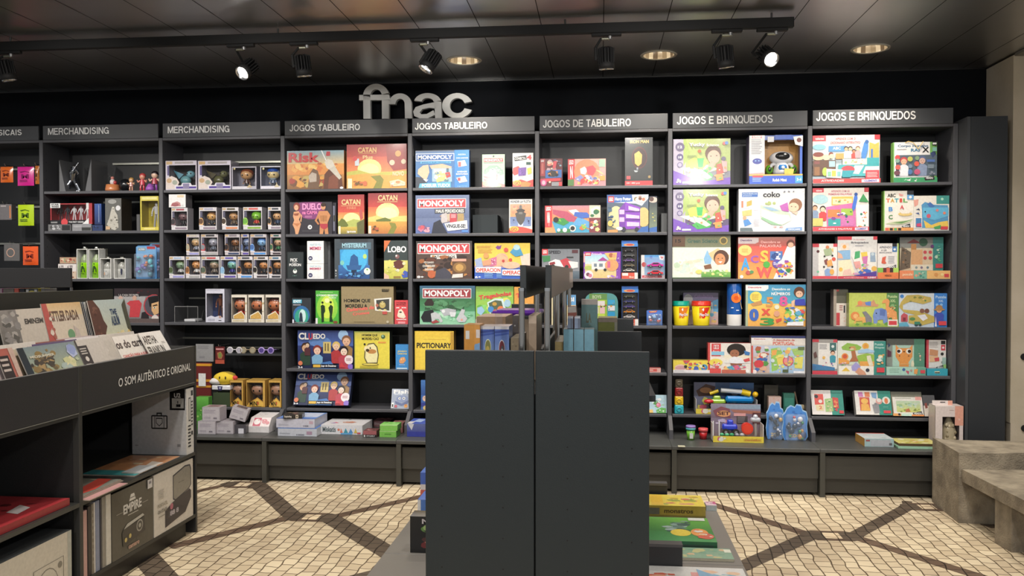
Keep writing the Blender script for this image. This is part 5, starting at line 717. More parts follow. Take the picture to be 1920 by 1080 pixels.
F1 = 'r 3 3 22 13 d8b070;r 30 4 88 11 b0a8a8;r 6 18 12 50 4a3a80;p e8d8d0 2,60 20,52 36,60 44,74 34,96 2,96;e 12 68 8 8 d0a878;e 30 74 8 8 a8b0a0;p e8e4f0 30,84 50,84 54,76 80,76 84,84 100,84 100,98 30,98;p 4a2a9a 34,88 98,88 98,95 34,95;r 56 78 76 96 8a80a8'
for a, b, y, c, lb in ((310, 369, 301, ('88c0d0', '7ab0b8', '5a98b0'), 'wide figure box with a pale blue winged creature, top shelf left end'), (371, 433, 301, ('787858', '686848', '58503a'), 'wide figure box with a dark olive creature, beside its pale blue twin')):
    T, w, h = PT(a, b, y); windowbox(T, w, h, .14, 'dcd4e4', lb, top=.16, bot=.12, left=.12, right=.04, inner='504a4c', front=F1, fig=dragon(c), sidecol='b8b0c0')
def bigfig(sk, hr, cl, cap=None, beard=None):
    def f(m, w, h, d, a, b):
        H_ = b - a; bighead(m, w * .5, d * .5, a, H_ * 1.0, sk, hr, cl, cap)
        if beard: m.sph((w * .5, d * .42, a + H_ * .48), H_ * .2, H_ * .12, H_ * .18, col=beard)
    return f
T, w, h = PT(434, 481, 312); windowbox(T, w, h, .1, 'b8b4c4', 'clear-fronted box with a round-haired brown figure, top shelf', top=.06, bot=.14, inner='8a889a', fig=bigfig('d8a878', '8a4a30', '5a3a30'), front='r 4 88 70 98 e0dce4;p c8b080 60,92 72,78 84,92;c 12 10 4 c8b880', sidecol='8c8a9c')
T, w, h = PT(487.5, 527.5, 311); windowbox(T, w, h, .1, 'c8c8d8', 'box with a grey-bearded figure in a blue cap, top shelf right end', top=.06, bot=.14, inner='8a8fa8', fig=bigfig('f0d8a0', 'a8b0c0', '6a7a98', '2a58b8', '98a8b8'), front='r 4 88 98 98 e8e4f0;p d8c8a0 66,92 78,76 92,92;c 16 12 5 d8d090', sidecol='8c90a8')
R(2, 4)
# acrylic cube
T, w, h = PT(327, 371, 574.5); root = thing('acrylic_case', 'empty clear acrylic display cube with a white base plate, fourth shelf', 'display case', T @ Vector((w / 2, .1, 0)))
m = MB('clear', T); m.box(0, 0, 0, w, .002, h, 'fff'); m.box(0, .2, 0, w, .202, h, 'fff'); m.box(0, 0, 0, .002, .202, h, 'fff'); m.box(w - .002, 0, 0, w, .202, h, 'fff'); m.box(0, 0, h - .002, w, .202, h, 'fff'); m.build('case', root)
m = MB('plastic', T)
for x in (0, w - .0025): m.box(x, 0, 0, x + .0025, .0025, h, 'b8b8b8'); m.box(x, .2, 0, x + .0025, .2025, h, '999')
m.box(0, 0, h - .0025, w, .0025, h, 'c8c8c8'); m.build('edge', root)
m = MB('plastic', T); m.cbox(w * .32, .03, .002, w * .8, .15, .022, 'e8e8ec'); m.cyl((w * .78, .14, .02), (w * .84, .15, h * .7), .005, n=8, col='333'); m.build('base_plate', root)
def tallfig(sk, hr, cl, leg='3a3a40', cx=.5):
    def f(m, w, h, d, a, b):
        H_ = (b - a) * .96; x = w * cx; y = d * .5
        m.sph((x, y, a + H_ * .92), H_ * .065, H_ * .06, H_ * .075, col=sk, nu=10, nv=8); m.sph((x, y + .004, a + H_ * .95), H_ * .07, H_ * .065, H_ * .06, col=hr, nu=10, nv=7)
        m.cyl((x, y, a + H_ * .52), (x, y, a + H_ * .84), H_ * .075, H_ * .11, 10, cl)
        for s in (-1, 1):
            m.tube([(x + s * H_ * .04, y, a + H_ * .52), (x + s * H_ * .07, y, a + H_ * .27), (x + s * H_ * .09, y, a + .002)], H_ * .04, 8, leg)
            m.tube([(x + s * H_ * .12, y, a + H_ * .8), (x + s * H_ * .17, y - .005, a + H_ * .62), (x + s * H_ * .14, y - .02, a + H_ * .5)], H_ * .03, 8, cl)
            m.sph((x + s * H_ * .14, y - .02, a + H_ * .47), H_ * .03, col=sk, nu=8, nv=6)
    return f
T, w, h = PT(385, 427, 541.5); root = windowbox(T, w * .86, h, .12, 'dcdcec', 'tall white-blue action figure box with a hanging hook', top=.14, bot=.12, left=.06, right=.1, inner='3a4a80', fig=tallfig('c89070', '4a2c20', '7a4a38', '5a3a30', .6), front='r 6 2 80 6 c8c8d8;p dcdcec 4,86 30,80 50,84 70,80 90,86 90,88 4,88;c 76 84 7 c8a090;l 12 90 60 96 2 a8a8b8;r 68 93 82 95 222', sidecol='a8a8b8')
m = MB('clear', T); m.box(w * .36, .002, h, w * .56, .004, h + .035, 'eef'); m.build('hang_tab', root)
for i, (a, b, c1, c2) in enumerate(((433.5, 463.5, 'c83a2a', '5a2a20'), (465, 495.5, '5a4a38', '3a3028'), (497.5, 527.5, 'd8482a', '5a2a20'))):
    T, w, h = PT(a, b, 552.5); windowbox(T, w, h, .09, 'ece4d4', ('left', 'middle', 'right')[i] + ' one of three cream figurine window boxes on the fourth shelf', top=.1, bot=.12, left=.04, right=.14, inner='5a4c48', fig=bigfig('c87850', c2, c1), front='p f4ecd8 12,86 12,74 62,58 84,74 84,88;p d8a848 16,86 16,76 62,62 80,75 80,87;n 18 76 78 86 8 2 2 f0d890,b88828;r 10 91 80 96 d8c8a0;r 86 28 98 34 c8b080;c 91 60 3 b09868', group='cream figurine boxes', sidecol='d8d0c0')
# lower bay-2 area: display shelf with glasses, hanging packs
R(2, 4)
zg = PY(440, 662, 6.08).z
m = MB('laminate'); m.box(-2.78, 6.03, zg - .012, U[3] - .017, 6.27, zg, '3a3c3e'); m.build('display_ledge', label='thin dark ledge under the toy sunglasses', cat='ledge')
def glasses(px, y, colf, lens, label):
    p = PY(px, y, 6.09); root = thing('toy_sunglasses', label, 'sunglasses', (p.x, p.y, zg), 'toy sunglasses on the thin ledge')
    m = MB('plastic')
    for s in (-1, 1):
        c = Vector((p.x + s * .036, 6.08, zg + .022))
        m.lathe([(.018, -.003), (.024, -.004), (.026, 0), (.024, .004), (.018, .003)], c, 18, colf, M=Matrix.Rotation(math.pi / 2, 3, 'X'))
        m.tube([c + Vector((s * .024, 0, .006)), c + Vector((s * .03, .03, .004)), c + Vector((s * .02, .11, -.002))], .003, 6, colf)
    m.cyl((p.x - .014, 6.08, zg + .026), (p.x + .014, 6.08, zg + .026), .004, n=8, col=colf); m.build('frame', root)
    for s in (-1, 1): m = MB('plastic'); m.cyl((p.x + s * .036, 6.0785, zg + .022), (p.x + s * .036, 6.0815, zg + .022), .0195, n=18, col=lens); m.build('lens', root)
glasses(441, 658, 'd8d4d8', 'b8b4c0', 'silver round toy sunglasses, leftmost of the pairs'); glasses(466, 658, '9a8a70', 'a8a088', 'tan toy sunglasses between the silver and purple pairs'); glasses(500, 657, 'b8a0e0', '5a4890', 'large purple toy sunglasses beside the upright')
def hangcard(x0, y0, x1, y1, Y, side, label, art, name='hanging_pack', d=.012, mat='print', cat='pack', rod=True):
    a, b = PY(x0, y0, Y), PY(x1, y1, Y); T = Matrix.Translation((a.x, Y, b.z)); w, h = b.x - a.x, a.z - b.z
    root = thing(name, label, cat, T @ Vector((w / 2, d / 2, 0)))
    boxmesh(w, h, d, side, art, T, mat=mat).build('card', root)
    if rod: m = MB('metal'); z = a.z + .008; m.tube([(a.x + w / 2, YW - .02, z), (a.x + w / 2, Y - .02, z), (a.x + w / 2, Y - .024, z + .012)], .003, 6, 'bbb'); m.cyl((a.x + w / 2, Y + d * .5, a.z - .01), (a.x + w / 2, Y + d * .5, a.z + .012), .002, n=6, col='bbb'); m.build('hook', root)
    return root
hangcard(367, 645, 400, 678, 6.02, '888', 'grey printed sheet hanging behind the record bin corner', 'r 0 0 100 100 9a9a9c;l 10 10 80 30 3 808084;l 20 70 60 84 2 7a7a80', rod=False)
hangcard(403.5, 650, 421, 682, 6.04, '5a1a18', 'dark red hanging pack with a brown drawing', 'r 0 0 100 100 6a1c1c;r 8 10 92 18 e8a0a0;p b06a40 20,36 60,28 84,50 70,72 30,70;e 52 50 20 16 7a8a40;r 0 78 100 100 b8482a')
# maroon scarf with yellow stripes
a, b = PY(366, 680, 5.99), PY(397, 744, 5.99)
m = MB('fabric'); m.cbox(a.x, 5.975, b.z, b.x, 5.995, a.z, '6a1c1c', b=.004)
for f0, f1 in ((.02, .09), (.48, .55), (.66, .72)): m.box(a.x - .001, 5.973, a.z - (a.z - b.z) * f1, b.x + .001, 5.997, a.z - (a.z - b.z) * f0, 'd8982a')
sc = m.build('striped_scarf', label='maroon scarf with yellow stripes hanging by the record bin', cat='scarf')
m = MB('print'); a2, b2 = PY(372.5, 700, 5.97), PY(386, 724, 5.97); m.box(a2.x, 5.967, b2.z, b2.x, 5.969, a2.z, 'eee'); t_ = m.build('price_tag', loc=sc.location); t_.parent = sc; t_.location = (0, 0, 0)
# ---- bay 2 low shelf & bench goods
BZ = .3125
cur = [2, 6]; zlo = .46
T, w, h = PT(398, 431, 723, z=zlo, Y=YF - .02); 
root = thing('display_tub', 'clear tub with a white lid full of dark green goods, below the yellow plush head', 'tub', T @ Vector((w / 2, .06, 0)))
m = MB('clear', T); m.box(0, 0, 0, w, .12, h - .03, '8a8'); m.build('tub', root)
m = MB('matte', T); m.box(.004, .004, .003, w - .004, .116, h * .66, '3a4a2c')
rr = random.Random(5)
for i in range(26): m.sph((.012 + (w - .024) * rr.random(), .012, .01 + h * .6 * rr.random()), .008, .006, .008, col=rr.choice(['4a6030', '2c3822', '6a7048', '3a4a28']), nu=6, nv=4)
m.build('contents', root)
m = MB('plastic', T); m.cbox(-.003, -.003, h - .032, w + .003, .123, h, 'e8e8ee'); m.art((w * .3, -.0035, h - .004), (w * .3, 0, 0), (0, 0, -.034), (0, -1, 0), 'p 3a3a60 0,0 100,0 84,90 50,110 16,90;c 50 40 22 a8a8c8'); m.build('lid', root)
topz = zlo + h
c = PY(420, 711, YF + .03)
root = thing('plush_head', 'yellow plush doll head with a white scarf lying on the lidded tub', 'plush toy', (c.x, c.y, topz))
m = MB('fabric'); m.sph((c.x + .005, c.y, topz + .048), .085, .055, .048, col='e8c838', nu=20, nv=12); m.build('head', root)
m = MB('plastic')
for s in (-.01, .035): m.sph((c.x + s, c.y - .052, topz + .058), .006, .004, .012, col='3a2a10', nu=8, nv=6)
m.build('eyes', root)
m = MB('fabric'); m.sph((c.x - .055, c.y - .02, topz + .028), .05, .045, .026, col='e0dcdc'); m.sph((c.x + .012, c.y + .01, topz + .066), .075, .05, .032, col='a08a30'); m.build('hood', root)
m = MB('fabric'); m.sph((c.x + .09, c.y - .01, topz + .055), .02, .018, .016, col='d84a48'); m.build('pompom', root)
FM = 'p d8a028 10,96 10,86 60,64 94,82 94,98;p f0c040 14,95 14,87 60,69 90,84 90,97;T 18 78 62 95 1c1a18 MINI;r 58 80 66 90 c8401c;r 30 97 80 100 6a5020'
for a, b, cl, hr, lb in ((431, 456, '3a3a3c', '3a2c20', 'leftmost yellow-edged figurine box on the low shelf'), (461.5, 497, '3a2c28', '2c2420', 'middle yellow-edged figurine box on the low shelf'), (503.5, 527.5, '4a4a48', '5a3828', 'right yellow-edged figurine box, cut by the upright')):
    T, w, h = PT(a, b, 713, z=zlo, Y=YF - .01); windowbox(T, w, h, .12, 'd8a840', lb, top=.09, bot=.08, left=.04, right=.12, inner='6a6058', front=FM, fig=bigfig('b88a70', hr, cl), group='yellow-edged figurine boxes', sidecol='c89838')
T, w, h = PT(367, 391, 744.5, z=BZ + .06, Y=5.86)
m = boxmesh(w, h, .06, '4a9a30', 'r 0 0 100 100 58b038;g 0 0 100 60 70d048 48982c;n 0 40 96 98 12 8 3 88d850,3a8028,b0e070', T)
m2 = MB('laminate'); m.build('gift_bag', label='bright green gift bag behind the record bin corner', cat='bag')
m = MB('print'); m.box(PY(367, 790, 5.86).x, 5.86, BZ + .0005, PY(391, 790, 5.86).x, 5.93, BZ + .059, '4a8a30'); m.build('game_box', label='green box under the bright green gift bag', cat='box')
# bench goods: y on bench
def bench(x0, x1, yb, yt, d, side, label, art, name='game_box', cat='box', zb=BZ, topart='', yaw=0, group=None, sideart=''):
    p = PZ((x0 + x1) / 2, yb, zb); Y = p.y; a = PY(x0, yb, Y); b = PY(x1, yb, Y); h = PY((x0 + x1) / 2, yt, Y).z - zb
    T = Matrix.Translation((a.x, Y, zb + .0006)) @ Matrix.Rotation(math.radians(yaw), 4, 'Z')
    m = boxmesh(b.x - a.x, h, d, side, art, T, topart=topart, sideart=sideart)
    return m.build(name, loc=T @ Vector(((b.x - a.x) / 2, d / 2, 0)), label=label, cat=cat, group=group), zb + h + .0006, Y
WB = 'r 0 0 100 100 c0bac4;r 4 6 96 94 ccc6ce;l 10 20 80 50 3 a8a0b0;l 10 72 60 88 2 a8a0b0;r 64 74 84 86 8a8490'
_, zA, yA_ = bench(371, 404, 814, 790, .12, 'b0a8b0', 'lower left one of the lilac-white boxes piled on the bench', WB, 'figure_box', 'toy box')
bench(405.5, 437.5, 813.5, 790, .12, 'b0a8b0', 'lower right one of the lilac-white boxes piled on the bench', WB, 'figure_box', 'toy box')
a = PY(378, 787, yA_); b = PY(411, 787, yA_); 
m = boxmesh(b.x - a.x, PY(390, 764, yA_).z - zA, .11, 'b8b0b8', WB, Matrix.Translation((a.x, yA_ + .01, zA + .001)), topart='r 8 8 92 92 c8a8a8;r 20 20 80 80 8a6a70'); m.build('figure_box', label='lilac-white box resting on the two lower boxes of the pile', cat='toy box')
c = PY(427, 790, yA_ + .02)
T = Matrix.Translation((c.x + .0, yA_ + .04, zA + .022)) @ Matrix.Rotation(math.radians(14), 4, 'Z') @ Matrix.Rotation(math.radians(18), 4, 'Y')
m = boxmesh(.115, .085, .12, 'b0a8b0', WB, T, topart='r 6 6 94 94 c8c0c8;r 20 16 84 84 6a6068', sideart='r 0 0 100 100 b8b0b8;c 50 50 24 d0c8d0'); m.build('figure_box', label='tilted lilac-white box sliding off the top of the pile', cat='toy box')
bench(439.5, 461, 813, 797, .1, '4a484c', 'small dark box with a white tag under the tilted box', 'r 0 0 100 100 55525a;r 34 40 82 100 e8e8f4', 'figure_box', 'toy box', zb=BZ)
# white sloped display box
x0 = PZ(466, 811, BZ); x1 = PZ(506, 811, BZ); yb = x0.y
m = MB('print'); m.prism([(yb, BZ + .001), (yb, BZ + .045), (yb + .05, BZ + .10), (yb + .24, BZ + .115), (yb + .24, BZ + .001)], x0.x, x1.x, 'e8e4e6', axis='x')
O = Vector((x0.x, yb + .05, BZ + .10)); m.art(O, (x1.x - x0.x, 0, 0), (0, -.05, -.055), (0, -.74, .67), 'r 0 0 100 100 e8dcdc;r 18 4 54 96 c8506a;c 36 48 16 f0e8e8;c 72 44 13 d89098;c 88 60 9 d89098;n 6 6 96 94 10 5 4 d87888,f0e8e8')
m.art((x0.x, yb + .24, BZ + .115), (x1.x - x0.x, 0, 0), (0, -.19, -.015), (0, -.07, 1), 'n 4 4 96 90 10 6 2 888088,c8c0c4,e0d8dc')
m.build('display_box', label='white sloped display box with red print, on the bench', cat='display box')
_, z1, y1 = bench(521, 594, 818, 802.5, .2, 'd0d2dc', 'lower of two white and blue puzzle boxes stacked on the bench', 'r 0 0 100 100 c8ccd8;r 0 0 100 8 3a78d0;r 74 40 88 80 b090a8;T 48 74 68 92 667 1000;l 4 60 40 80 2 b0b4c0', topart='r 0 0 100 100 4a80d0;r 8 8 92 92 a8c0e8')
a = PY(518, 802, y1); b = PY(590, 802, y1)
T = Matrix.Translation((a.x, y1 - .0, z1 + .001)); m = boxmesh(b.x - a.x, .062, .27, 'd4d4e0', 'r 0 0 100 100 ccccdc;r 86 24 96 56 c8a8b8;T 70 70 84 88 667 1000;l 6 60 40 84 2 b8b8c8', T, topart='r 0 0 100 100 5a90e0;r 20 6 96 70 d0d8f0;n 20 10 90 60 8 6 3 e8e0f0,a8c0f0;r 0 84 100 100 3a70c8', sideart='r 0 0 100 100 b8bcd0'); m.build('game_box', label='upper white and blue puzzle box carrying the dark card deck', cat='box')
z2 = z1 + .064; p = PZ(531, 785.5, z2)
T = Matrix.Translation((p.x, p.y, z2)) @ Matrix.Rotation(math.radians(10), 4, 'Z'); m = boxmesh(.13, .03, .11, '3a3430', 'r 0 0 100 100 2c2826;T 6 20 44 80 d8d0c8 Exploding;r 66 10 80 90 d8c8b0;c 73 50 4 333', T, topart='n 0 0 96 96 20 12 3 3a3028,6a5848,8a7a60,2a2420'); m.build('card_deck', label='dark brown card deck lying on the upper puzzle box', cat='card game')
bench(601.7, 679.5, 814.5, 797.5, .26, 'dcdce0', 'flat white game box with four colourful figures on its side', 'r 0 0 100 100 e0e0e6;T 4 18 36 76 5a6a70 Miskatis;c 43 50 3 d87a5a;p e07a5a 46,84 49,34 53,84;p 3a9ab0 55,84 60,30 66,84;p 4a90d0 67,84 72,34 78,84;p d8b840 80,84 84,30 88,84;r 48 84 76 100 5aa8e0;r 88 76 96 92 c8384a', topart='r 0 0 100 100 e4e2e6;c 24 60 5 d86a80;c 30 66 4 e07a90;p d89070 40,50 60,40 74,50 66,66 44,64;n 40 40 76 66 10 4 3 e8b088,c87868,d8c8c0;p c0b0d8 14,70 24,60 30,80;c 48 14 3 888')
_, z3, y3 = bench(681, 706, 820, 808, .1, '6a3a3c', 'black and red small box at the front of the bench pile', 'r 0 0 100 60 a85a60;r 0 60 100 100 1c1c1e;r 4 66 16 96 ddd;T 24 70 90 92 ccc STORY', topart='n 0 0 96 96 14 10 2 c87a80,8a3a40,e0b0a8', group=None)
bench(700, 731, 800, 789, .16, '8a5058', 'upper maroon card box behind the green pair', 'r 0 0 100 100 b07a80;T 4 30 70 80 e8d0d0 Story;r 0 0 100 10 5a2c30', topart='n 0 0 96 96 22 10 5 c06a70,d8a090,6a2c34,e8c8b8')
bench(733, 755, 812, 794, .12, '8a5a58', 'maroon card box peeping out right of the green pair', 'r 0 0 100 100 a87070;n 4 4 96 96 10 10 3 d8a8a0,5a2c30', topart='n 0 0 96 96 12 10 6 c88a80,e8c8b8')
_, zg1, yg = bench(711.5, 743, 820, 808.3, .12, '5aa838', 'lower of two lime green boxes on the bench', 'r 0 0 100 100 7ac848;r 0 0 100 8 c8f0a0;r 30 40 70 60 5aa030', topart='r 0 0 100 100 8ad858')
a = PY(712, 808, yg); b = PY(745, 808, yg); T = Matrix.Translation((a.x, yg + .004, zg1 + .0015)); m = boxmesh(b.x - a.x, .04, .12, '5aa838', 'r 0 0 100 100 82d050;r 0 0 100 10 d0f8b0', T, topart='g 0 0 100 100 68b848 98e868;n 6 6 90 90 6 10 2 b8f090,58a038'); m.build('game_box', label='upper of two lime green boxes on the bench', cat='box')
bench(763, 800, 819, 795, .22, '2c3a9a', 'glossy deep blue wrapped box left of the gondola', 'g 0 0 100 100 5a68a8 2a3a9a;r 0 60 100 100 2030a0;p d8d8e0 4,0 36,0 24,50', topart='r 0 0 100 100 3a58c0;p a8c0f0 30,10 70,20 60,70 20,60;p e0dce0 0,60 30,56 24,100 0,96')
# ---- bay 1
R(1, 1)
def soldier(px0, px1, yt):
    a, b = PY(px0, yt, 6.05), PY(px1, yt, 6.05); z = rowz() + .002; h = a.z - z; cx = (a.x + b.x) / 2 - .012; y = 6.05
    root = thing('soldier_statuette', 'silver armoured soldier statuette crouching with a raised rifle', 'statuette', (cx, y, z))
    sk = MB('metal'); g = 'c8ccd4'
    J = lambda dx, dy, f: (cx + dx, y + dy, z + h * f)
    for pts, r in (([J(-.045, 0, .06), J(-.035, -.01, .24), J(-.012, 0, .42)], .016), ([J(.052, 0, .04), J(.035, -.012, .25), J(.008, 0, .42)], .016)):
        sk.tube(pts, r, 10, g)
        sk.sph((pts[0][0] - .004, pts[0][1] - .012, pts[0][2] - .006), .015, .026, .011, col=g)
    sk.cyl(J(-.004, 0, .4), J(.012, -.01, .68), .024, .034, 12, g); sk.sph(J(.012, -.01, .7), .037, .027, .022, col=g)
    sk.sph(J(.022, -.015, .82), .02, .021, .024, col='d8dce4'); sk.box(*J(.006, -.04, .81), *J(.036, -.03, .83), '111')
    sk.tube([J(-.018, -.01, .72), J(.014, -.05, .63), J(.05, -.055, .7)], .011, 8, g)
    sk.tube([J(.042, -.01, .71), J(.066, -.04, .62), J(.058, -.055, .72)], .011, 8, g)
    sk.build('figure', root)
    m = MB('metal'); m.cyl(J(.03, -.06, .66), J(.078, -.05, .98), .006, n=8, col='9a9ea6'); m.box(cx + .022, y - .068, z + h * .6, cx + .046, y - .052, z + h * .68, '777'); m.build('rifle', root)
    m = MB('metal'); m.sph(J(-.05, -.02, .015), .026, .016, .008, col='ddd'); m.sph(J(.055, -.02, .015), .02, .014, .007, col='ddd'); m.build('foot_base', root)
soldier(122, 158, 306)
for s, xx in ((-1, 113), (1, 173)):
    p = PY(xx, 356, 6.0); w_ = .045
    m = MB('laminate'); pts = [(p.x, rowz() + .001), (p.x - s * w_ * -1, rowz() + .001), (p.x, rowz() + .245)]
    m.prism([(p.x, rowz() + .001), (p.x + (-s) * .05, rowz() + .001), (p.x, rowz() + .24)], 5.99, 6.2, '6a6b6e', axis='y'); m.build('display_wing', label=('left' if s < 0 else 'right') + ' tapering grey display wing beside the silver statuette', cat='display wing')
c = PY(211, 340, 6.03); z = rowz() + .001
root = thing('snow_globe', 'clear snow globe on a small orange base, top shelf', 'snow globe', (c.x, 6.03, z))
m = MB('plastic'); m.lathe([(0, 0), (.05, 0), (.052, .012), (.046, .05), (0, .051)], (c.x, 6.03, z), 24, 'd88a58'); m.build('base', root)
m = MB('clear'); m.sph((c.x, 6.03, z + .098), .062, col='dff', nu=24, nv=16); m.build('globe', root)
m = MB('plastic'); m.sph((c.x, 6.03, z + .07), .02, .018, .024, col='e8e0e0'); m.sph((c.x, 6.03, z + .1), .013, col='d88a80'); m.sph((c.x + .02, 6.03, z + .066), .014, col='c8484a'); m.build('scene_figure', root)
c = PY(232, 343, 6.04); m = MB('plastic'); m.sph((c.x + .008, 6.05, z + .048), .047, .045, .047, col='16181c'); m.build('black_ball', label='black shiny ball behind the snow globe', cat='ball')
def doll(px, yt, skin, hair, cloth, leg, label, Y=6.03, extra=None):
    a = PY(px, yt, Y); h = a.z - z; root = thing('figurine', label, 'figurine', (a.x, Y, z)); x = a.x
    m = MB('plastic'); m.sph((x, Y, z + h * .8), h * .17, h * .15, h * .18, col=skin, nu=12, nv=8); m.cyl((x, Y, z + h * .34), (x, Y, z + h * .64), h * .16, h * .11, 12, cloth)
    for s in (-1, 1):
        m.tube([(x + s * h * .07, Y, z + h * .36), (x + s * h * .1, Y - .004, z + h * .18), (x + s * h * .09, Y, z + h * .03)], h * .055, 8, leg); m.sph((x + s * h * .1, Y - h * .04, z + h * .025), h * .07, h * .09, h * .035, col=leg, nu=8, nv=5)
        m.tube([(x + s * h * .12, Y, z + h * .6), (x + s * h * .24, Y - .004, z + h * .5), (x + s * h * .28, Y - .01, z + h * .62)], h * .04, 8, skin)
    m.build('body', root)
    m = MB('plastic'); m.sph((x, Y + h * .03, z + h * .87), h * .185, h * .17, h * .15, col=hair, nu=12, nv=8); m.build('hair', root)
doll(246, 333, 'e8b890', 'c89a58', 'd8a098', 'e0a890', 'small pale figurine with sandy hair right of the black ball')
doll(267, 325, 'e8a088', 'c84a4a', 'd8485a', 'c83a4a', 'red figurine with raised arms, second from the right')
doll(290, 321, 'f0c8b0', '2c2428', 'b84a5a', '9a4ab0', 'figurine with dark hair and purple skirt beside the upright')
m = MB('plastic'); a = PY(284, 350, 6.02); m.lathe([(0, 0), (.034, 0), (.03, .02), (.012, .05), (0, .05)], (a.x + .0, 6.0, z), 18, 'a860c0'); m.build('purple_cone', label='small purple cone toy in front of the dark-haired figurine', cat='toy')
R(1, 2)
zb2 = rowz()
X = lambda px, Y=YF: PY(px, 400, Y).x
def lowbox(x0, x1, y0, y1, z, side, label, art, d=.14):
    a = PY(x0, y0, YF); b = PY(x1, y1, YF); h = PY(.5 * (x0 + x1), y0, YF).z - z; T = Matrix.Translation((a.x, YF - .004, z + .0006)); m = boxmesh(b.x - a.x, h, d, side, art, T); m.build('collectible_box', loc=T @ Vector(((b.x - a.x) / 2, d / 2, 0)), label=label, cat='box'); return z + h + .001
zz = lowbox(91, 133, 421, 432, zb2, '8a8a8c', 'flat grey box lying left under the red five-figure set', 'r 0 0 100 100 7a7a7c;n 4 4 60 96 8 8 2 c8c8cc,555;r 62 10 98 90 2c2c2e')
lowbox(136, 172, 420, 432, zb2, '8c8c90', 'flat pale grey box lying right under the red five-figure set', 'r 0 0 100 100 98989c;r 50 50 98 96 3a3c3a;r 6 20 50 50 b0b0b4')
lowbox(174, 193, 422, 432, zb2, '1c2c5a', 'flat navy box beside the two grey flat boxes', 'r 0 0 100 100 22386a;n 4 10 96 80 4 10 2 3a58a0,182848')
T, w, h = PT(94, 173, 381, z=zz); root = windowbox(T, w, h, .1, 'b8202c', 'red window box holding five small armoured figures', top=.06, bot=.2, left=.03, right=.09, inner='c8303a', front='r 0 0 24 22 f0f0f0;T 3 2 21 10 111 STAR;T 3 11 21 20 111 WARS;r 0 80 92 100 1c1c20;T 44 86 80 93 e8e8e8 THE FIRST ORDER;c 34 90 8 e03038;l 2 88 22 96 2 c8c8c8;r 86 0 92 30 e8e8e8;p f0f0f0 76,100 92,70 92,100', sidecol='8a1c24')
root['label'] = 'red window box holding five small armoured figures'
for k, cc in enumerate(('2c2428', '3c4046', 'e8e8ec', 'e4e4ea', 'eeeef0')):
    m = MB('plastic', T); f = tallfig(cc, cc, cc, cc, .16 + k * .16); f(m, w, h, .1, h * .2, h * .92); m.build('figure', root)
B(177, 190, 382, .08, '1c3c7a', 'tall navy pack right of the red five-figure set', 'g 0 0 100 100 2a58a8 1a2c60;r 60 4 66 90 a8b8d8', z=PY(180, 421.5, YF).z + .002, name='collectible_box')
T, w, h = PT(197, 227.5, 372); m = boxmesh(w, h, .14, '4a443c', 'r 0 0 100 100 6a6a66;e 44 10 26 7 a8a8a4;c 80 30 15 e8e8ea;p c8c4b8 44,26 56,26 62,40 76,52 82,90 60,98 30,94 10,80 26,60 34,42;c 50 32 9 d8d4c8;r 46 32 56 34 333;n 10 50 90 96 22 7 5 b8b4a8,8a867a,d8d4c8,5a5852;r 4 86 30 96 d8b088', T, sideart='r 0 0 100 100 3c362c;n 10 10 90 90 8 8 2 4a3c30'); m.build('collectible_box', label='grey box with a white armoured trooper artwork', cat='box')
T, w, h = PT(262.5, 297.5, 367.5); windowbox(T, w, h, .12, 'd8c838', 'yellow window box with a white and grey posed figure', top=.14, bot=.1, left=.08, right=.04, inner='e0cc30', fig=tallfig('d8d8dc', 'b8b8c0', 'c8c8cc', 'a8a8ac', .66), front='r 10 3 90 10 f0e890;r 20 92 80 97 f0e080', sidecol='a89828')
B(256, 262, 402, .2, '5a5a5c', 'thin grey board at the left of the yellow window box', '', name='cardboard_block', mat='matte', cat='board')
R(1, 3)
B(109, 143, 495, .1, 'c8b8a8', 'lower of two pale boxes at the left of the third shelf', 'r 0 0 100 50 f0e8e4;T 4 8 30 32 8a8084 4.99;T 50 8 80 32 8a8084 4.99;r 0 50 100 100 e0c8b0;n 40 40 98 96 10 8 3 b86a40,8a4a30,f0d8b8', name='collectible_box')
B(112, 143, 482.5, .1, 'b89a80', 'upper box with a reddish picture on the pale box', 'r 0 0 100 100 c8a080;n 2 8 96 96 14 8 2 b8503a,8ab888,e8d0b0,a83a30', z=PY(120, 494.6, YF).z + .002, name='collectible_box')
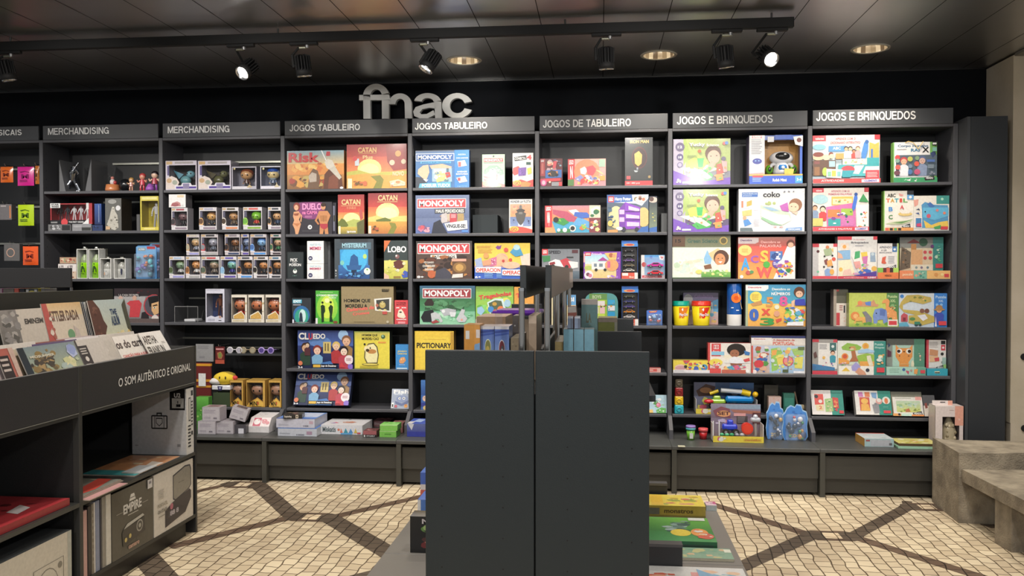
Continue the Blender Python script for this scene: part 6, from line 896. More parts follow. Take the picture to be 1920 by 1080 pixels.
def bottle(px0, px1, yt, col1, body, label, lo, motif=True, top='c8c8c0'):
    X0, X1, Z, h, Y = place(px0, px1, yt); w = X1 - X0; d = .085
    root = thing('boxed_bottle', label, 'bottle', (X0 + w / 2, Y + d / 2, Z), 'boxed drinking bottles')
    m = MB('print'); t = .005
    m.cbox(X0, Y, Z, X0 + w, Y + d, Z + t, 'f0f0ec'); m.cbox(X0, Y, Z + h - t, X0 + w, Y + d, Z + h, 'f0f0ec'); m.box(X0, Y, Z + t, X0 + t, Y + d, Z + h - t, 'f0f0ec'); m.box(X0 + w - t, Y, Z + t, X0 + w, Y + d, Z + h - t, 'f0f0ec'); m.box(X0, Y + d - .002, Z, X0 + w, Y + d, Z + h, '8a8a80'); m.build('carton', root)
    cx, cy = X0 + w / 2, Y + d / 2; r = w * .38
    m = MB('plastic'); hh = h * .78
    m.lathe([(0, .006), (r, .006), (r, hh * lo), ], (cx, cy, Z), 20, col1); m.lathe([(r, hh * lo), (r, hh * .86), (r * .5, hh), (r * .45, hh * 1.05)], (cx, cy, Z), 20, body)
    if motif:
        rr = random.Random(int(px0)); f = Z + hh * .2
        m.art((cx - r * .6, cy - r * 1.02, f + hh * .5), (r * 1.2, 0, 0), (0, 0, -hh * .5), (0, -1, 0), motif)
    m.build('bottle', root)
    m = MB('metal'); m.lathe([(r * .45, 0), (r * .55, .002), (r * .55, h * .1), (r * .3, h * .11), (0, h * .11)], (cx, cy, Z + h - .003), 16, top); m.build('cap', root)
GM = 'c 40 12 14 2a4a10;p 2a4a10 20,34 50,26 84,50 90,84 70,78 60,50 40,60 30,90 10,80;T 14 92 84 99 2a4a10 THE CHILD'
bottle(143.5, 163.5, 467, 'a0e818', '8a9a70', 'left tall lime green bottle in a white open carton', .7, GM); bottle(165.5, 185.5, 467, 'a0e818', '8a9a70', 'right tall lime green bottle in a white open carton', .7, GM)
bottle(187, 208, 484.5, 'dcdcd8', '9a9a94', 'short white bottle with a faint face in a white carton', .62, 'c 50 44 8 5a6470;e 20 76 14 20 c8a890;p c8c8c4 30,70 80,60 84,90 40,96'); bottle(213, 235, 484.5, 'dcdcd8', '9a9a94', 'short white bottle with a dark blue splash in a white carton', .62, 'p 3a3c50 60,10 96,20 90,80 70,96 56,60;n 6 30 60 90 6 8 3 c8c8c0,b0a898')
B(186, 195, 466, .05, '9a988c', 'grey board standing behind the bottles', 'r 0 0 100 100 a8a498;l 20 20 80 40 3 88847a', Y=YF + .12, name='collectible_box')
def blister(x0, x1, y0, back, dome, label, art, z=None, Y=None, name='blister_pack', n=14, cols='c8504a,3a6ab8,e0e0e8,f0b840,2c2c38', seed=3, d=.05, outline=None, figs=3, db=.25):
    T, w, h = PT(x0, x1, y0, z, Y); root = thing(name, label, 'toy pack', T @ Vector((w / 2, d / 2, 0)))
    m = MB('print', T); pts = outline or [(0, 0), (1, 0), (1, .95), (.9, 1), (.1, 1), (0, .95)]
    m.prism([(x * w, y * h) for x, y in pts], d - .003, d, back, axis='y')
    if art: m.art((w * .03, d - .0032, h * .97), (w * .94, 0, 0), (0, 0, -h * .94), (0, -1, 0), art)
    m.build('card', root)
    rr = random.Random(seed); cl = cols.split(',')
    m = MB('plastic', T); a0, a1 = h * .04, h * (1 - db)
    for k in range(n):
        r = min(w, h) * (.05 + .08 * rr.random()); m.sph((w * (.15 + .7 * rr.random()), d * .55, a0 + r + (a1 - a0 - 2 * r) * rr.random()), r, d * .3, r * (.7 + .6 * rr.random()), col=rr.choice(cl), nu=10, nv=7)
    m.build('toy', root)
    m = MB('blister', T); m.cbox(w * .06, d * .06, a0, w * .94, d * .93, a1, 'def', b=.008); m.build('dome', root)
    return root
blister(247, 286, 460, '3a88c8', 0, 'blue blister pack with small sea-coloured action figures', 'g 0 0 100 100 78b0e0 3a80b8;r 8 4 46 14 8a9aa0;T 12 6 42 12 e0e8f0 ACTION;r 54 0 96 8 b83038', cols='3a8098,c8484a,e07a2a,5ac0d0,2a5070,6a5aa8', n=22, d=.06)
blister(274, 298, 456, '6ab0e0', 0, 'second blue blister pack behind, under a red strip', 'g 0 0 100 100 80b0e8 4a5ab0;r 20 0 98 9 b82c30', Y=YF + .07, cols='4a4890,2c2c58,88a0e8,c8b0e0', n=14, d=.05)
R(1, 4)
B(214, 298, 541, .06, '2a1c20', 'dark game box with red-suited people and a round portrait, behind the record bin', 'r 0 0 100 100 8a8a8c;r 0 0 100 22 302428;n 20 4 90 18 5 6 3 5a2028,4a1c22,28181c;r 8 15 58 24 1c1a1c;T 10 16 56 23 b8b0ae LA CASA DE PAPEL;g 0 24 70 88 b8b4b4 8a8486;p 3a3438 0,40 24,36 30,80 10,88 0,88;p c82838 12,36 22,34 24,70 16,72;c 15 29 5 d8b0a0;p d02434 36,36 56,34 62,44 56,84 34,84 36,52 28,44;c 46 28 5 d8a890;p 2c2428 62,70 76,66 78,88 60,88;c 90 50 24 b8303c;c 91 50 22 5a5460;p 1c1c1e 76,26 100,20 100,60 92,50 80,54;p e0b078 84,44 100,38 100,72 90,78 84,64;e 91 56 3 2.4 f4f0e8;c 91 56 1.4 3a5a30;p 1c1c1e 86,50 96,46 98,49 88,52;c 92 88 8 e8dcd8;r 0 88 100 100 6a5a58')
# ---- bay 0: hanging packs
def pouch(x0, y0, x1, y1, col, dark, label, Y=6.0, yaw=0):
    a, b = PY(x0, y0, Y), PY(x1, y1, Y); w, h = b.x - a.x, a.z - b.z; T = Matrix.Translation((a.x, Y, b.z)) @ Matrix.Rotation(math.radians(yaw), 4, 'Y')
    root = thing('string_pouch', label, 'string pack', T @ Vector((w / 2, 0, 0)), 'guitar string packs on hooks')
    m = MB('plastic', T); n = 8; v = []; f = []
    for sgn in (-1, 1):
        for j in range(n + 1):
            for i in range(n + 1):
                u, q = i / n, j / n; bul = .012 * math.sin(math.pi * u) ** .6 * math.sin(math.pi * q) ** .6
                v.append((w * u, sgn * (.0008 + bul), h * q))
    N1 = (n + 1) ** 2
    for j in range(n):
        for i in range(n):
            q = j * (n + 1) + i; f.append((q, q + 1, q + n + 2, q + n + 1)); f.append((N1 + q, N1 + q + n + 1, N1 + q + n + 2, N1 + q + 1))
    m.add(v, f, col, smooth=True)
    m.art((w * .12, -.0135, h * .8), (w * .76, 0, 0), (0, 0, -h * .66), (0, -1, 0), 'p %s 10,10 50,4 86,14 80,18 50,10 16,18;T 22 30 80 66 %s M;l 8 76 88 96 2 %s' % (dark, dark, dark))
    m.build('pouch', root)
    m = MB('metal'); xx = a.x + w / 2; z = a.z + .004; m.tube([(xx, YW - .03, z + .012), (xx, Y - .02, z + .006), (xx, Y - .026, z + .018)], .003, 6, 'ccc'); m.build('hook', root)
pouch(1, 313, 25, 342, 'e8702a', '7a2c14', 'orange and blue string pouch at the frame edge, top row')
pouch(33, 313, 64, 348, 'e02a98', '8a1460', 'hot pink string pouch hanging in the top row')
pouch(66, 311, 74, 345, 'c8742a', '6a3a18', 'brown-orange string pouch cut by the upright, top row')
pouch(34, 384, 64, 423, 'b8d820', '4a6a10', 'yellow-green string pouch hanging in the middle row')
pouch(43, 462, 72, 497, 'f0602a', '8a2810', 'bright orange string pouch hanging in the bottom row')
hangcard(-4, 383, 22, 412, 5.99, '6a6666', 'grey carton hanging at the frame edge beside the yellow-green pouch', 'r 0 0 100 100 757174;r 20 8 60 16 b8b0b0;r 84 10 96 90 c87a48', d=.05)
hangcard(7.5, 457, 37, 489, 5.99, '5a5858', 'grey carton with a round ring mark in the bottom row', 'r 0 0 100 100 6a6868;c 42 52 27 d8a890;c 42 52 22 6a6868', d=.04)
# ================================================================ REST OF BAYS 5-7
def car(m, x, y, z, L, col, axis=0, dark='222'):
    # small toy car seen from the side, nose to -x
    h = L * .3; w = L * .42
    m.prism([(x - L / 2, z + h * .25), (x - L * .48, z + h * .5), (x - L * .3, z + h * .62), (x - L * .12, z + h), (x + L * .2, z + h), (x + L * .34, z + h * .66), (x + L * .49, z + h * .6), (x + L / 2, z + h * .25)], y - w / 2, y + w / 2, col, axis='y')
    m.prism([(x - L * .22, z + h * .62), (x - L * .1, z + h * .93), (x + L * .16, z + h * .93), (x + L * .26, z + h * .64)], y - w / 2 - .0006, y - w / 2 + .0004, '2a3440', axis='y')
    for s in (-1, 1): m.cyl((x + s * L * .28, y - w / 2 - .002, z + h * .26), (x + s * L * .28, y + w / 2 + .002, z + h * .26), h * .27, n=14, col=dark); m.cyl((x + s * L * .28, y - w / 2 - .003, z + h * .26), (x + s * L * .28, y - w / 2, z + h * .26), h * .13, n=10, col='bbb')
def carpack(x0, x1, y0, label, cols, topc='1a78d8', side='1a58b0'):
    T, w, h = PT(x0, x1, y0); d = .045; root = thing('toy_car_pack', label, 'toy car pack', T @ Vector((w / 2, d / 2, 0)))
    m = MB('print', T); t = .002
    m.box(0, d - t, 0, w, d, h, '3a3634'); m.box(0, 0, 0, t, d, h * .92, side); m.box(w - t, 0, 0, w, d, h * .92, side); m.box(0, 0, 0, w, d, h * .16, 'd83a2a'); m.box(0, 0, h * .84, w, d, h * .93, topc); m.box(0, d - .006, h * .9, w, d - .002, h, topc)
    m.art((0, 0, h * .16), (w, 0, 0), (0, 0, -h * .16), (0, -1, 0), 'r 0 0 100 100 e04a2a;r 4 6 40 50 f4f0e8;T 46 56 78 84 f8d8c0 5x;r 80 0 100 100 e8e8e4')
    m.art((0, 0, h * .93), (w, 0, 0), (0, 0, -h * .09), (0, -1, 0), 'r 0 0 100 100 2a88e0;e 46 50 34 40 f0a040;e 50 46 22 26 d83a2a')
    m.build('card', root)
    for i, c in enumerate(cols):
        m = MB('plastic', T); car(m, w * .45, d * .5, h * (.18 + .66 * (len(cols) - 1 - i) / len(cols)), w * .7, c); m.build('toy_car', root)
    m = MB('clear', T); m.box(t, .0002, h * .16, w * .86, .0008, h * .84, 'fff'); m.build('window', root)
R(5, 3)
carpack(1165.5, 1196, 451, 'tall toy car pack with a white roadster at the bottom, third shelf', ['3a3438', '6a6a68', '7a5a9a', '8a7a60', 'e8e4dc'])
T, w, h = PT(1202.5, 1247.5, 478); root = thing('toy_car_pack', 'square toy car pack with magenta and red cars, third shelf', 'toy car pack', T @ Vector((w / 2, .02, 0)))
boxmesh(w, h, .006, 'e0d8dc', 'r 0 0 100 100 b8c8e0;g 0 0 100 90 4aa0e0 8ac0e8;r 0 0 14 100 f0ece8;c 42 10 6 3a70c8;p f0f0f0 74,2 98,2 98,24 78,20;p d83a3a 80,6 94,8 88,18;p e8d8e0 0,84 100,84 100,100 0,100;r 4 86 88 96 e03848;T 10 88 70 94 f8d0d0 AUTOS;e 12 40 10 10 c83a3a', T @ Matrix.Translation((0, .034, 0))).build('card', root)
m = MB('plastic', T); car(m, w * .58, .018, h * .48, w * .68, 'd02a98'); m.build('toy_car', root); m = MB('plastic', T); car(m, w * .58, .018, h * .16, w * .66, 'e0303c'); m.build('toy_car', root)
m = MB('blister', T); m.cbox(w * .14, .002, h * .13, w * .97, .033, h * .9, 'def', b=.008); m.build('dome', root)
R(5, 4)
T, w, h = PT(1096, 1159, 549.7); root = thing('play_case', 'rounded clear play case with green bordered picture tiles, fourth shelf', 'carry case', T @ Vector((w / 2, .03, 0)))
pts = [(w * (.5 + .5 * (abs(math.cos(t)) ** .5) * (1 if math.cos(t) > 0 else -1)), h * (.5 + .5 * (abs(math.sin(t)) ** .5) * (1 if math.sin(t) > 0 else -1))) for t in (i * 2 * math.pi / 32 for i in range(32))]
m = MB('plastic', T); m.prism(pts, .02, .06, '6ab0b0', axis='y')
m.art((w * .14, .0198, h * .98), (w * .78, 0, 0), (0, 0, -h * .94), (0, -1, 0), 'r 0 0 68 100 a8d048;r 0 0 68 20 7aa860;T 12 5 46 16 c8d8b0 BOYS;r 4 22 60 92 c8e060;r 26 24 60 40 f0e8e8;r 6 44 36 66 f0e4d0;r 40 44 60 66 f0c8c8;r 6 70 30 92 f0dcd8;r 72 20 98 36 4ab0e0;r 72 40 98 56 e8e8f0;r 72 60 98 86 3aa0d8;n 8 24 98 90 18 4 4 c86a48,4a8ac8,e8a040,3a4a50'); m.build('case', root)
m = MB('clear', T); m.prism(pts, .002, .019, 'bdd', axis='y'); m.build('lid', root)
carpack(1166, 1197, 537, 'tall toy car pack with gold and purple cars, fourth shelf', ['5a5a40', '4a4a88', '5a4a98', 'e08a30', 'e8e0e0'])
blister(1213, 1243, 582, '2a68c0', 0, 'small low blue toy pack alone on the fourth shelf', 'r 0 0 100 100 3a78d8;p d84a3a 10,4 70,0 60,14 20,18;T 20 3 60 12 f8e0a0 GO;n 4 20 96 96 16 8 4 1a3a80,88b8f0,e8f0f8', cols='3a4aa8,8ab8f0,e8e8f8,c84a3a', n=8, d=.05)
hid = [(1034, 1047, 557, 'beige building set box glimpsed between the chrome posts', 'r 0 0 100 100 d8c8a0;c 50 40 22 3a3430;c 50 40 12 e8e0c8;n 4 60 96 96 8 10 3 3a3834,e8d8b0,c8a850'), (1063, 1080, 553, 'sky blue box glimpsed between the far chrome posts', 'r 0 0 100 34 5aa0d8;r 0 34 100 100 e8d0a0;T 20 8 80 22 f0f4f8 BI')]
for a, b, y, lb, ar in hid: B(a, b, y, .05, '8a8070', lb, ar)
def small_green(x0, x1, y0, z, label): B(x0, x1, y0, .05, '5a9a38', label, 'r 0 0 100 100 a8d848;n 2 2 98 98 14 10 5 e8f070,6ab838,f0f0c0', z=z)
R(4, 4); 
R(6, 1)
T, w, h = PT(1405, 1505, 253.5); d = .13
def robot(m, w, h, d, a, b):
    cx = w * .64; y = d * .5
    m.lathe([(0, .0), (.055, .0), (.058, .02), (.045, .07), (.035, .085), (0, .086)], (cx, y, a + .003), 20, 'f4f2f4'); m.sph((cx, y, a + .118), .083, .055, .048, col='f6f4f6', nu=22, nv=12)
    m.sph((cx, y - .035, a + .126), .052, .03, .030, col='0c0e12', nu=18, nv=10); m.sph((cx + .012, y - .065, a + .138), .008, .002, .005, col='fff', nu=8, nv=5)
    m.cbox(cx - .028, y - .06, a + .03, cx + .028, y - .03, a + .066, '2a8ae0', b=.01); m.sph((cx, y - .061, a + .048), .012, .004, .012, col='e8f4ff')
    for s in (-1, 1): m.sph((cx + s * .082, y, a + .04), .026, .026, .034, col='78c828', nu=12, nv=8); m.sph((cx + s * .082, y - .026, a + .04), .012, .004, .016, col='2a3a20', nu=8, nv=6)
    for s in (-1, 1): m.tube([(cx + s * .04, y, a + .08), (cx + s * .066, y - .01, a + .072), (cx + s * .078, y - .01, a + .05)], .012, 8, 'f0eef0')
windowbox(T, w, h, d, '2060d0', 'blue based window box holding a white egg-shaped robot toy', top=.1, bot=.2, left=.29, right=.05, inner='f0a820', front='r 0 0 29 82 f0f0f4;r 0 0 29 12 f4f4f4;r 5 0 24 6 d83038;T 7 1 22 5 f8d8d8 brincar;l 4 8 24 40 9 a8a8b0;c 15 54 13 f4f4f8;e 15 53 9 6 3a48b0;e 12 52 1.6 1.2 8ac0ff;e 18 52 1.6 1.2 8ac0ff;c 16 72 8 e8eef4;p f0a8a0 0,78 28,76 28,82 0,82;r 0 82 100 100 1058d8;r 0 80 100 83 f4c040;r 6 82 26 86 d84060;l 6 87 24 96 3 a8c8f8;T 44 89 70 95 fff Robô Mimi;r 86 84 100 98 3aa8e8;T 89 88 98 94 d8f0ff 3-6;p f0c838 66,68 84,70 82,80 66,80;r 34 3 46 14 e8e8ec;r 48 0 80 9 1a58c8;p f0f0f0 82,4 100,2 100,24 86,20;c 93 11 4.5 7a4038', fig=robot, sidecol='7a6a90')
R(6, 4)
def tub(px0, px1, yt, lid, stripe, label):
    X0, X1, Z, h, Y = place(px0, px1, yt); w = X1 - X0; cx = (X0 + X1) / 2; cy = Y + w / 2; r = w / 2
    root = thing('dough_tub', label, 'tub', (cx, cy, Z), 'yellow modelling dough tubs')
    n = 28
    m = MB('plastic'); m.lathe([(0, 0), (r * .78, 0), (r * .8, .004), (r * .94, h * .8), (0, h * .8)], (cx, cy, Z), n, 'f4dc20')
    for s, c in ((0, 'f0882a'), (1, stripe)):
        a0 = -1.9 + s * .3
        v = [];
        for j in range(6):
            q = h * (.3 + .45 * j / 5); rr_ = r * (.8 + .14 * q / (h * .8)) + .0006
            for i in range(6):
                a = a0 + (i / 5) * (.35 + .8 * j / 5) * (.6 if s == 0 else .9); v.append((cx + rr_ * math.cos(a), cy + rr_ * math.sin(a), Z + q))
        m.add(v, [(j * 6 + i, j * 6 + i + 1, j * 6 + i + 7, j * 6 + i + 6) for j in range(5) for i in range(5)], c)
    gv, gf = textgeo('Play-Doh', .04); nv = []
    for lay, (hh, dz, colr) in enumerate(((.17, -.004, 'd02a20'), (.15, 0, 'f4f0f4'))):
        nv = []
        for x, y in gv:
            a = -1.62 + (x - .2) * 1.15; q = h * (.36 + hh * (1 - y)) + dz; rr_ = r * (.8 + .14 * q / (h * .8)) + .0012 + lay * .0008
            nv.append((cx + rr_ * math.cos(a), cy + rr_ * math.sin(a), Z + q))
        m.add(nv, gf, colr)
    gv, gf = textgeo('4', .05); m.add([(cx + (r * .93) * math.cos(-1.6 + x * .22), cy + (r * .93) * math.sin(-1.6 + x * .22) - .001, Z + h * (.6 + .12 * (1 - y))) for x, y in gv], gf, 'fff')
    m.build('tub', root)
    m = MB('plastic'); m.lathe([(r * .93, h * .79), (r * .995, h * .82), (r, h * .86), (r * .97, h * .88), (r * .97, h * .97), (r * .93, h), (0, h)], (cx, cy, Z), n, lid); m.build('lid', root)
tub(1261.5, 1295.5, 565, '10a890', 'f08a30', 'yellow dough tub with a teal lid'); tub(1298, 1336, 565, 'e83a28', 'e8301c', 'yellow dough tub with a red lid')
X0, X1, Z, h, Y = place(1365, 1393, 532); r = (X1 - X0) / 2; cx = (X0 + X1) / 2; cy = Y + r
m = MB('plastic'); m.lathe([(0, 0), (r * .98, 0), (r, .004), (r, h * .27)], (cx, cy, Z), 28, 'eceae8'); m.lathe([(r, h * .27), (r, h * .7), (r, h * .985), (r * .95, h), (0, h)], (cx, cy, Z), 28, '1c58a8')
for a, q, s in ((-1.9, .42, .02), (-1.3, .36, .015), (-1.5, .58, .018), (-1.1, .64, .02)): m.box(cx + r * 1.004 * math.cos(a) - .012, cy + r * 1.004 * math.sin(a) - .001, Z + h * q, cx + r * 1.004 * math.cos(a) + .012, cy + r * math.sin(a), Z + h * q + .006, 'e8f0f8')
m.cyl((cx + r * .1, cy - r * 1.03, Z + h * .66), (cx + r * .1, cy - r * .9, Z + h * .66), r * .66, n=24, col='f07a28'); m.cyl((cx + r * .1, cy - r * 1.05, Z + h * .66), (cx + r * .1, cy - r, Z + h * .66), r * .3, n=16, col='e05a1c')
m.tube([(cx + r * .3, cy - r * 1.02, Z + h * .8), (cx + r * .6, cy - r * .95, Z + h * .6), (cx + r * .95, cy - r * .5, Z + h * .4)], .003, 6, 'e8c890')
m.build('cylinder_box', label='tall blue and white cylinder with an orange disc, fourth shelf', cat='cylinder')
R(6, 6)
# stacking tower
X0, X1, Z, h, Y = place(1265, 1282, 711); w = X1 - X0
root = thing('stacking_tower', 'tower of four stacked square cups, teal and yellow below, grey on top', 'stacking toy', ((X0 + X1) / 2, Y + w / 2, Z))
for k, c in enumerate(('30b8c8', 'f0c820', '9a2428', '6a6050')):
    m = MB('plastic'); z0 = Z + h * k / 4; ii = .002 * k; m.cbox(X0 + ii, Y + ii, z0, X1 - ii, Y + w - ii, z0 + h / 4 - .0005, c, b=.006); m.lathe([(w * .22, 0), (w * .3, .002), (w * .3, .004), (w * .22, .006)], ((X0 + X1) / 2, Y + ii - .001, z0 + h / 8), 16, c, M=Matrix.Rotation(math.pi / 2, 3, 'X')); m.build('cup', root)
def truckbox(T, w, h, d, label, tc, front, extra):
    root = thing('truck_set_box', label, 'toy box', T @ Vector((w / 2, d / 2, 0)))
    m = MB('print', T); m.box(0, d - .003, 0, w, d, h, '7a6a80'); m.box(0, 0, 0, w, d, .004, 'e8d030'); m.box(0, 0, 0, w, .003, h * .17, 'e8d028'); m.box(0, 0, 0, .003, d, h * .5, 'f0ece8'); m.box(w - .003, 0, 0, w, d, h * .5, 'f0ece8')
    m.art((0, d - .0032, h), (w, 0, 0), (0, 0, -h), (0, -1, 0), front); m.art((0, 0, h * .17), (w, 0, 0), (0, 0, -h * .17), (0, -1, 0), 'r 0 0 100 100 f0d820;r 60 30 96 80 e0c020;T 62 40 94 70 c87a20 camião;n 0 0 30 100 6 6 3 e8602a,f0f0e0,d84a80'); m.build('carton', root)
    m = MB('plastic', T); z0 = h * .17
    m.cbox(w * .2, d * .25, z0 + h * .14, w * .5, d * .7, z0 + h * .3, tc, b=.01); m.cbox(w * .3, d * .3, z0 + h * .28, w * .42, d * .65, z0 + h * .42, tc, b=.008)
    for s in (.26, .46): m.cyl((w * s, d * .12, z0 + h * .1), (w * s, d * .8, z0 + h * .1), h * .095, n=18, col='18181a'); m.cyl((w * s, d * .1, z0 + h * .1), (w * s, d * .13, z0 + h * .1), h * .04, n=12, col='8a8a90')
    extra(m, w, h, d, z0); m.build('toy', root)
    return root
BB = BZ + .0006
p0 = PZ(1336, 829, BB); a = PY(1337, 829, p0.y); b = PY(1432, 829, p0.y); hh = PY(1380, 758, p0.y + .1).z - BB
def ex1(m, w, h, d, z0):
    m.cyl((w * .69, d * .18, z0 + h * .2), (w * .69, d * .5, z0 + h * .2), w * .115, n=26, col='e0301c'); m.cyl((w * .69, d * .16, z0 + h * .2), (w * .69, d * .19, z0 + h * .2), w * .09, n=24, col='e8402a')
    m.cyl((w * .86, d * .4, z0), (w * .86, d * .4, z0 + h * .34), w * .03, n=12, col='9a9898'); m.cbox(w * .76, d * .25, z0 + h * .38, w * .96, d * .55, z0 + h * .5, 'b8bcc8', b=.01); m.sph((w * .86, d * .4, z0 + h * .52), w * .05, col='c8ccd8')
    m.tube([(w * .0, -.001, z0 + h * .42), (w * .0, -.002, z0 + .004)], .004, 6, 'f4f4f4'); m.tube([(w * .12, -.002, z0 + h * .42), (w * .12, -.002, z0 + .004)], .004, 6, 'f4f4f4')
    for k, c in enumerate(('48a878', '58b888', '3a9868', '8a8a98', 'a8a8b0')): m.sph((w * (.18 + .1 * k), d * .15, z0 + .008), w * .05, d * .1, .012, col=c, nu=10, nv=6)
truckbox(Matrix.Translation((a.x, p0.y, BB)), b.x - a.x, hh, .12, 'construction dough set on the bench with a red disc and a blue truck', '2040d0', 'r 0 0 100 100 8a7a90;g 0 0 100 40 9a90a8 7a6478;r 30 2 100 14 8aa0b8;p a86a58 40,16 100,20 100,30 46,24;p 8a4a58 4,20 20,8 38,14 40,40 10,36;e 26 28 14 9 e8a060;T 14 22 38 32 5a2c30 SET;r 52 34 74 56 4a4448;l 54 36 72 54 5 8a8a90;r 46 26 70 34 e0a0a0;n 2 40 40 60 10 6 4 c8b8d8,e8808a,6a5aa8,d8d8e8;r 84 24 100 56 5a2c34', ex1)
R(6, 6)
T, w, h = PT(1305, 1420, 722, z=.46, Y=YF + .02)
def ex2(m, w, h, d, z0):
    m.cyl((w * .42, d * .3, z0 + h * .62), (w * .82, d * .3, z0 + h * .56), .016, n=12, col='d8dce0'); m.cyl((w * .76, d * .3, z0 + h * .58), (w * .9, d * .3, z0 + h * .5), .022, n=12, col='e8c820')
    m.cbox(w * .5, d * .2, z0 + h * .2, w * .96, d * .7, z0 + h * .42, '1a90e0', b=.015); m.sph((w * .98, d * .2, z0 + h * .5), .02, col='f0c020')
    for s in (.56, .74, .9): m.cyl((w * s, d * .08, z0 + h * .12), (w * s, d * .8, z0 + h * .12), h * .1, n=16, col='16161a')
    m.sph((w * .22, d * .2, z0 + h * .24), .034, .02, .016, col='e0303a'); m.cyl((w * .24, d * .3, z0 + h * .5), (w * .38, d * .3, z0 + h * .6), .012, n=10, col='f0d020')
truckbox(T, w, h, .14, 'big dough truck set with blue truck, behind on the low shelf', 'a8d048', 'r 0 0 100 100 3a5a88;r 0 0 36 100 7a80a8;p 5a3430 4,30 20,6 36,14 34,46 8,50;e 20 28 10 10 c88a58;r 60 0 100 20 2a68a8;n 2 40 50 96 14 6 5 5a3a90,e8e070,3a9ac8,e05a8a;n 60 20 98 80 10 5 2 1a3a60,d8d8e0', ex2)
OUT = [(.1, 0), (.92, 0), (1, .1), (.97, .4), (1, .62), (.94, .8), (.8, .84), (.74, .98), (.56, 1), (.5, .92), (.34, .97), (.2, .9), (.12, .78), (.02, .7), (.05, .5), (0, .3), (.04, .1)]
for xx0, xx1, yb, yt, lab, cl, Y_ in ((1439.5, 1472, 826, 757, 'wavy blue blister card with black and white creatures on the bench', '1c1c28,e8e8f0,2a2a3a,c8a058,3a3a4a', 0), (1470, 1517, 828, 762, 'wavy blue blister card with green and red creatures on the bench', '2a3a50,c8444a,3a8a58,e8e8f0,c89048,4a5a80', 0)):
    p = PZ((xx0 + xx1) / 2, yb, BB); a, b = PY(xx0, yb, p.y), PY(xx1, yb, p.y); h = PY(xx0, yt, p.y).z - BB; T = Matrix.Translation((a.x, p.y, BB)); w = b.x - a.x
    root = thing('blister_pack', lab, 'toy pack', T @ Vector((w / 2, .03, 0))); m = MB('print', T); m.prism([(x * w, y * h) for x, y in OUT], .05, .053, '2a88e0', axis='y'); m.prism([((.5 + (x - .5) * 1.06) * w, (.5 + (y - .5) * 1.04) * h + h * .02) for x, y in OUT], .0535, .055, 'a8d0f0', axis='y'); m.art((w * .1, .0498, h * .9), (w * .8, 0, 0), (0, 0, -h * .86), (0, -1, 0), 'n 2 2 98 30 6 10 3 3a98e8,1a70c8;n 2 70 98 98 6 10 4 4a4a78,6a5a90;T 20 84 80 96 e8c880 zoo'); m.build('card', root)
    m = MB('plastic', T); rr = random.Random(int(xx0)); cs = cl.split(',')
    for k in range(16): r = w * (.05 + .09 * rr.random()); m.sph((w * (.2 + .6 * rr.random()), .028, r + (h * .72 - 2 * r) * rr.random()), r, .014, r * (.8 + .5 * rr.random()), col=rr.choice(cs), nu=10, nv=7)
    m.build('toy', root); m = MB('blister', T); m.cbox(w * .1, .004, .002, w * .9, .049, h * .76, 'def', b=.012); m.build('dome', root)
# dark goods on the low shelf behind
B(1433, 1459, 722, .06, '1c1a1c', 'dim olive and pink card box on the low shelf behind the blue blister cards', 'r 0 0 100 100 2c2c26;n 4 4 96 96 14 9 5 4a4630,3a3a30,5a3048', z=.46, Y=YF + .08)
B(1441, 1465, 744, .05, 'b89888', 'pale pink picture box behind the left blue blister card', 'r 0 0 100 100 d8b8b0;n 4 4 96 96 12 9 5 e8a070,c85a60,f0e0d8', z=.46, Y=YF + .0)
B(1469, 1490, 738, .05, '2a6a58', 'dark teal box behind the right blue blister card', 'r 0 0 100 100 2a7060;r 10 20 90 60 3a8a78', z=.46, Y=YF + .02)
c = PY(1446, 716, YF + .2)
root = thing('toy_plant', 'dark spiky toy plant standing on the low shelf', 'toy plant', (c.x, c.y, .46)); m = MB('matte'); m.cyl((c.x, c.y, .461), (c.x, c.y, .5), .03, .035, 14, '3a3028'); m.build('pot', root); m = MB('matte'); rr = random.Random(8)
for k in range(16): t = rr.random() * 6.28; m.cyl((c.x, c.y, .5), (c.x + math.cos(t) * .06, c.y + math.sin(t) * .05, .58 + rr.random() * .11), .006, .001, 6, rr.choice(['2c3a20', '3a4a28', '1c2a18']))
m.build('leaves', root)
c = PY(1500, 745, YF + .02); m = MB('matte'); m.sph((c.x - .002, c.y + .03, (.46 + .0215)), .03, .03, .02, col='6a5a40'); m.cyl((c.x, c.y + .03, .48), (c.x - .03, c.y + .03, .62), .006, n=8, col='6a5a48'); m.sph((c.x + .02, c.y - .04 + .07, .51), .035, .02, .022, col='a89878'); m.build('toy_figure', label='dim brown toy with a thin stick beside the toy plant', cat='toy')
# cups on the bench
def cup(px, yb, yt, wpx, parts, label):
    p = PZ(px, yb, BB); r = (PY(px + wpx / 2, yb, p.y).x - PY(px - wpx / 2, yb, p.y).x) / 2; h = PY(px, yt, p.y).z - BB; root = thing('dough_cup', label, 'dough cup', (p.x, p.y + r, BB))
    m = MB('plastic'); m.lathe([(0, 0), (r * .72, 0), (r * .86, h * .7), (0, h * .7)], (p.x, p.y + r, BB), 22, parts[0]); m.build('cup', root)
    n = len(parts) - 1
    for k in range(n):
        z0 = h * (.7 + .3 * k / n); z1 = h * (.7 + .3 * (k + 1) / n); m = MB('plastic'); m.lathe([(r * .9, z0), (r, z0 + .001), (r * (.98 - .03 * k), z1 - .001), (r * .85, z1), (0, z1)], (p.x, p.y + r, BB), 22, parts[k + 1]); m.build('lid', root)
    if len(parts) > 2: m = MB('print'); m.box(p.x - r * .3, p.y + r * .14, BB + h * .12, p.x + r * .4, p.y + r * .18, BB + h * .5, 'dcdcd8'); m.build('label', root)
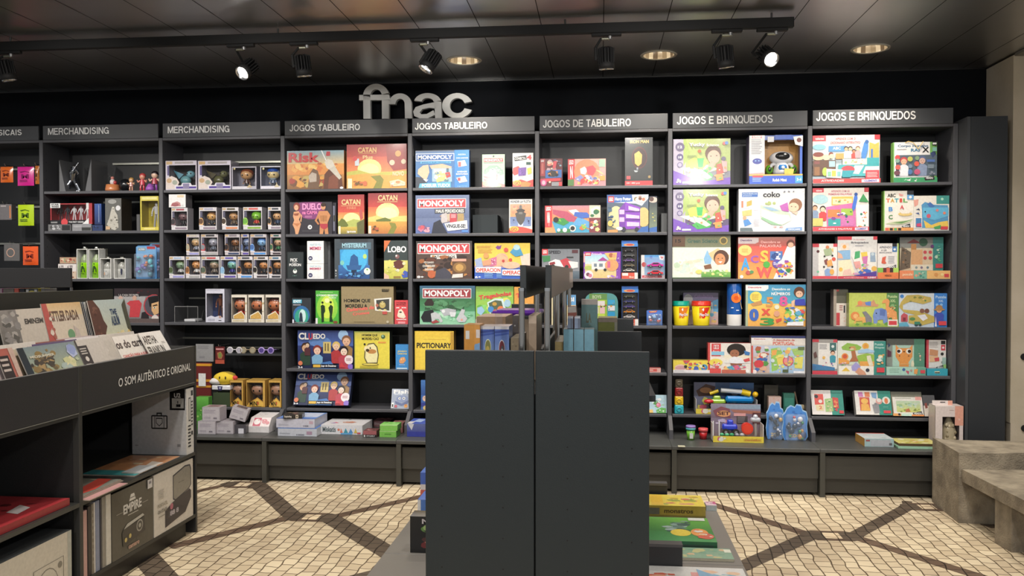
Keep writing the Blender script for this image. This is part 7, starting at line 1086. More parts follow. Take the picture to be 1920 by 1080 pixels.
cup(1296, 826, 799, 19, ['7ac040', '5ab8c0', '9a80c8'], 'green dough cup with teal and lilac lids'); cup(1319.5, 824.5, 804, 18.5, ['c8242c', 'e0585c'], 'red dough cup with a pink-red lid')
m = MB('print'); a = PZ(1272, 838, BB); m.box(a.x, a.y, BB, a.x + .045, a.y + .05, BB + .0008, 'd8d4b8'); m.build('paper_tag', label='pale paper tag on the bench near the green cup', cat='tag')
# bay 7 bench
_, zz, yy = bench(1621, 1676, 838, 823, .2, 'b8c4c4', 'pale game box with yellow left side lying on the right bench', 'r 0 0 100 100 a8c8cc;r 20 12 90 94 b8bcc4;r 4 14 18 34 a8484a;r 84 50 94 80 6a6a70', topart='r 0 0 100 100 d0dce0;n 4 4 90 90 12 8 3 e8e4e4,e8c0b8,c8d8dc,a8b8bc;r 0 0 100 8 d8584a', yaw=0, sideart='r 0 0 100 100 d8a030')
p = PZ(1684, 841, BB); T = Matrix.Translation((p.x, p.y, BB)); m = boxmesh(.27, .012, .2, '8ac0a0', 'r 0 0 100 100 a8d8b8', T, topart='r 0 0 100 100 98ccb0'); m.build('picture_book', label='flat pale green book under the yellow book on the bench', cat='book')
T = Matrix.Translation((p.x + .012, p.y + .02, BB + .0135)); m = boxmesh(.25, .016, .18, '6a4a30', 'r 0 0 100 100 5a4028', T, topart='r 0 0 100 100 e0d878;n 2 2 98 98 22 8 5 f0e8a0,c8c048,e8a060,d8703a,f4f0d0;c 24 20 8 f0e8c8;c 76 26 7 f0ecd0'); m.build('picture_book', label='yellow picture book lying on the pale green book', cat='book')
cur[:] = [7, 6]
p = PZ(1780, 834, BB); Y_ = p.y + .0; a, b = PY(1753, 826, Y_), PY(1806, 826, Y_); hh = PY(1770, 753, Y_).z - BB
T = Matrix.Translation((a.x, Y_, BB)); w = b.x - a.x
def stat(m, w, h, d, a, b):
    m.lathe([(.05, 0), (.04, .03), (.045, .08), (.03, .12), (.012, .16), (.004, .19)], (w * .6, d * .5, a + .002), 14, 'c8b898'); rr = random.Random(3)
    for k in range(14): m.sph((w * .6 + (rr.random() - .5) * .07, d * .5 - .03, a + .02 + .1 * rr.random()), .012, .01, .014, col=rr.choice(['d8c8a8', 'b8a888', 'a89878']), nu=8, nv=6)
root = windowbox(T, w, h := hh * .9, .11, 'ecdcd8', 'white and peach gift box with a window showing a beige ornament', name='gift_box', cat='gift box', top=.28, bot=.04, left=.26, right=.14, inner='6a4438', fig=stat, front='r 70 0 100 50 f0a890;r 0 0 70 3 f8ece8;l 50 10 66 14 1 c8a8a0;c 85 34 4 f8c8b8', sidecol='d8c8c4')
m = MB('print', T); m.box(0, .05, h, w * .72, .053, h + hh * .1, 'f0e4e0'); m.box(w * .28, .049, h + hh * .05, w * .46, .0495, h + hh * .07, '3a3034'); m.box(w * .56, .0495, h, w * .72, .05, h + hh * .1, 'f0a890'); m.build('hang_flap', root)
# ================================================================ CENTRE GONDOLA
YG = 2.57
gx0, gxm, gx1 = PY(797, 657, YG).x, PY(1002.5, 659, YG).x, PY(1218, 662, YG).x; gz = PY(1003, 658.5, YG).z
PX0, PX1, PH = -1.02, .652, .12; YE = 4.95
G = thing('display_gondola', 'charcoal free-standing gondola with two perforated end panels in the foreground', 'display stand', ((gx0 + gx1) / 2, 3.8, 0))
def gpart(m, name, par=G, **k): return m.build(name, par, **k)
for a, b in ((gx0, gxm - .002), (gxm + .002, gx1)):
    m = MB('laminate'); m.cbox(a, YG, PH + .001, b, YG + .019, gz, '282f32', b=.002); m.box(a + .001, YG + .001, gz - .0005, b - .001, YG + .018, gz + .0006, '62676a')
    hx = (PY(828, 700, YG).x, PY(943, 700, YG).x) if a == gx0 else (PY(1064, 700, YG).x, PY(1185, 700, YG).x)
    for x in hx:
        for k in range(10):
            z = PY(828, 718.5, YG).z - k * .0955; m.cyl((x, YG - .0006, z), (x, YG + .001, z), .0026, n=10, col='0a0b0c')
    gpart(m, 'end_panel')
m = MB('laminate'); m.cbox(PX0, YG - .02, 0, PX1, 3.893, PH, '84807c', b=.003); gpart(m, 'plinth')
m = MB('laminate'); m.cbox(PX0, 3.9, 0, PX1, YE, PH, '84807c', b=.003); gpart(m, 'plinth')
m = MB('laminate'); m.box(gxm - .09, YG + .03, PH + .001, gxm + .09, YE - .1, gz - .154, '2a2d30'); gpart(m, 'spine')
zt_ = gz - .135
m = MB('laminate'); m.box(gx0, YG + .021, zt_ - .018, gx1 + .02, 4.42, zt_, '2a2d30'); gpart(m, 'tray')
yd1 = (H - gz) * 1580 / 109; yd2 = (H - gz) * 1580 / 85
for y, xr_, xl_ in ((yd1, 1203, None), (yd2, 1188, None)):
    m = MB('laminate'); m.cbox(gxm + .05, y, zt_ + .001, PY(xr_, 620, y).x, y + .018, gz, '303438', b=.002); m.box(gxm + .052, y + .001, gz - .0005, PY(xr_, 620, y).x - .001, y + .017, gz + .0005, '5a5e60'); gpart(m, 'divider')
a = PY(959, 570, yd2); b = PY(1016, 570, yd2)
m = MB('laminate'); m.cbox(a.x, yd2, zt_ + .001, b.x, yd2 + .018, a.z, '303438', b=.002); gpart(m, 'divider')
for px in (985, 1034):
    X_ = PY(px, 650, YG + .1).x + .012; m = MB('laminate'); m.cbox(X_, YG + .56, zt_ + .001, X_ + .012, yd2 - .02, zt_ + .09, '303538', b=.002); m.box(X_ + .001, YG + .56, zt_ + .089, X_ + .011, yd2 - .02, zt_ + .0905, '66696b'); gpart(m, 'rail')
# low boards on the plinth
for y, xr_ in ((3.80, 1280), (4.90, 1251)):
    m = MB('laminate'); xx = PY(xr_, 1000, y).x; m.cbox(gx0 - .1, y, PH + .001, xx, y + .02, PH + .115, '2c2d30', b=.002); m.box(gx0 - .1, y - .004, PH + .105, xx, y + .05, PH + .118, '5c5a5c'); gpart(m, 'base_board')
YBo = YG + .09
bx = [(PY(975, 500, YBo).x, PY(986.5, 500, YBo).x), (PY(1022.5, 500, YBo).x, PY(1034, 500, YBo).x)]
zb0, zb1 = PY(1000, 538.5, YBo).z, PY(1000, 497, YBo).z
for (a, b), cl in zip(bx, ('3c4144', '5e5c5a')):
    m = MB('laminate'); m.cbox(a, YBo, zb0 - .035, b, 4.75, zb1, '34393c', b=.001)
    m.box(b - .0002, YBo + .003, zb0 - .033, b + .0008, 4.748, zb1 - .002, '8a827a' if cl != '3c4144' else '3a3c3a')
    gpart(m, 'sign_board')
m = MB('print'); q0, q1 = PX(1068, 512, bx[1][1] + .002), PX(1079, 530, bx[1][1] + .002); m.box(bx[1][1] + .001, min(q0.y, 4.4), 1.40, bx[1][1] + .002, min(q1.y, 4.7), 1.455, 'd8cfc4'); gpart(m, 'sticker')
for a, b in bx:
    cx = (a + b) / 2
    for y in (YBo - .004, 3.3, 3.95, 4.6):
        m = MB('metal'); m.cyl((cx - .004, y, gz - .13), (cx - .004, y, zb0 - .002 if y < YG + .2 else zb0 - .03), .0095, n=18, col='c8c4be'); m.cyl((cx - .004, y, zb0 - .012 if y < YG + .2 else zb0 - .04), (cx - .004, y, zb0 - .002 if y < YG + .2 else zb0 - .03), .0105, n=18, col='ddd'); gpart(m, 'chrome_post')
# goods in the tray
def tray(x0, x1, yt, Y, d, side, label, art, yb=None, name='game_box', cat='box', zb=None, topart='', yaw=0, sideart='', tilt=0, mat='print'):
    zb = zt_ + .001 if zb is None else zb; a, b = PY(x0, yt, Y), PY(x1, yt, Y); h = PY((x0 + x1) / 2, yt, Y).z - zb
    T = Matrix.Translation((a.x, Y, zb)) @ Matrix.Rotation(math.radians(yaw), 4, 'Z') @ Matrix.Rotation(math.radians(tilt), 4, 'Y'); w = b.x - a.x
    m = boxmesh(w, h, d, side, art, T, topart=topart, sideart=sideart, mat=mat); m.build(name, loc=T @ Vector((w / 2, d / 2, 0)), label=label, cat=cat); return zb + h
YQ = 2.80
tray(870, 900, 609, YQ, .10, 'c8881c', 'mustard yellow carton with a white label in the gondola tray', 'r 0 0 100 100 d8921c;r 66 0 100 34 e0982a;r 10 10 34 24 e8e4dc;r 76 8 100 22 e8dcd8;p 8ab0d8 60,100 66,34 100,30 100,100;r 70 32 100 100 7aa8d8', topart='r 0 0 100 100 d8982a')
BLU = 'g 0 0 100 100 3a60c0 a8c8e8;r 0 0 100 5 e0dce0;p 20409a 0,8 100,5 100,9 0,12;p 2a50b0 0,14 100,10 100,13 0,17;'
tray(901, 927, 612, YQ + .02, .12, '7a90c0', 'left blue box with a masked blond figure, gondola tray', BLU + 'p 6a6450 26,66 34,54 70,54 84,70 92,80 14,80;e 54 36 23 14 e8f0d0;e 54 36 20 12.5 8a8a4a;e 52 42 14 8 c8b050;p 5a5040 40,44 66,44 60,54 46,54', topart='r 0 0 100 100 c8c4cc')
tray(927.5, 954.5, 612, YQ, .12, '7a90c0', 'right blue box with a red hooded figure, gondola tray', BLU + 'p 8a2a38 20,80 30,58 50,52 60,60 60,80;p 3a4048 56,80 58,54 76,58 94,80;e 50 38 22 15 e8e8f0;e 50 38 19 13.5 7a2c38;e 54 42 12 9 5a5a60;e 52 44 8 6 c8c8cc', topart='r 0 0 100 100 d0ccd4')
tray(957.5, 972.5, 634, YQ, .3, '8a7c66', 'brown slim carton beside the left chrome post', 'r 0 0 100 100 8a7a60;n 4 4 96 90 6 12 2 6a5c48,9a8a70', topart='r 0 0 100 100 a89a80')
tray(1040.5, 1055.5, 641, YQ, .3, '7a6a48', 'olive brown slim carton beside the right chrome post', 'r 0 0 100 100 8a7848;n 4 4 96 90 6 12 4 6a5a38,5a4c30', topart='r 0 0 100 100 9a9078')
zlb = 0
for i, (a, b) in enumerate(((1056.5, 1075), (1076, 1094.5), (1095.5, 1114))):
    zlb = tray(a, b, 617.5, YQ - .02, .10, 'a8a8a0', ('left', 'middle', 'right')[i] + ' of three pale blue slim boxes in a row, gondola tray', 'r 0 0 100 100 74a8bc;g 0 60 100 100 74a8bc 8ab0c0;l 60 50 90 54 1 5a8a9a;r 30 88 90 92 c8b0c0', topart='r 0 0 100 100 8a9498', name='slim_box')
for i, (a, b) in enumerate(((1064, 1074.5), (1077, 1088))): tray(a, b, 594, YQ + .0, .07, '9aa8b8', ('left', 'right')[i] + ' small pale blue box standing on the slim boxes', 'r 0 0 100 100 8a9cb8;r 0 0 100 14 c8ccd8;r 60 14 100 100 6a7488', zb=zlb + .001, name='slim_box')
tray(1074, 1090, 575, YQ + .09, .06, '8a4034', 'rust red box tilted behind the small pale blue boxes', 'r 0 0 100 100 a85a48;r 0 0 100 8 d0c8c0;n 4 10 70 40 5 10 3 8a4438,c87058', zb=zt_ + .002, tilt=-4)
tray(1090, 1120.5, 562, YQ + .10, .08, '4a6a68', 'tall teal box with faded gilt lettering in the tray', 'r 0 0 100 100 587c7c;r 0 0 100 6 a8a098;T 30 16 62 28 5a5a40 LA;n 26 28 66 60 8 6 4 8a8058,4a6460,9a9068;T 28 62 60 74 8a8058 CO', topart='r 0 0 100 100 b0a8a0')
tray(1121.5, 1157.5, 596, 3.6, .14, '8a8a4a', 'olive round-handled bag box behind the teal box', 'r 0 0 100 100 8a9040;c 42 66 40 6a6238;c 42 66 37 8a9040;r 86 0 100 100 a8a898;r 0 0 100 10 a8988a;l 26 78 60 86 2 6a7040', topart='r 0 0 100 100 a0a058')
# goods further back on the left
def pos(px, Y): return PY(px, 600, Y).x
T = Matrix.Translation((pos(922, 3.7), 3.7, zt_ + .001)); w = pos(1013, 3.7) - pos(922, 3.7); hh = PY(960, 582, 3.7).z - zt_ - .001
root = thing('storage_tub', 'low clear storage tub with a purple lid behind the blue boxes', 'storage tub', T @ Vector((w / 2, .12, 0)))
m = MB('blister', T); m.cbox(.01, .01, 0, w - .01, .26, hh - .02, 'bcb', b=.01); m.build('tub', root)
m = MB('plastic', T); m.cbox(0, 0, hh - .022, w, .27, hh - .004, '6a2ab0', b=.006); m.cbox(.02, .02, hh - .004, w - .02, .25, hh, '7a3ac0', b=.003); m.build('lid', root)
m = MB('matte', T); m.box(.02, .02, .003, w - .02, .24, hh - .04, 'b89a80'); m.build('contents', root)
tray(893, 948, 594, 3.12, .25, 'c8a078', 'pale tan flat boxes pile behind the mustard carton', 'r 0 0 100 100 d0a880;r 0 20 100 26 a8805a;r 0 46 100 52 a8805a;r 0 72 100 78 b08a68', topart='r 0 0 100 100 d8b898')
tray(991, 1006, 592, 2.93, .25, 'b89880', 'tan grey box between the chrome posts', 'r 0 0 100 100 b09880;r 0 0 100 12 d0b8a0', topart='r 0 0 100 100 c8b098', sideart='r 0 0 100 100 8a7a6a')
m = MB('blister'); x = pos(928, 3.1); m.box(x, 3.1, zt_, pos(942, 3.1), 3.104, PY(935, 588, 3.1).z, 'c8c4c8'); m.build('clear_holder', label='clear plastic card holder between the blue boxes', cat='holder')
tray(961, 972, 592, 3.0, .12, '5a5450', 'dark pack with a steel tab left of the near chrome post', 'g 0 0 100 100 6a605a 2a3048;c 40 16 14 c8c8c8;r 0 60 100 86 22305a', name='hanging_pack', cat='pack')
# goods lying on the plinth
def flat(x0p, x1p, yb, zb, h, d, side, label, art, topart, name='game_box', cat='box', xl=None):
    p = PZ(x1p, yb, zb); a = xl if xl is not None else PY(x0p, yb, p.y).x; T = Matrix.Translation((a, p.y, zb + .0006)); w = p.x - a
    m = boxmesh(w, h, d, side, art, T, topart=topart); m.build(name, loc=T @ Vector((w / 2, d / 2, 0)), label=label, cat=cat)
PZH = PH + .0005
flat(0, 1323, 971, PZH, .06, .23, '9a8420', 'yellow game box lying on the plinth right of the end panels', 'r 0 0 100 100 b09a20;T 46 30 84 66 5a4a14 monstros;r 24 20 40 80 6a6a58;r 0 84 100 100 8a7a1c', 'r 0 0 100 100 f0d840;n 34 4 98 96 26 7 5 f4e070,e8a878,c8a838,d87a60,f0e8a0,a8b048;r 30 4 46 96 f4c820', xl=.16)
flat(0, 1345, 1031, PZH, .035, .40, '1c4a30', 'green wrapped game box with yellow and orange art on the plinth', 'r 0 0 100 100 1c6a40;r 60 40 96 80 3a5a4a', 'g 0 0 100 60 68b838 3a8a3a;g 0 60 100 100 3a9048 40a058;n 40 14 80 70 22 8 4 5a8078,a8c0c0,3a6058,8aa8a0;e 62 66 12 14 e8d030;e 84 64 10 16 f09a40;e 90 78 9 12 d8604a;r 76 2 96 14 e0e4e0;n 76 50 98 96 10 5 2 f0b060,e8e0d8,d85a40', xl=.14)
flat(0, 1377, 1054, PZH, .012, .15, '6a5a48', 'thin teal and tan book lying in front of the green box', 'r 0 0 100 100 d8d0b8', 'r 0 0 100 100 88b098;n 2 4 98 96 18 8 6 c8c890,78a890,d8b890,60987c;r 90 10 100 40 e8ecdc', 'picture_book', 'book', xl=.30)
p = PZ(1384, 1055, PZH + .02); T = Matrix.Translation((.14, 3.44, PZH)); m = boxmesh(.49, .02, 3.795 - 3.44, 'd8d4d0', 'r 0 0 100 100 d8d8d4', T, topart='r 0 0 100 100 e4e4e4;n 46 4 98 96 30 9 5 7ab8d8,f0d0b0,f0c8a8,a8c8d8,f0e8d8;n 2 20 40 90 14 7 4 f0a888,e8c0b0,d8583a;r 52 20 66 40 e8a0a0;p 88b8dc 58,8 74,30 70,80 60,96'); m.build('map_book', label='white map game lying nearest on the plinth', cat='game')
p = PZ(1344, 958, PZH); T = Matrix.Translation((p.x - .058, p.y, PZH)); m = boxmesh(.058, .03, .08, 'c8d0d4', 'r 0 0 100 100 b8c4c8', T, topart='r 0 0 100 100 e8c8d8;p c8508a 50,0 100,0 100,70 70,60;n 4 4 96 96 6 12 2 f0e0e8,b05a90'); m.build('small_box', label='small pink and white box at the plinth edge', cat='box')
a = PZ(769, 1036, PZH); T = Matrix.Translation((a.x, a.y, PZH)); hz = PY(769, 968, a.y).z - PZH
m = boxmesh(.26, hz, .1, '1a1a1c', 'r 0 0 100 100 141416;T 22 6 80 20 d8d0d4 MAGIC;e 36 34 16 10 6a9a48;n 20 20 96 48 14 6 3 4a7a38,a8c878,2c3a20;n 16 50 96 96 26 6 4 7a1c20,c83a3a,3a1418,e08070,5a2c2c', T, topart='g 0 0 100 100 3a3638 8a8a90'); m.build('game_box', label='black box with green and red creatures left of the end panels', cat='box')
for (x0_, yt, yb_, Y_, lb, ar) in ((783, 937, 958, 4.25, 'blue and white box behind the black creature box', 'r 0 0 100 100 3a78d0;r 0 0 8 100 f0f0f4;p 2a5a90 10,50 100,0 100,100 10,100'), (788, 886, 926, 4.6, 'stacked blue box with white and red base, furthest left of the gondola', 'r 0 0 100 30 2a60c8;r 0 30 100 100 e8e0e0;r 0 44 100 76 d8584a')):
    a = PY(x0_, yt, Y_); T = Matrix.Translation((a.x, Y_, PZH)); m = boxmesh(.2, a.z - PZH, .18, 'c8ccdc', ar, T, topart='r 0 0 100 100 3a70d8;n 10 10 90 90 6 12 2 e8e8f4,d84a4a'); m.build('game_box', label=lb, cat='box')
# ================================================================ RECORD BIN (left foreground)
XB = PZ(368, 998, 0).x; YE1 = 4.484; Y0 = 2.35; YM = PX(151, 780, XB).y
RB = thing('record_bin', 'charcoal record browsing cabinet with a white slogan in the left foreground', 'record bin', (XB - .35, 3.4, 0))
XBk = XB - .72
zt, zb_, zs = 1.045, .845, .453
gp = lambda m, n, **k: m.build(n, RB, **k)
for a, b in ((Y0, YM - .012), (YM + .012, YE1 - .004)):
    m = MB('laminate'); m.cbox(XB - .018, a, zb_, XB, b, zt, '37373a', b=.002); pn = gp(m, 'header_panel')
    m = MB('laminate'); m.box(XB - .018, a, zt - .0003, XB, b, zt + .0006, '6a6a6a'); m.build('edge', pn)
m = MB('matte'); gv, gf = textgeo('O SOM AUTÊNTICO E ORIGINAL', .01)
q0, q1, q2 = PX(222, 702, XB + .001), PX(357.5, 677, XB + .001), PX(222, 725, XB + .001)
zt1, zt0 = PX(357, 676.5, XB).z, PX(357, 694, XB).z
m.add([(XB + .0015, q0.y + x * (q1.y - q0.y), zt1 + y * (zt0 - zt1)) for x, y in gv], gf, 'f2f0ec'); m.build('lettering', pn)
m = MB('laminate'); m.cbox(XB - .03, YM - .0125, 0, XB + .001, YM + .0125, zt, '3c3c3a', b=.002); m.box(XBk, YM - .009, 0, XB - .03, YM + .009, zb_, '2a2a2a'); gp(m, 'partition')
m = MB('laminate'); m.prism([(XBk * 1, 0), (XB, 0), (XB, zt), (XBk, zt)], YE1 - .002, YE1 + .016, '303030', axis='y'); gp(m, 'end_panel')
m = MB('laminate'); m.box(XBk, Y0, zb_ - .018, XB - .001, YE1 - .003, zb_ - .0005, '3a3a38'); m.box(XB - .0015, Y0, zb_ - .004, XB + .0005, YE1 - .003, zb_ - .001, '8a8a84'); gp(m, 'bin_floor')
m = MB('laminate'); m.box(XBk, Y0, zs - .018, XB - .001, YE1 - .003, zs, '343432'); m.box(XB - .002, Y0, zs - .018, XB - .0005, YE1 - .003, zs, '4a4a46'); gp(m, 'shelf')
m = MB('laminate'); m.box(XBk, Y0, .087, XB - .001, YE1 - .003, .105, '343432'); gp(m, 'shelf'); 
m = MB('laminate'); m.box(XB - .05, Y0, 0, XB - .03, YE1 - .06, .086, '1c1c1c'); gp(m, 'kick_panel')
m = MB('laminate'); m.box(XBk, Y0, .105, XBk + .015, YE1 - .003, 1.04, '18181a'); gp(m, 'back_panel')
cd = PY(212, 542.6, YE1 - .004); m = MB('laminate'); m.cbox(cd.x - .018, Y0, zb_ + .001, cd.x, YE1 - .004, cd.z, '2e2e2a', b=.002); m.box(cd.x - .017, Y0, cd.z - .0005, cd.x - .001, YE1 - .004, cd.z + .0006, '77766e'); gp(m, 'centre_divider')
# records: face toward +X, lying back; placed on plane X at their top edge
def record(x0, x1, X_, ytop_at, label, art, tilt=14, h=.315, t=.004, zoff=0, side='c8c0b8', name='vinyl_record'):
    p, q = PX(x0, ytop_at, X_), PX(x1, ytop_at, X_); w = min(q.y, YE1 - .006 if ytop_at > 560 else 9) - p.y; zt2 = PX((x0 + x1) / 2, ytop_at, X_).z
    # local frame: width along +Y, height up, thickness -X; lean back towards -X
    hh_ = h; T = Matrix.Translation((X_ + math.sin(math.radians(tilt)) * hh_, p.y, max(zt2 - math.cos(math.radians(tilt)) * hh_, .8465 + t))) @ Matrix.Rotation(math.radians(90), 4, 'Z') @ Matrix.Rotation(math.radians(-tilt), 4, 'X')
    m = boxmesh(w, hh_, t, side, art, T, sideart='r 0 0 100 100 ' + side); return m.build(name, loc=T @ Vector((w / 2, 0, 0)), label=label, cat='record')
XR = XB - .335
record(-8, 78, XR, 580, 'record sleeve with a grey tree photo and dark capital name, back row', 'r 0 0 100 100 c8bdb0;g 0 0 40 60 8a8480 6a6864;n 0 0 50 60 40 8 3 8a8684,5a5854,a8a29c,77736e;T 54 14 96 22 4a4844 EMINƎM;r 0 60 100 100 b8aca0')
record(76, 149, XR, 568, 'cream record sleeve with red left edge and tall ornate capitals, back row', 'r 0 0 100 100 d8c8b4;g 0 0 100 20 d8b078 e0c8a0;p b84a40 0,0 12,0 20,60 6,100 0,100;T 12 12 88 28 6a5040 ATTLER DADA;c 58 50 9 6a9a70;p c8b8b0 68,36 80,44 82,60 70,58;n 4 10 26 60 12 5 3 c8a090,a85a4a,e0d0c0')
for i in range(5):
    record(147 + i * 3.2, 172 + i * 3.2, XR - .03 + i * .009, 566, '%s sleeve edge in the fanned gap of the back row' % ('first light', 'second charcoal', 'third blue', 'fourth pale', 'fifth black')[i], 'r 0 0 100 100 ' + ('c8ccd0', '3a3c40', '2a4a6a', 'd8dce0', '1c1c20')[i], t=.003)
record(163, 232, XR + .03, 562, 'record sleeve with a brown face profile and dark blue emblem, back row', 'g 0 0 100 100 b8c8c8 e0d8a8;p 5a3428 0,0 14,0 26,14 30,34 36,44 28,56 26,72 16,84 0,90;n 0 6 22 70 16 5 4 6a4030,4a281e,7a5040;p e0c070 30,100 40,70 60,56 80,62 96,50 100,100;T 52 16 70 26 2a4468 THE;T 50 28 72 44 2a4468 ALBUM;n 50 14 74 48 8 3 4 2a4468,3a5478;p 4a4a38 88,10 100,0 100,60 90,50;n 60 50 100 96 8 7 2 e8d8a0,d8c890,c8b880')
# front row
XQ = XB - .215
record(30, 137, XQ, 652, 'wide painterly green and yellow record sleeve, front row', 'g 0 0 100 50 7a8a90 a8b088;g 0 50 100 100 b0a880 c8c078;p 1c2830 0,0 10,0 12,100 0,100;n 8 4 62 60 50 7 5 4a3c28,6a5a38,8a7038,3a3428,a88850;n 10 50 60 98 30 8 7 9a7a88,b8a070,8a7a68,c8a888;n 56 20 98 96 30 9 8 c8c890,b8c0a0,d8d0a0,a8b8b0;n 80 2 98 20 6 8 2 8a98c8,b0b8d8;T 14 14 56 18 d8d0b8 MIDSUMMER', tilt=25, h=.31)
record(137, 212, XQ, 634, 'plain pale grey record sleeve with a small black sticker, front row', 'r 0 0 100 100 c8c0b8;n 60 0 98 40 5 14 3 d0c8c0,c0b8b0;l 26 40 90 43 1 9a9490;r 2 10 24 50 2c2a2c;l 5 14 21 26 3 c8c0b8;c 13 32 4 d8d0c8;l 5 40 21 48 2 c8c0b8;r 0 0 3 100 3a3a3c', tilt=25, h=.31)
record(209, 268, XQ + .004, 628, 'white record sleeve with thin black title and red line, front row', 'r 0 0 100 100 ece6e0;T 0 8 98 24 3a3438 os do carmo;T 6 34 98 42 d04a48 CANÇÃO PARA A EUROPA', tilt=27, h=.30)
record(258, 318, XQ + .015, 621, 'white record sleeve with two lines of tall black capitals, end of front row', 'r 0 0 100 100 f0ece8;T 4 8 62 26 3a3838 ARETHA;T 4 31 76 50 3a3838 FRANKLIN;l 76 24 96 30 2 9a9490', tilt=31, h=.28)
record(-10, 22, XQ, 668, 'record sleeve with a black and red label cut by the left frame edge, front row', 'r 0 0 100 100 b0584a;r 0 10 60 46 2c2426;l 6 14 54 36 3 c8b8b0;r 0 46 60 54 d84a40;p e0b038 30,60 60,60 66,100 34,100;p c8a89a 70,0 100,0 100,100 80,100;n 0 60 30 98 5 12 2 7a9a40,3a5a30', tilt=22, h=.31)
m = MB('print'); rr = random.Random(4)
for i in range(26):   # tightly packed sleeves seen as edges between the rows
    pass
nrec = 0
for i in range(16):
    yy = PX(24, 660, XQ - .04).y + i * .0
    T = Matrix.Translation((XB - .127 - i * .0045, 2.95, .85 + .002 + (i % 3) * .006)) @ Matrix.Rotation(math.radians(90), 4, 'Z') @ Matrix.Rotation(math.radians(-19), 4, 'X')
    m = boxmesh(.315, .3 - .003 * (i % 4), .0035, rr.choice(['d0c8c0', 'b8a8a8', '5a4a70', 'e0d8d8', '8a5048', 'c8b8a0']), None, T @ Matrix.Translation((((i * 37) % 5) * .25, 0, 0)))
    m.build('vinyl_record', label='sleeve packed between the front and back rows, only its top edge showing', cat='record', group='packed sleeves between the rows')
# goods in the lower cabinet
Yb = PX(350, 790, XB - .004).y
a = PY(248, 845, Yb); T = Matrix.Translation((a.x, Yb, zs + .0006)); w = XB - .006 - a.x
m = boxmesh(w, zb_ - .03 - zs, YE1 - .008 - Yb, 'd8d8d8', 'r 0 0 100 100 c0c0c2;r 70 0 98 32 1a1a1c;T 78 6 90 13 c8c8c8 U2;r 74 14 96 29 b0b0ac;r 82 23 90 27 1a1a1c;r 84 18 86 22 555;p 2a2a2c 38,40 64,40 66,41 66,60 64,61 38,61 36,60 36,41;p c0c0c2 38,42 64,42 64,59 38,59;r 42 40 43 61 2a2a2c;r 59 40 60 61 2a2a2c;p 2a2a2c 46,36 56,36 56,40 54,40 54,38 48,38 48,40 46,40;p 2a2a2c 45,44 57,44 57,52 51,57 45,52;p c0c0c2 46,45.5 56,45.5 56,51.5 51,55.5 46,51.5;l 84 84 92 88 2 666;l 6 86 12 88 1 777', T)
m.art((w + .0001, 0, zb_ - .03 - zs), (0, YE1 - .008 - Yb, 0), (0, 0, -(zb_ - .03 - zs)), (1, 0, 0), 'r 0 0 100 100 eceae6;r 64 4 92 12 333;r 30 14 60 50 4a4a4a;r 34 16 56 48 d8d8d4;l 64 20 90 60 8 444;l 20 56 60 92 7 333;r 64 66 84 72 222')
m.build('record_box_set', label='grey-white box set with a suitcase outline standing on the mid shelf', cat='box set')
def flatrec(y0_, y1_, dx, z, label, top, side='c8b8a8', t=.004, x0=0, name='vinyl_record'):
    T = Matrix.Translation((XB - .004 - x0 - dx, y0_, z)); m = boxmesh(dx, t, y1_ - y0_, side, 'r 0 0 100 100 ' + side, T, topart=top); m.build(name, label=label, cat='record')
ya, yb2 = PX(157, 940, XB).y, PX(262, 880, XB).y
flatrec(YM + .02, YM + .32, .31, zs + .0006, 'pink record sleeve lying at the shelf edge under other sleeves', 'r 0 0 100 100 d8a0a0;r 0 60 60 100 9a7a8a;n 4 60 60 96 5 8 2 6a5a8a,c8a0b0', x0=-.03)
for i in range(3): flatrec(YM + .018, YM + .35 - .01 * i, .29, zs + .005 + i * .005, ('lowest', 'middle', 'top')[i] + ' sleeve of the small pile with a red diagonal strip', 'r 0 0 100 100 8a8a80;n 2 2 98 98 24 9 3 6a6e70,a8a890,4a4e58,c8c0a0;p d8402a 60,0 84,0 96,60 90,96 76,96', x0=.01)
flatrec(YM + .46, Yb - .05, .28, zs + .0006, 'orange and teal record sleeve lying before the grey-white box set', 'r 0 0 100 100 c88a58;n 2 2 98 70 16 10 3 d89a60,a86a40,e0c8a0,c87850;r 0 78 100 100 3a9aa0;p e8dcd0 70,30 98,36 96,54 76,50', x0=.015)
flatrec(YM + .5, YM + .66, .1, zs + .0052, 'small pale leaflet on the orange sleeve', 'r 0 0 100 100 c8ccd0', x0=.01, name='leaflet')
zl_ = .1056
def xface(px0, px1, h, t, side, label, art, name='turntable_box', cat='box', x0=.004):
    a, b = PX(px0, 950, XB - x0), PX(px1, 950, XB - x0); w = b.y - a.y; T = Matrix.Translation((XB - x0, a.y, zl_)) @ Matrix.Rotation(math.radians(90), 4, 'Z'); m = boxmesh(w, h, t, side, art, T); return m.build(name, loc=T @ Vector((w / 2, t / 2, 0)), label=label, cat=cat)
xface(288.5, 362, zs - .03 - zl_, .2, 'd8d0c4', 'white box printed with an open portable turntable case', 'r 0 0 100 100 e4dcd0;p 4a4850 46,14 78,6 92,8 95,16 95,44 88,50 52,58 46,54;p 9a9488 48,16 78,8.5 90,10 93,17 93,43 87,48 53,56 48,52;l 60 30 76 32 1 6a6460;p 3a343c 26,66 46,58 90,50 94,54 94,66 78,86 26,94;r 34 70 60 80 4a444c;T 38 71 60 79 c8c0c8 88 8;c 42 64 4 c86a80;l 10 28 24 44 4 c8c0b4;T 8 50 32 56 a8a090 PORTATIL;T 8 60 30 66 8a8478 ON STAGE;l 10 70 26 74 1 a8a090')
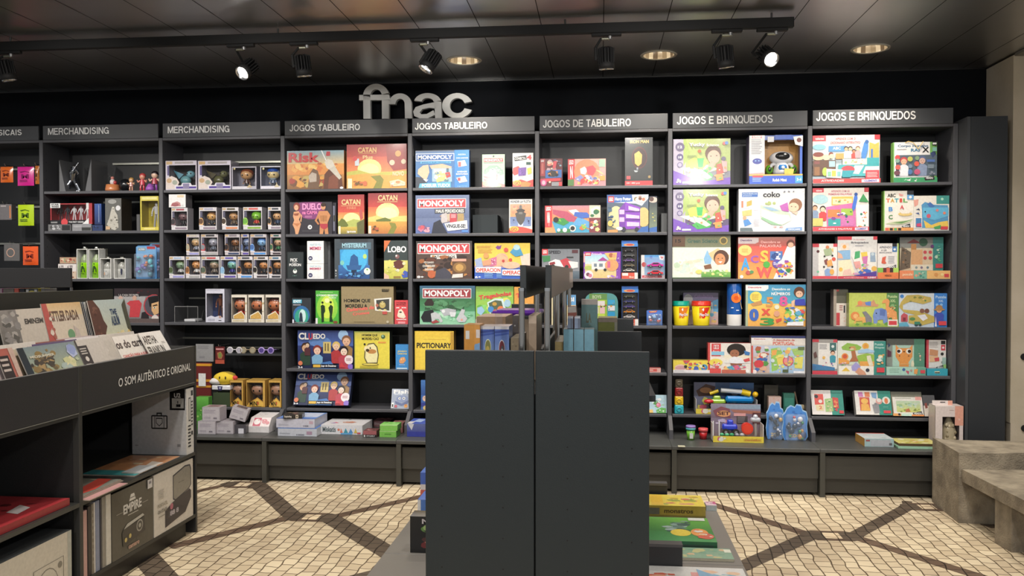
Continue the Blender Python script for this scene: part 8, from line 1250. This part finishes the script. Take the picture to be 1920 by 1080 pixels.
xface(209, 287, zs - .03 - zl_, .22, '4a463e', 'dark olive box with a white capital title and a retro player', 'r 0 0 100 100 58544a;n 2 2 98 98 6 16 3 5c584e,545046;p e8e4dc 44,12 52,12 56,22 40,22;r 42 17 54 18 58544a;T 26 24 70 38 e8e4dc EMPIRE;r 10 33 24 34 a8a498;r 72 33 86 34 a8a498;l 36 41 62 44 1 c8c4b8;p c8c4b8 26,60 34,54 72,50 76,54;p 3e3a36 22,64 26,60 76,56 78,78 24,86;c 64 66 8 a8a49a;c 64 66 6 4a4640;c 64 66 3 b8b4a8;c 30 77 3 d8c068;c 40 74 3 d8c068;T 36 88 62 93 d8a890 camaro;r 84 2 96 16 dcd8d8;r 87 5 93 9 8a8690')
for i, (a, b, c_, hh_, lb) in enumerate(((155, 163.5, 'd0a098', .30, 'pink spine, leftmost in the lower row of standing records'), (165, 171, '2c2428', .31, 'near-black spine beside the pink one'), (172, 176, '8a8070', .315, 'khaki spine in the lower row'), (176.5, 179, 'e8e4e0', .318, 'white spine in the lower row'), (180, 187, '8a94b0', .32, 'dusty blue spine in the lower row'), (188.5, 191, '3a3a44', .32, 'thin dark spine after the dusty blue one'), (192, 198.5, '9a958a', .325, 'grey-beige spine in the lower row'), (199.5, 208.5, 'e4e0d4', .328, 'broad cream spine next to the olive box'))):
    p, q = PX(a, 1000, XB - .006), PX(b, 1000, XB - .006); T = Matrix.Translation((XB - .006, p.y, zl_)) @ Matrix.Rotation(math.radians(90), 4, 'Z'); w = q.y - p.y
    m = boxmesh(w, min(hh_, zs - .022 - zl_), .3, c_, ('r 0 0 100 100 %s;l 20 10 80 90 9 a8a090' % c_) if i == 2 else None, T); m.build('vinyl_record', loc=T @ Vector((w / 2, .1, 0)), label=lb, cat='record')
# left lower: big white turntable box, red flat box on the shelf
yq0, yq1 = 2.5, PX(134, 1040, XB - .01).y
T = Matrix.Translation((XB - .01, yq0, zl_)) @ Matrix.Rotation(math.radians(90), 4, 'Z'); w = yq1 - yq0
m = boxmesh(w, .245, .3, '6a6e6c', 'r 0 0 100 100 d8d0c0;r 97 0 100 100 b8bab0;p 8a8478 72,40 94,38 94,100 72,100;p d8d0c0 72.6,41 93.4,39 93.4,100 72.6,100;e 82 80 8 34 8a8478;e 82 80 7.5 32 d8d0c0;c 91 50 1.6 8a8478;T 44 70 56 76 6a665c camaro', T, topart='r 0 0 100 100 5a5e60'); m.build('turntable_box', loc=T @ Vector((w / 2, .1, 0)), label='white box with an outline drawing of a record player, bottom left', cat='box')
T = Matrix.Translation((XB - .36, 2.6, zs + .0006)); m = boxmesh(.34, .03, YM - .05 - 2.6, 'a81820', 'r 0 0 100 100 b81c26', T, topart='r 0 0 100 100 b81c28;n 2 2 98 60 12 9 3 8a1420,c8303a,6a1018;p 101012 50,60 94,66 96,98 60,96;n 52 66 94 96 20 4 5 e8e8e8,888,333;p e8e0e0 20,20 40,24 60,50 54,52 30,30;p e8dcdc 60,16 80,20 84,32 66,30'); m.build('record_box_set', label='glossy red box set with black and white art lying on the mid shelf', cat='box set')
T = Matrix.Translation((XB - .30, 2.5, zs + .0003)); 
# ================================================================ BOARD STAND BEHIND THE BIN
Ys = 4.95; a, b = PY(-60, 502.5, Ys), PY(132, 502.5, Ys); z1_, z0_ = PY(60, 502.5, Ys).z, PY(60, 539, Ys).z
root = thing('counter_stand', 'charcoal counter stand with a raised blank board behind the record bin', 'display stand', ((a.x + b.x) / 2, Ys, 0))
m = MB('laminate'); m.cbox(a.x, Ys, z0_, b.x, Ys + .02, z1_, '3c3b3c', b=.002); m.build('board', root)
m = MB('satin'); m.box(b.x - .006, Ys + .001, 1.0, b.x + .006, Ys + .015, z0_, '888'); m.build('post', root); m = MB('satin'); m.box(a.x + .1, Ys + .001, 1.0, a.x + .112, Ys + .015, z0_, '888'); m.build('post', root)
m = MB('laminate'); m.cbox(a.x, Ys - .05, 0, b.x + .01, Ys + .35, 1.0, '303030', b=.003); m.build('body', root)
for i, (p0_, p1_, c_, lb) in enumerate(((-6, 4, 'c878a8', 'pink and white disc case under the raised board'), (6, 26, '8a8078', 'grey-brown disc case under the raised board'), (27, 35, 'f0553a', 'bright orange disc case under the raised board'), (37, 46, '1c1828', 'black disc case beside the orange one'), (48, 72, 'd8c838', 'green and yellow patterned disc case under the raised board'), (77, 84, '8a8a88', 'light grey disc case rightmost under the raised board'))):
    A_, B_ = PY(p0_, 545, Ys + .06), PY(p1_, 545, Ys + .06); T = Matrix.Translation((A_.x, Ys + .06, 1.001)); ht = PY(p0_, 541, Ys + .06).z - 1.0
    m = boxmesh(B_.x - A_.x, ht, .12, c_, 'r 0 0 100 100 %s;%s' % (c_, 'r 0 0 100 100 4a5048;e 50 14 44 10 e0d040;r 4 2 24 8 e8e8e8;r 70 2 90 8 e8e8e8' if i == 4 else 'r 70 0 90 100 e8dce4' if i == 0 else ''), T); m.build('disc_case', label=lb, cat='disc case')
# ================================================================ CONCRETE BENCHES (right)
z_t = .31
c1, c2, c3 = PZ(1747.6, 941, 0), PZ(1797, 981, 0), PZ(1864, 984, 0)
zt_s = PX(1798, 849, c2.x).z
back = PZ(1749, 827, zt_s); 
m = MB('concrete')
p1 = PZ(1747.6, 836, zt_s)
pts = [(c1.x, c1.y), (c2.x, c2.y), (c3.x, c3.y + .01), (c3.x + .55, c3.y + .12), (c3.x + .62, YB - .12), (c1.x + .05, YB - .10)]
m.prism(pts, 0, zt_s, 'fff'); blk = m
# slab bench in front
s0t = PZ(1802, 877, .33); 
def onz(px, py, z): p = PZ(px, py, z); return (p.x, p.y)
zs_t = .315
A1 = onz(1802, 879, zs_t); A2 = onz(1920, 938, zs_t)
d_ = Vector((A2[0] - A1[0], A2[1] - A1[1])).normalized(); far = Vector(A1) + d_ * 1.7
nrm = Vector((-d_.y, d_.x)); 
if nrm.x < 0: nrm = -nrm
dep = .48
root = thing('concrete_bench', 'rough concrete bench with a tall chamfered end block and low slab seat, right edge', 'bench', (A1[0] + .5, A1[1] - .3, 0))
blk.build('end_block', root)
m = MB('concrete'); th = zs_t - PX(1802, 902, A1[0]).z
q = [Vector(A1), far, far + nrm * dep, Vector(A1) + nrm * dep]
qi = [(v.x, v.y) for v in q]; m.prism(qi, zs_t - th, zs_t, 'fff'); m.build('slab', root)
L1, L2, L3 = PZ(1865, 1018, 0), PZ(1896, 1036, 0), PZ(1922, 1038, 0)
m = MB('concrete'); dd = Vector((L2.x - L1.x, L2.y - L1.y)); ee = Vector((.22, .03)); lp = [(L1.x, L1.y), (L2.x, L2.y), (L2.x + ee.x, L2.y + ee.y), (L1.x + ee.x, L1.y + ee.y)]
m.prism(lp, 0, zs_t - th - .0005, 'fff'); m.build('leg', root)
for nm, pp in (('porthole', (1920, 669)), ('porthole', (1921, 803))):
    p = PY(pp[0], pp[1], yB_ - .003); m = MB('matte'); m.cyl((p.x, yB_ - .012, p.z), (p.x, yB_ - .001, p.z), .022, n=20, col='0c0c0c'); m.build('wall_fixture', label='%s black round fixture on the concrete wall at the frame edge' % ('upper' if pp[1] < 700 else 'lower'), cat='wall fixture')
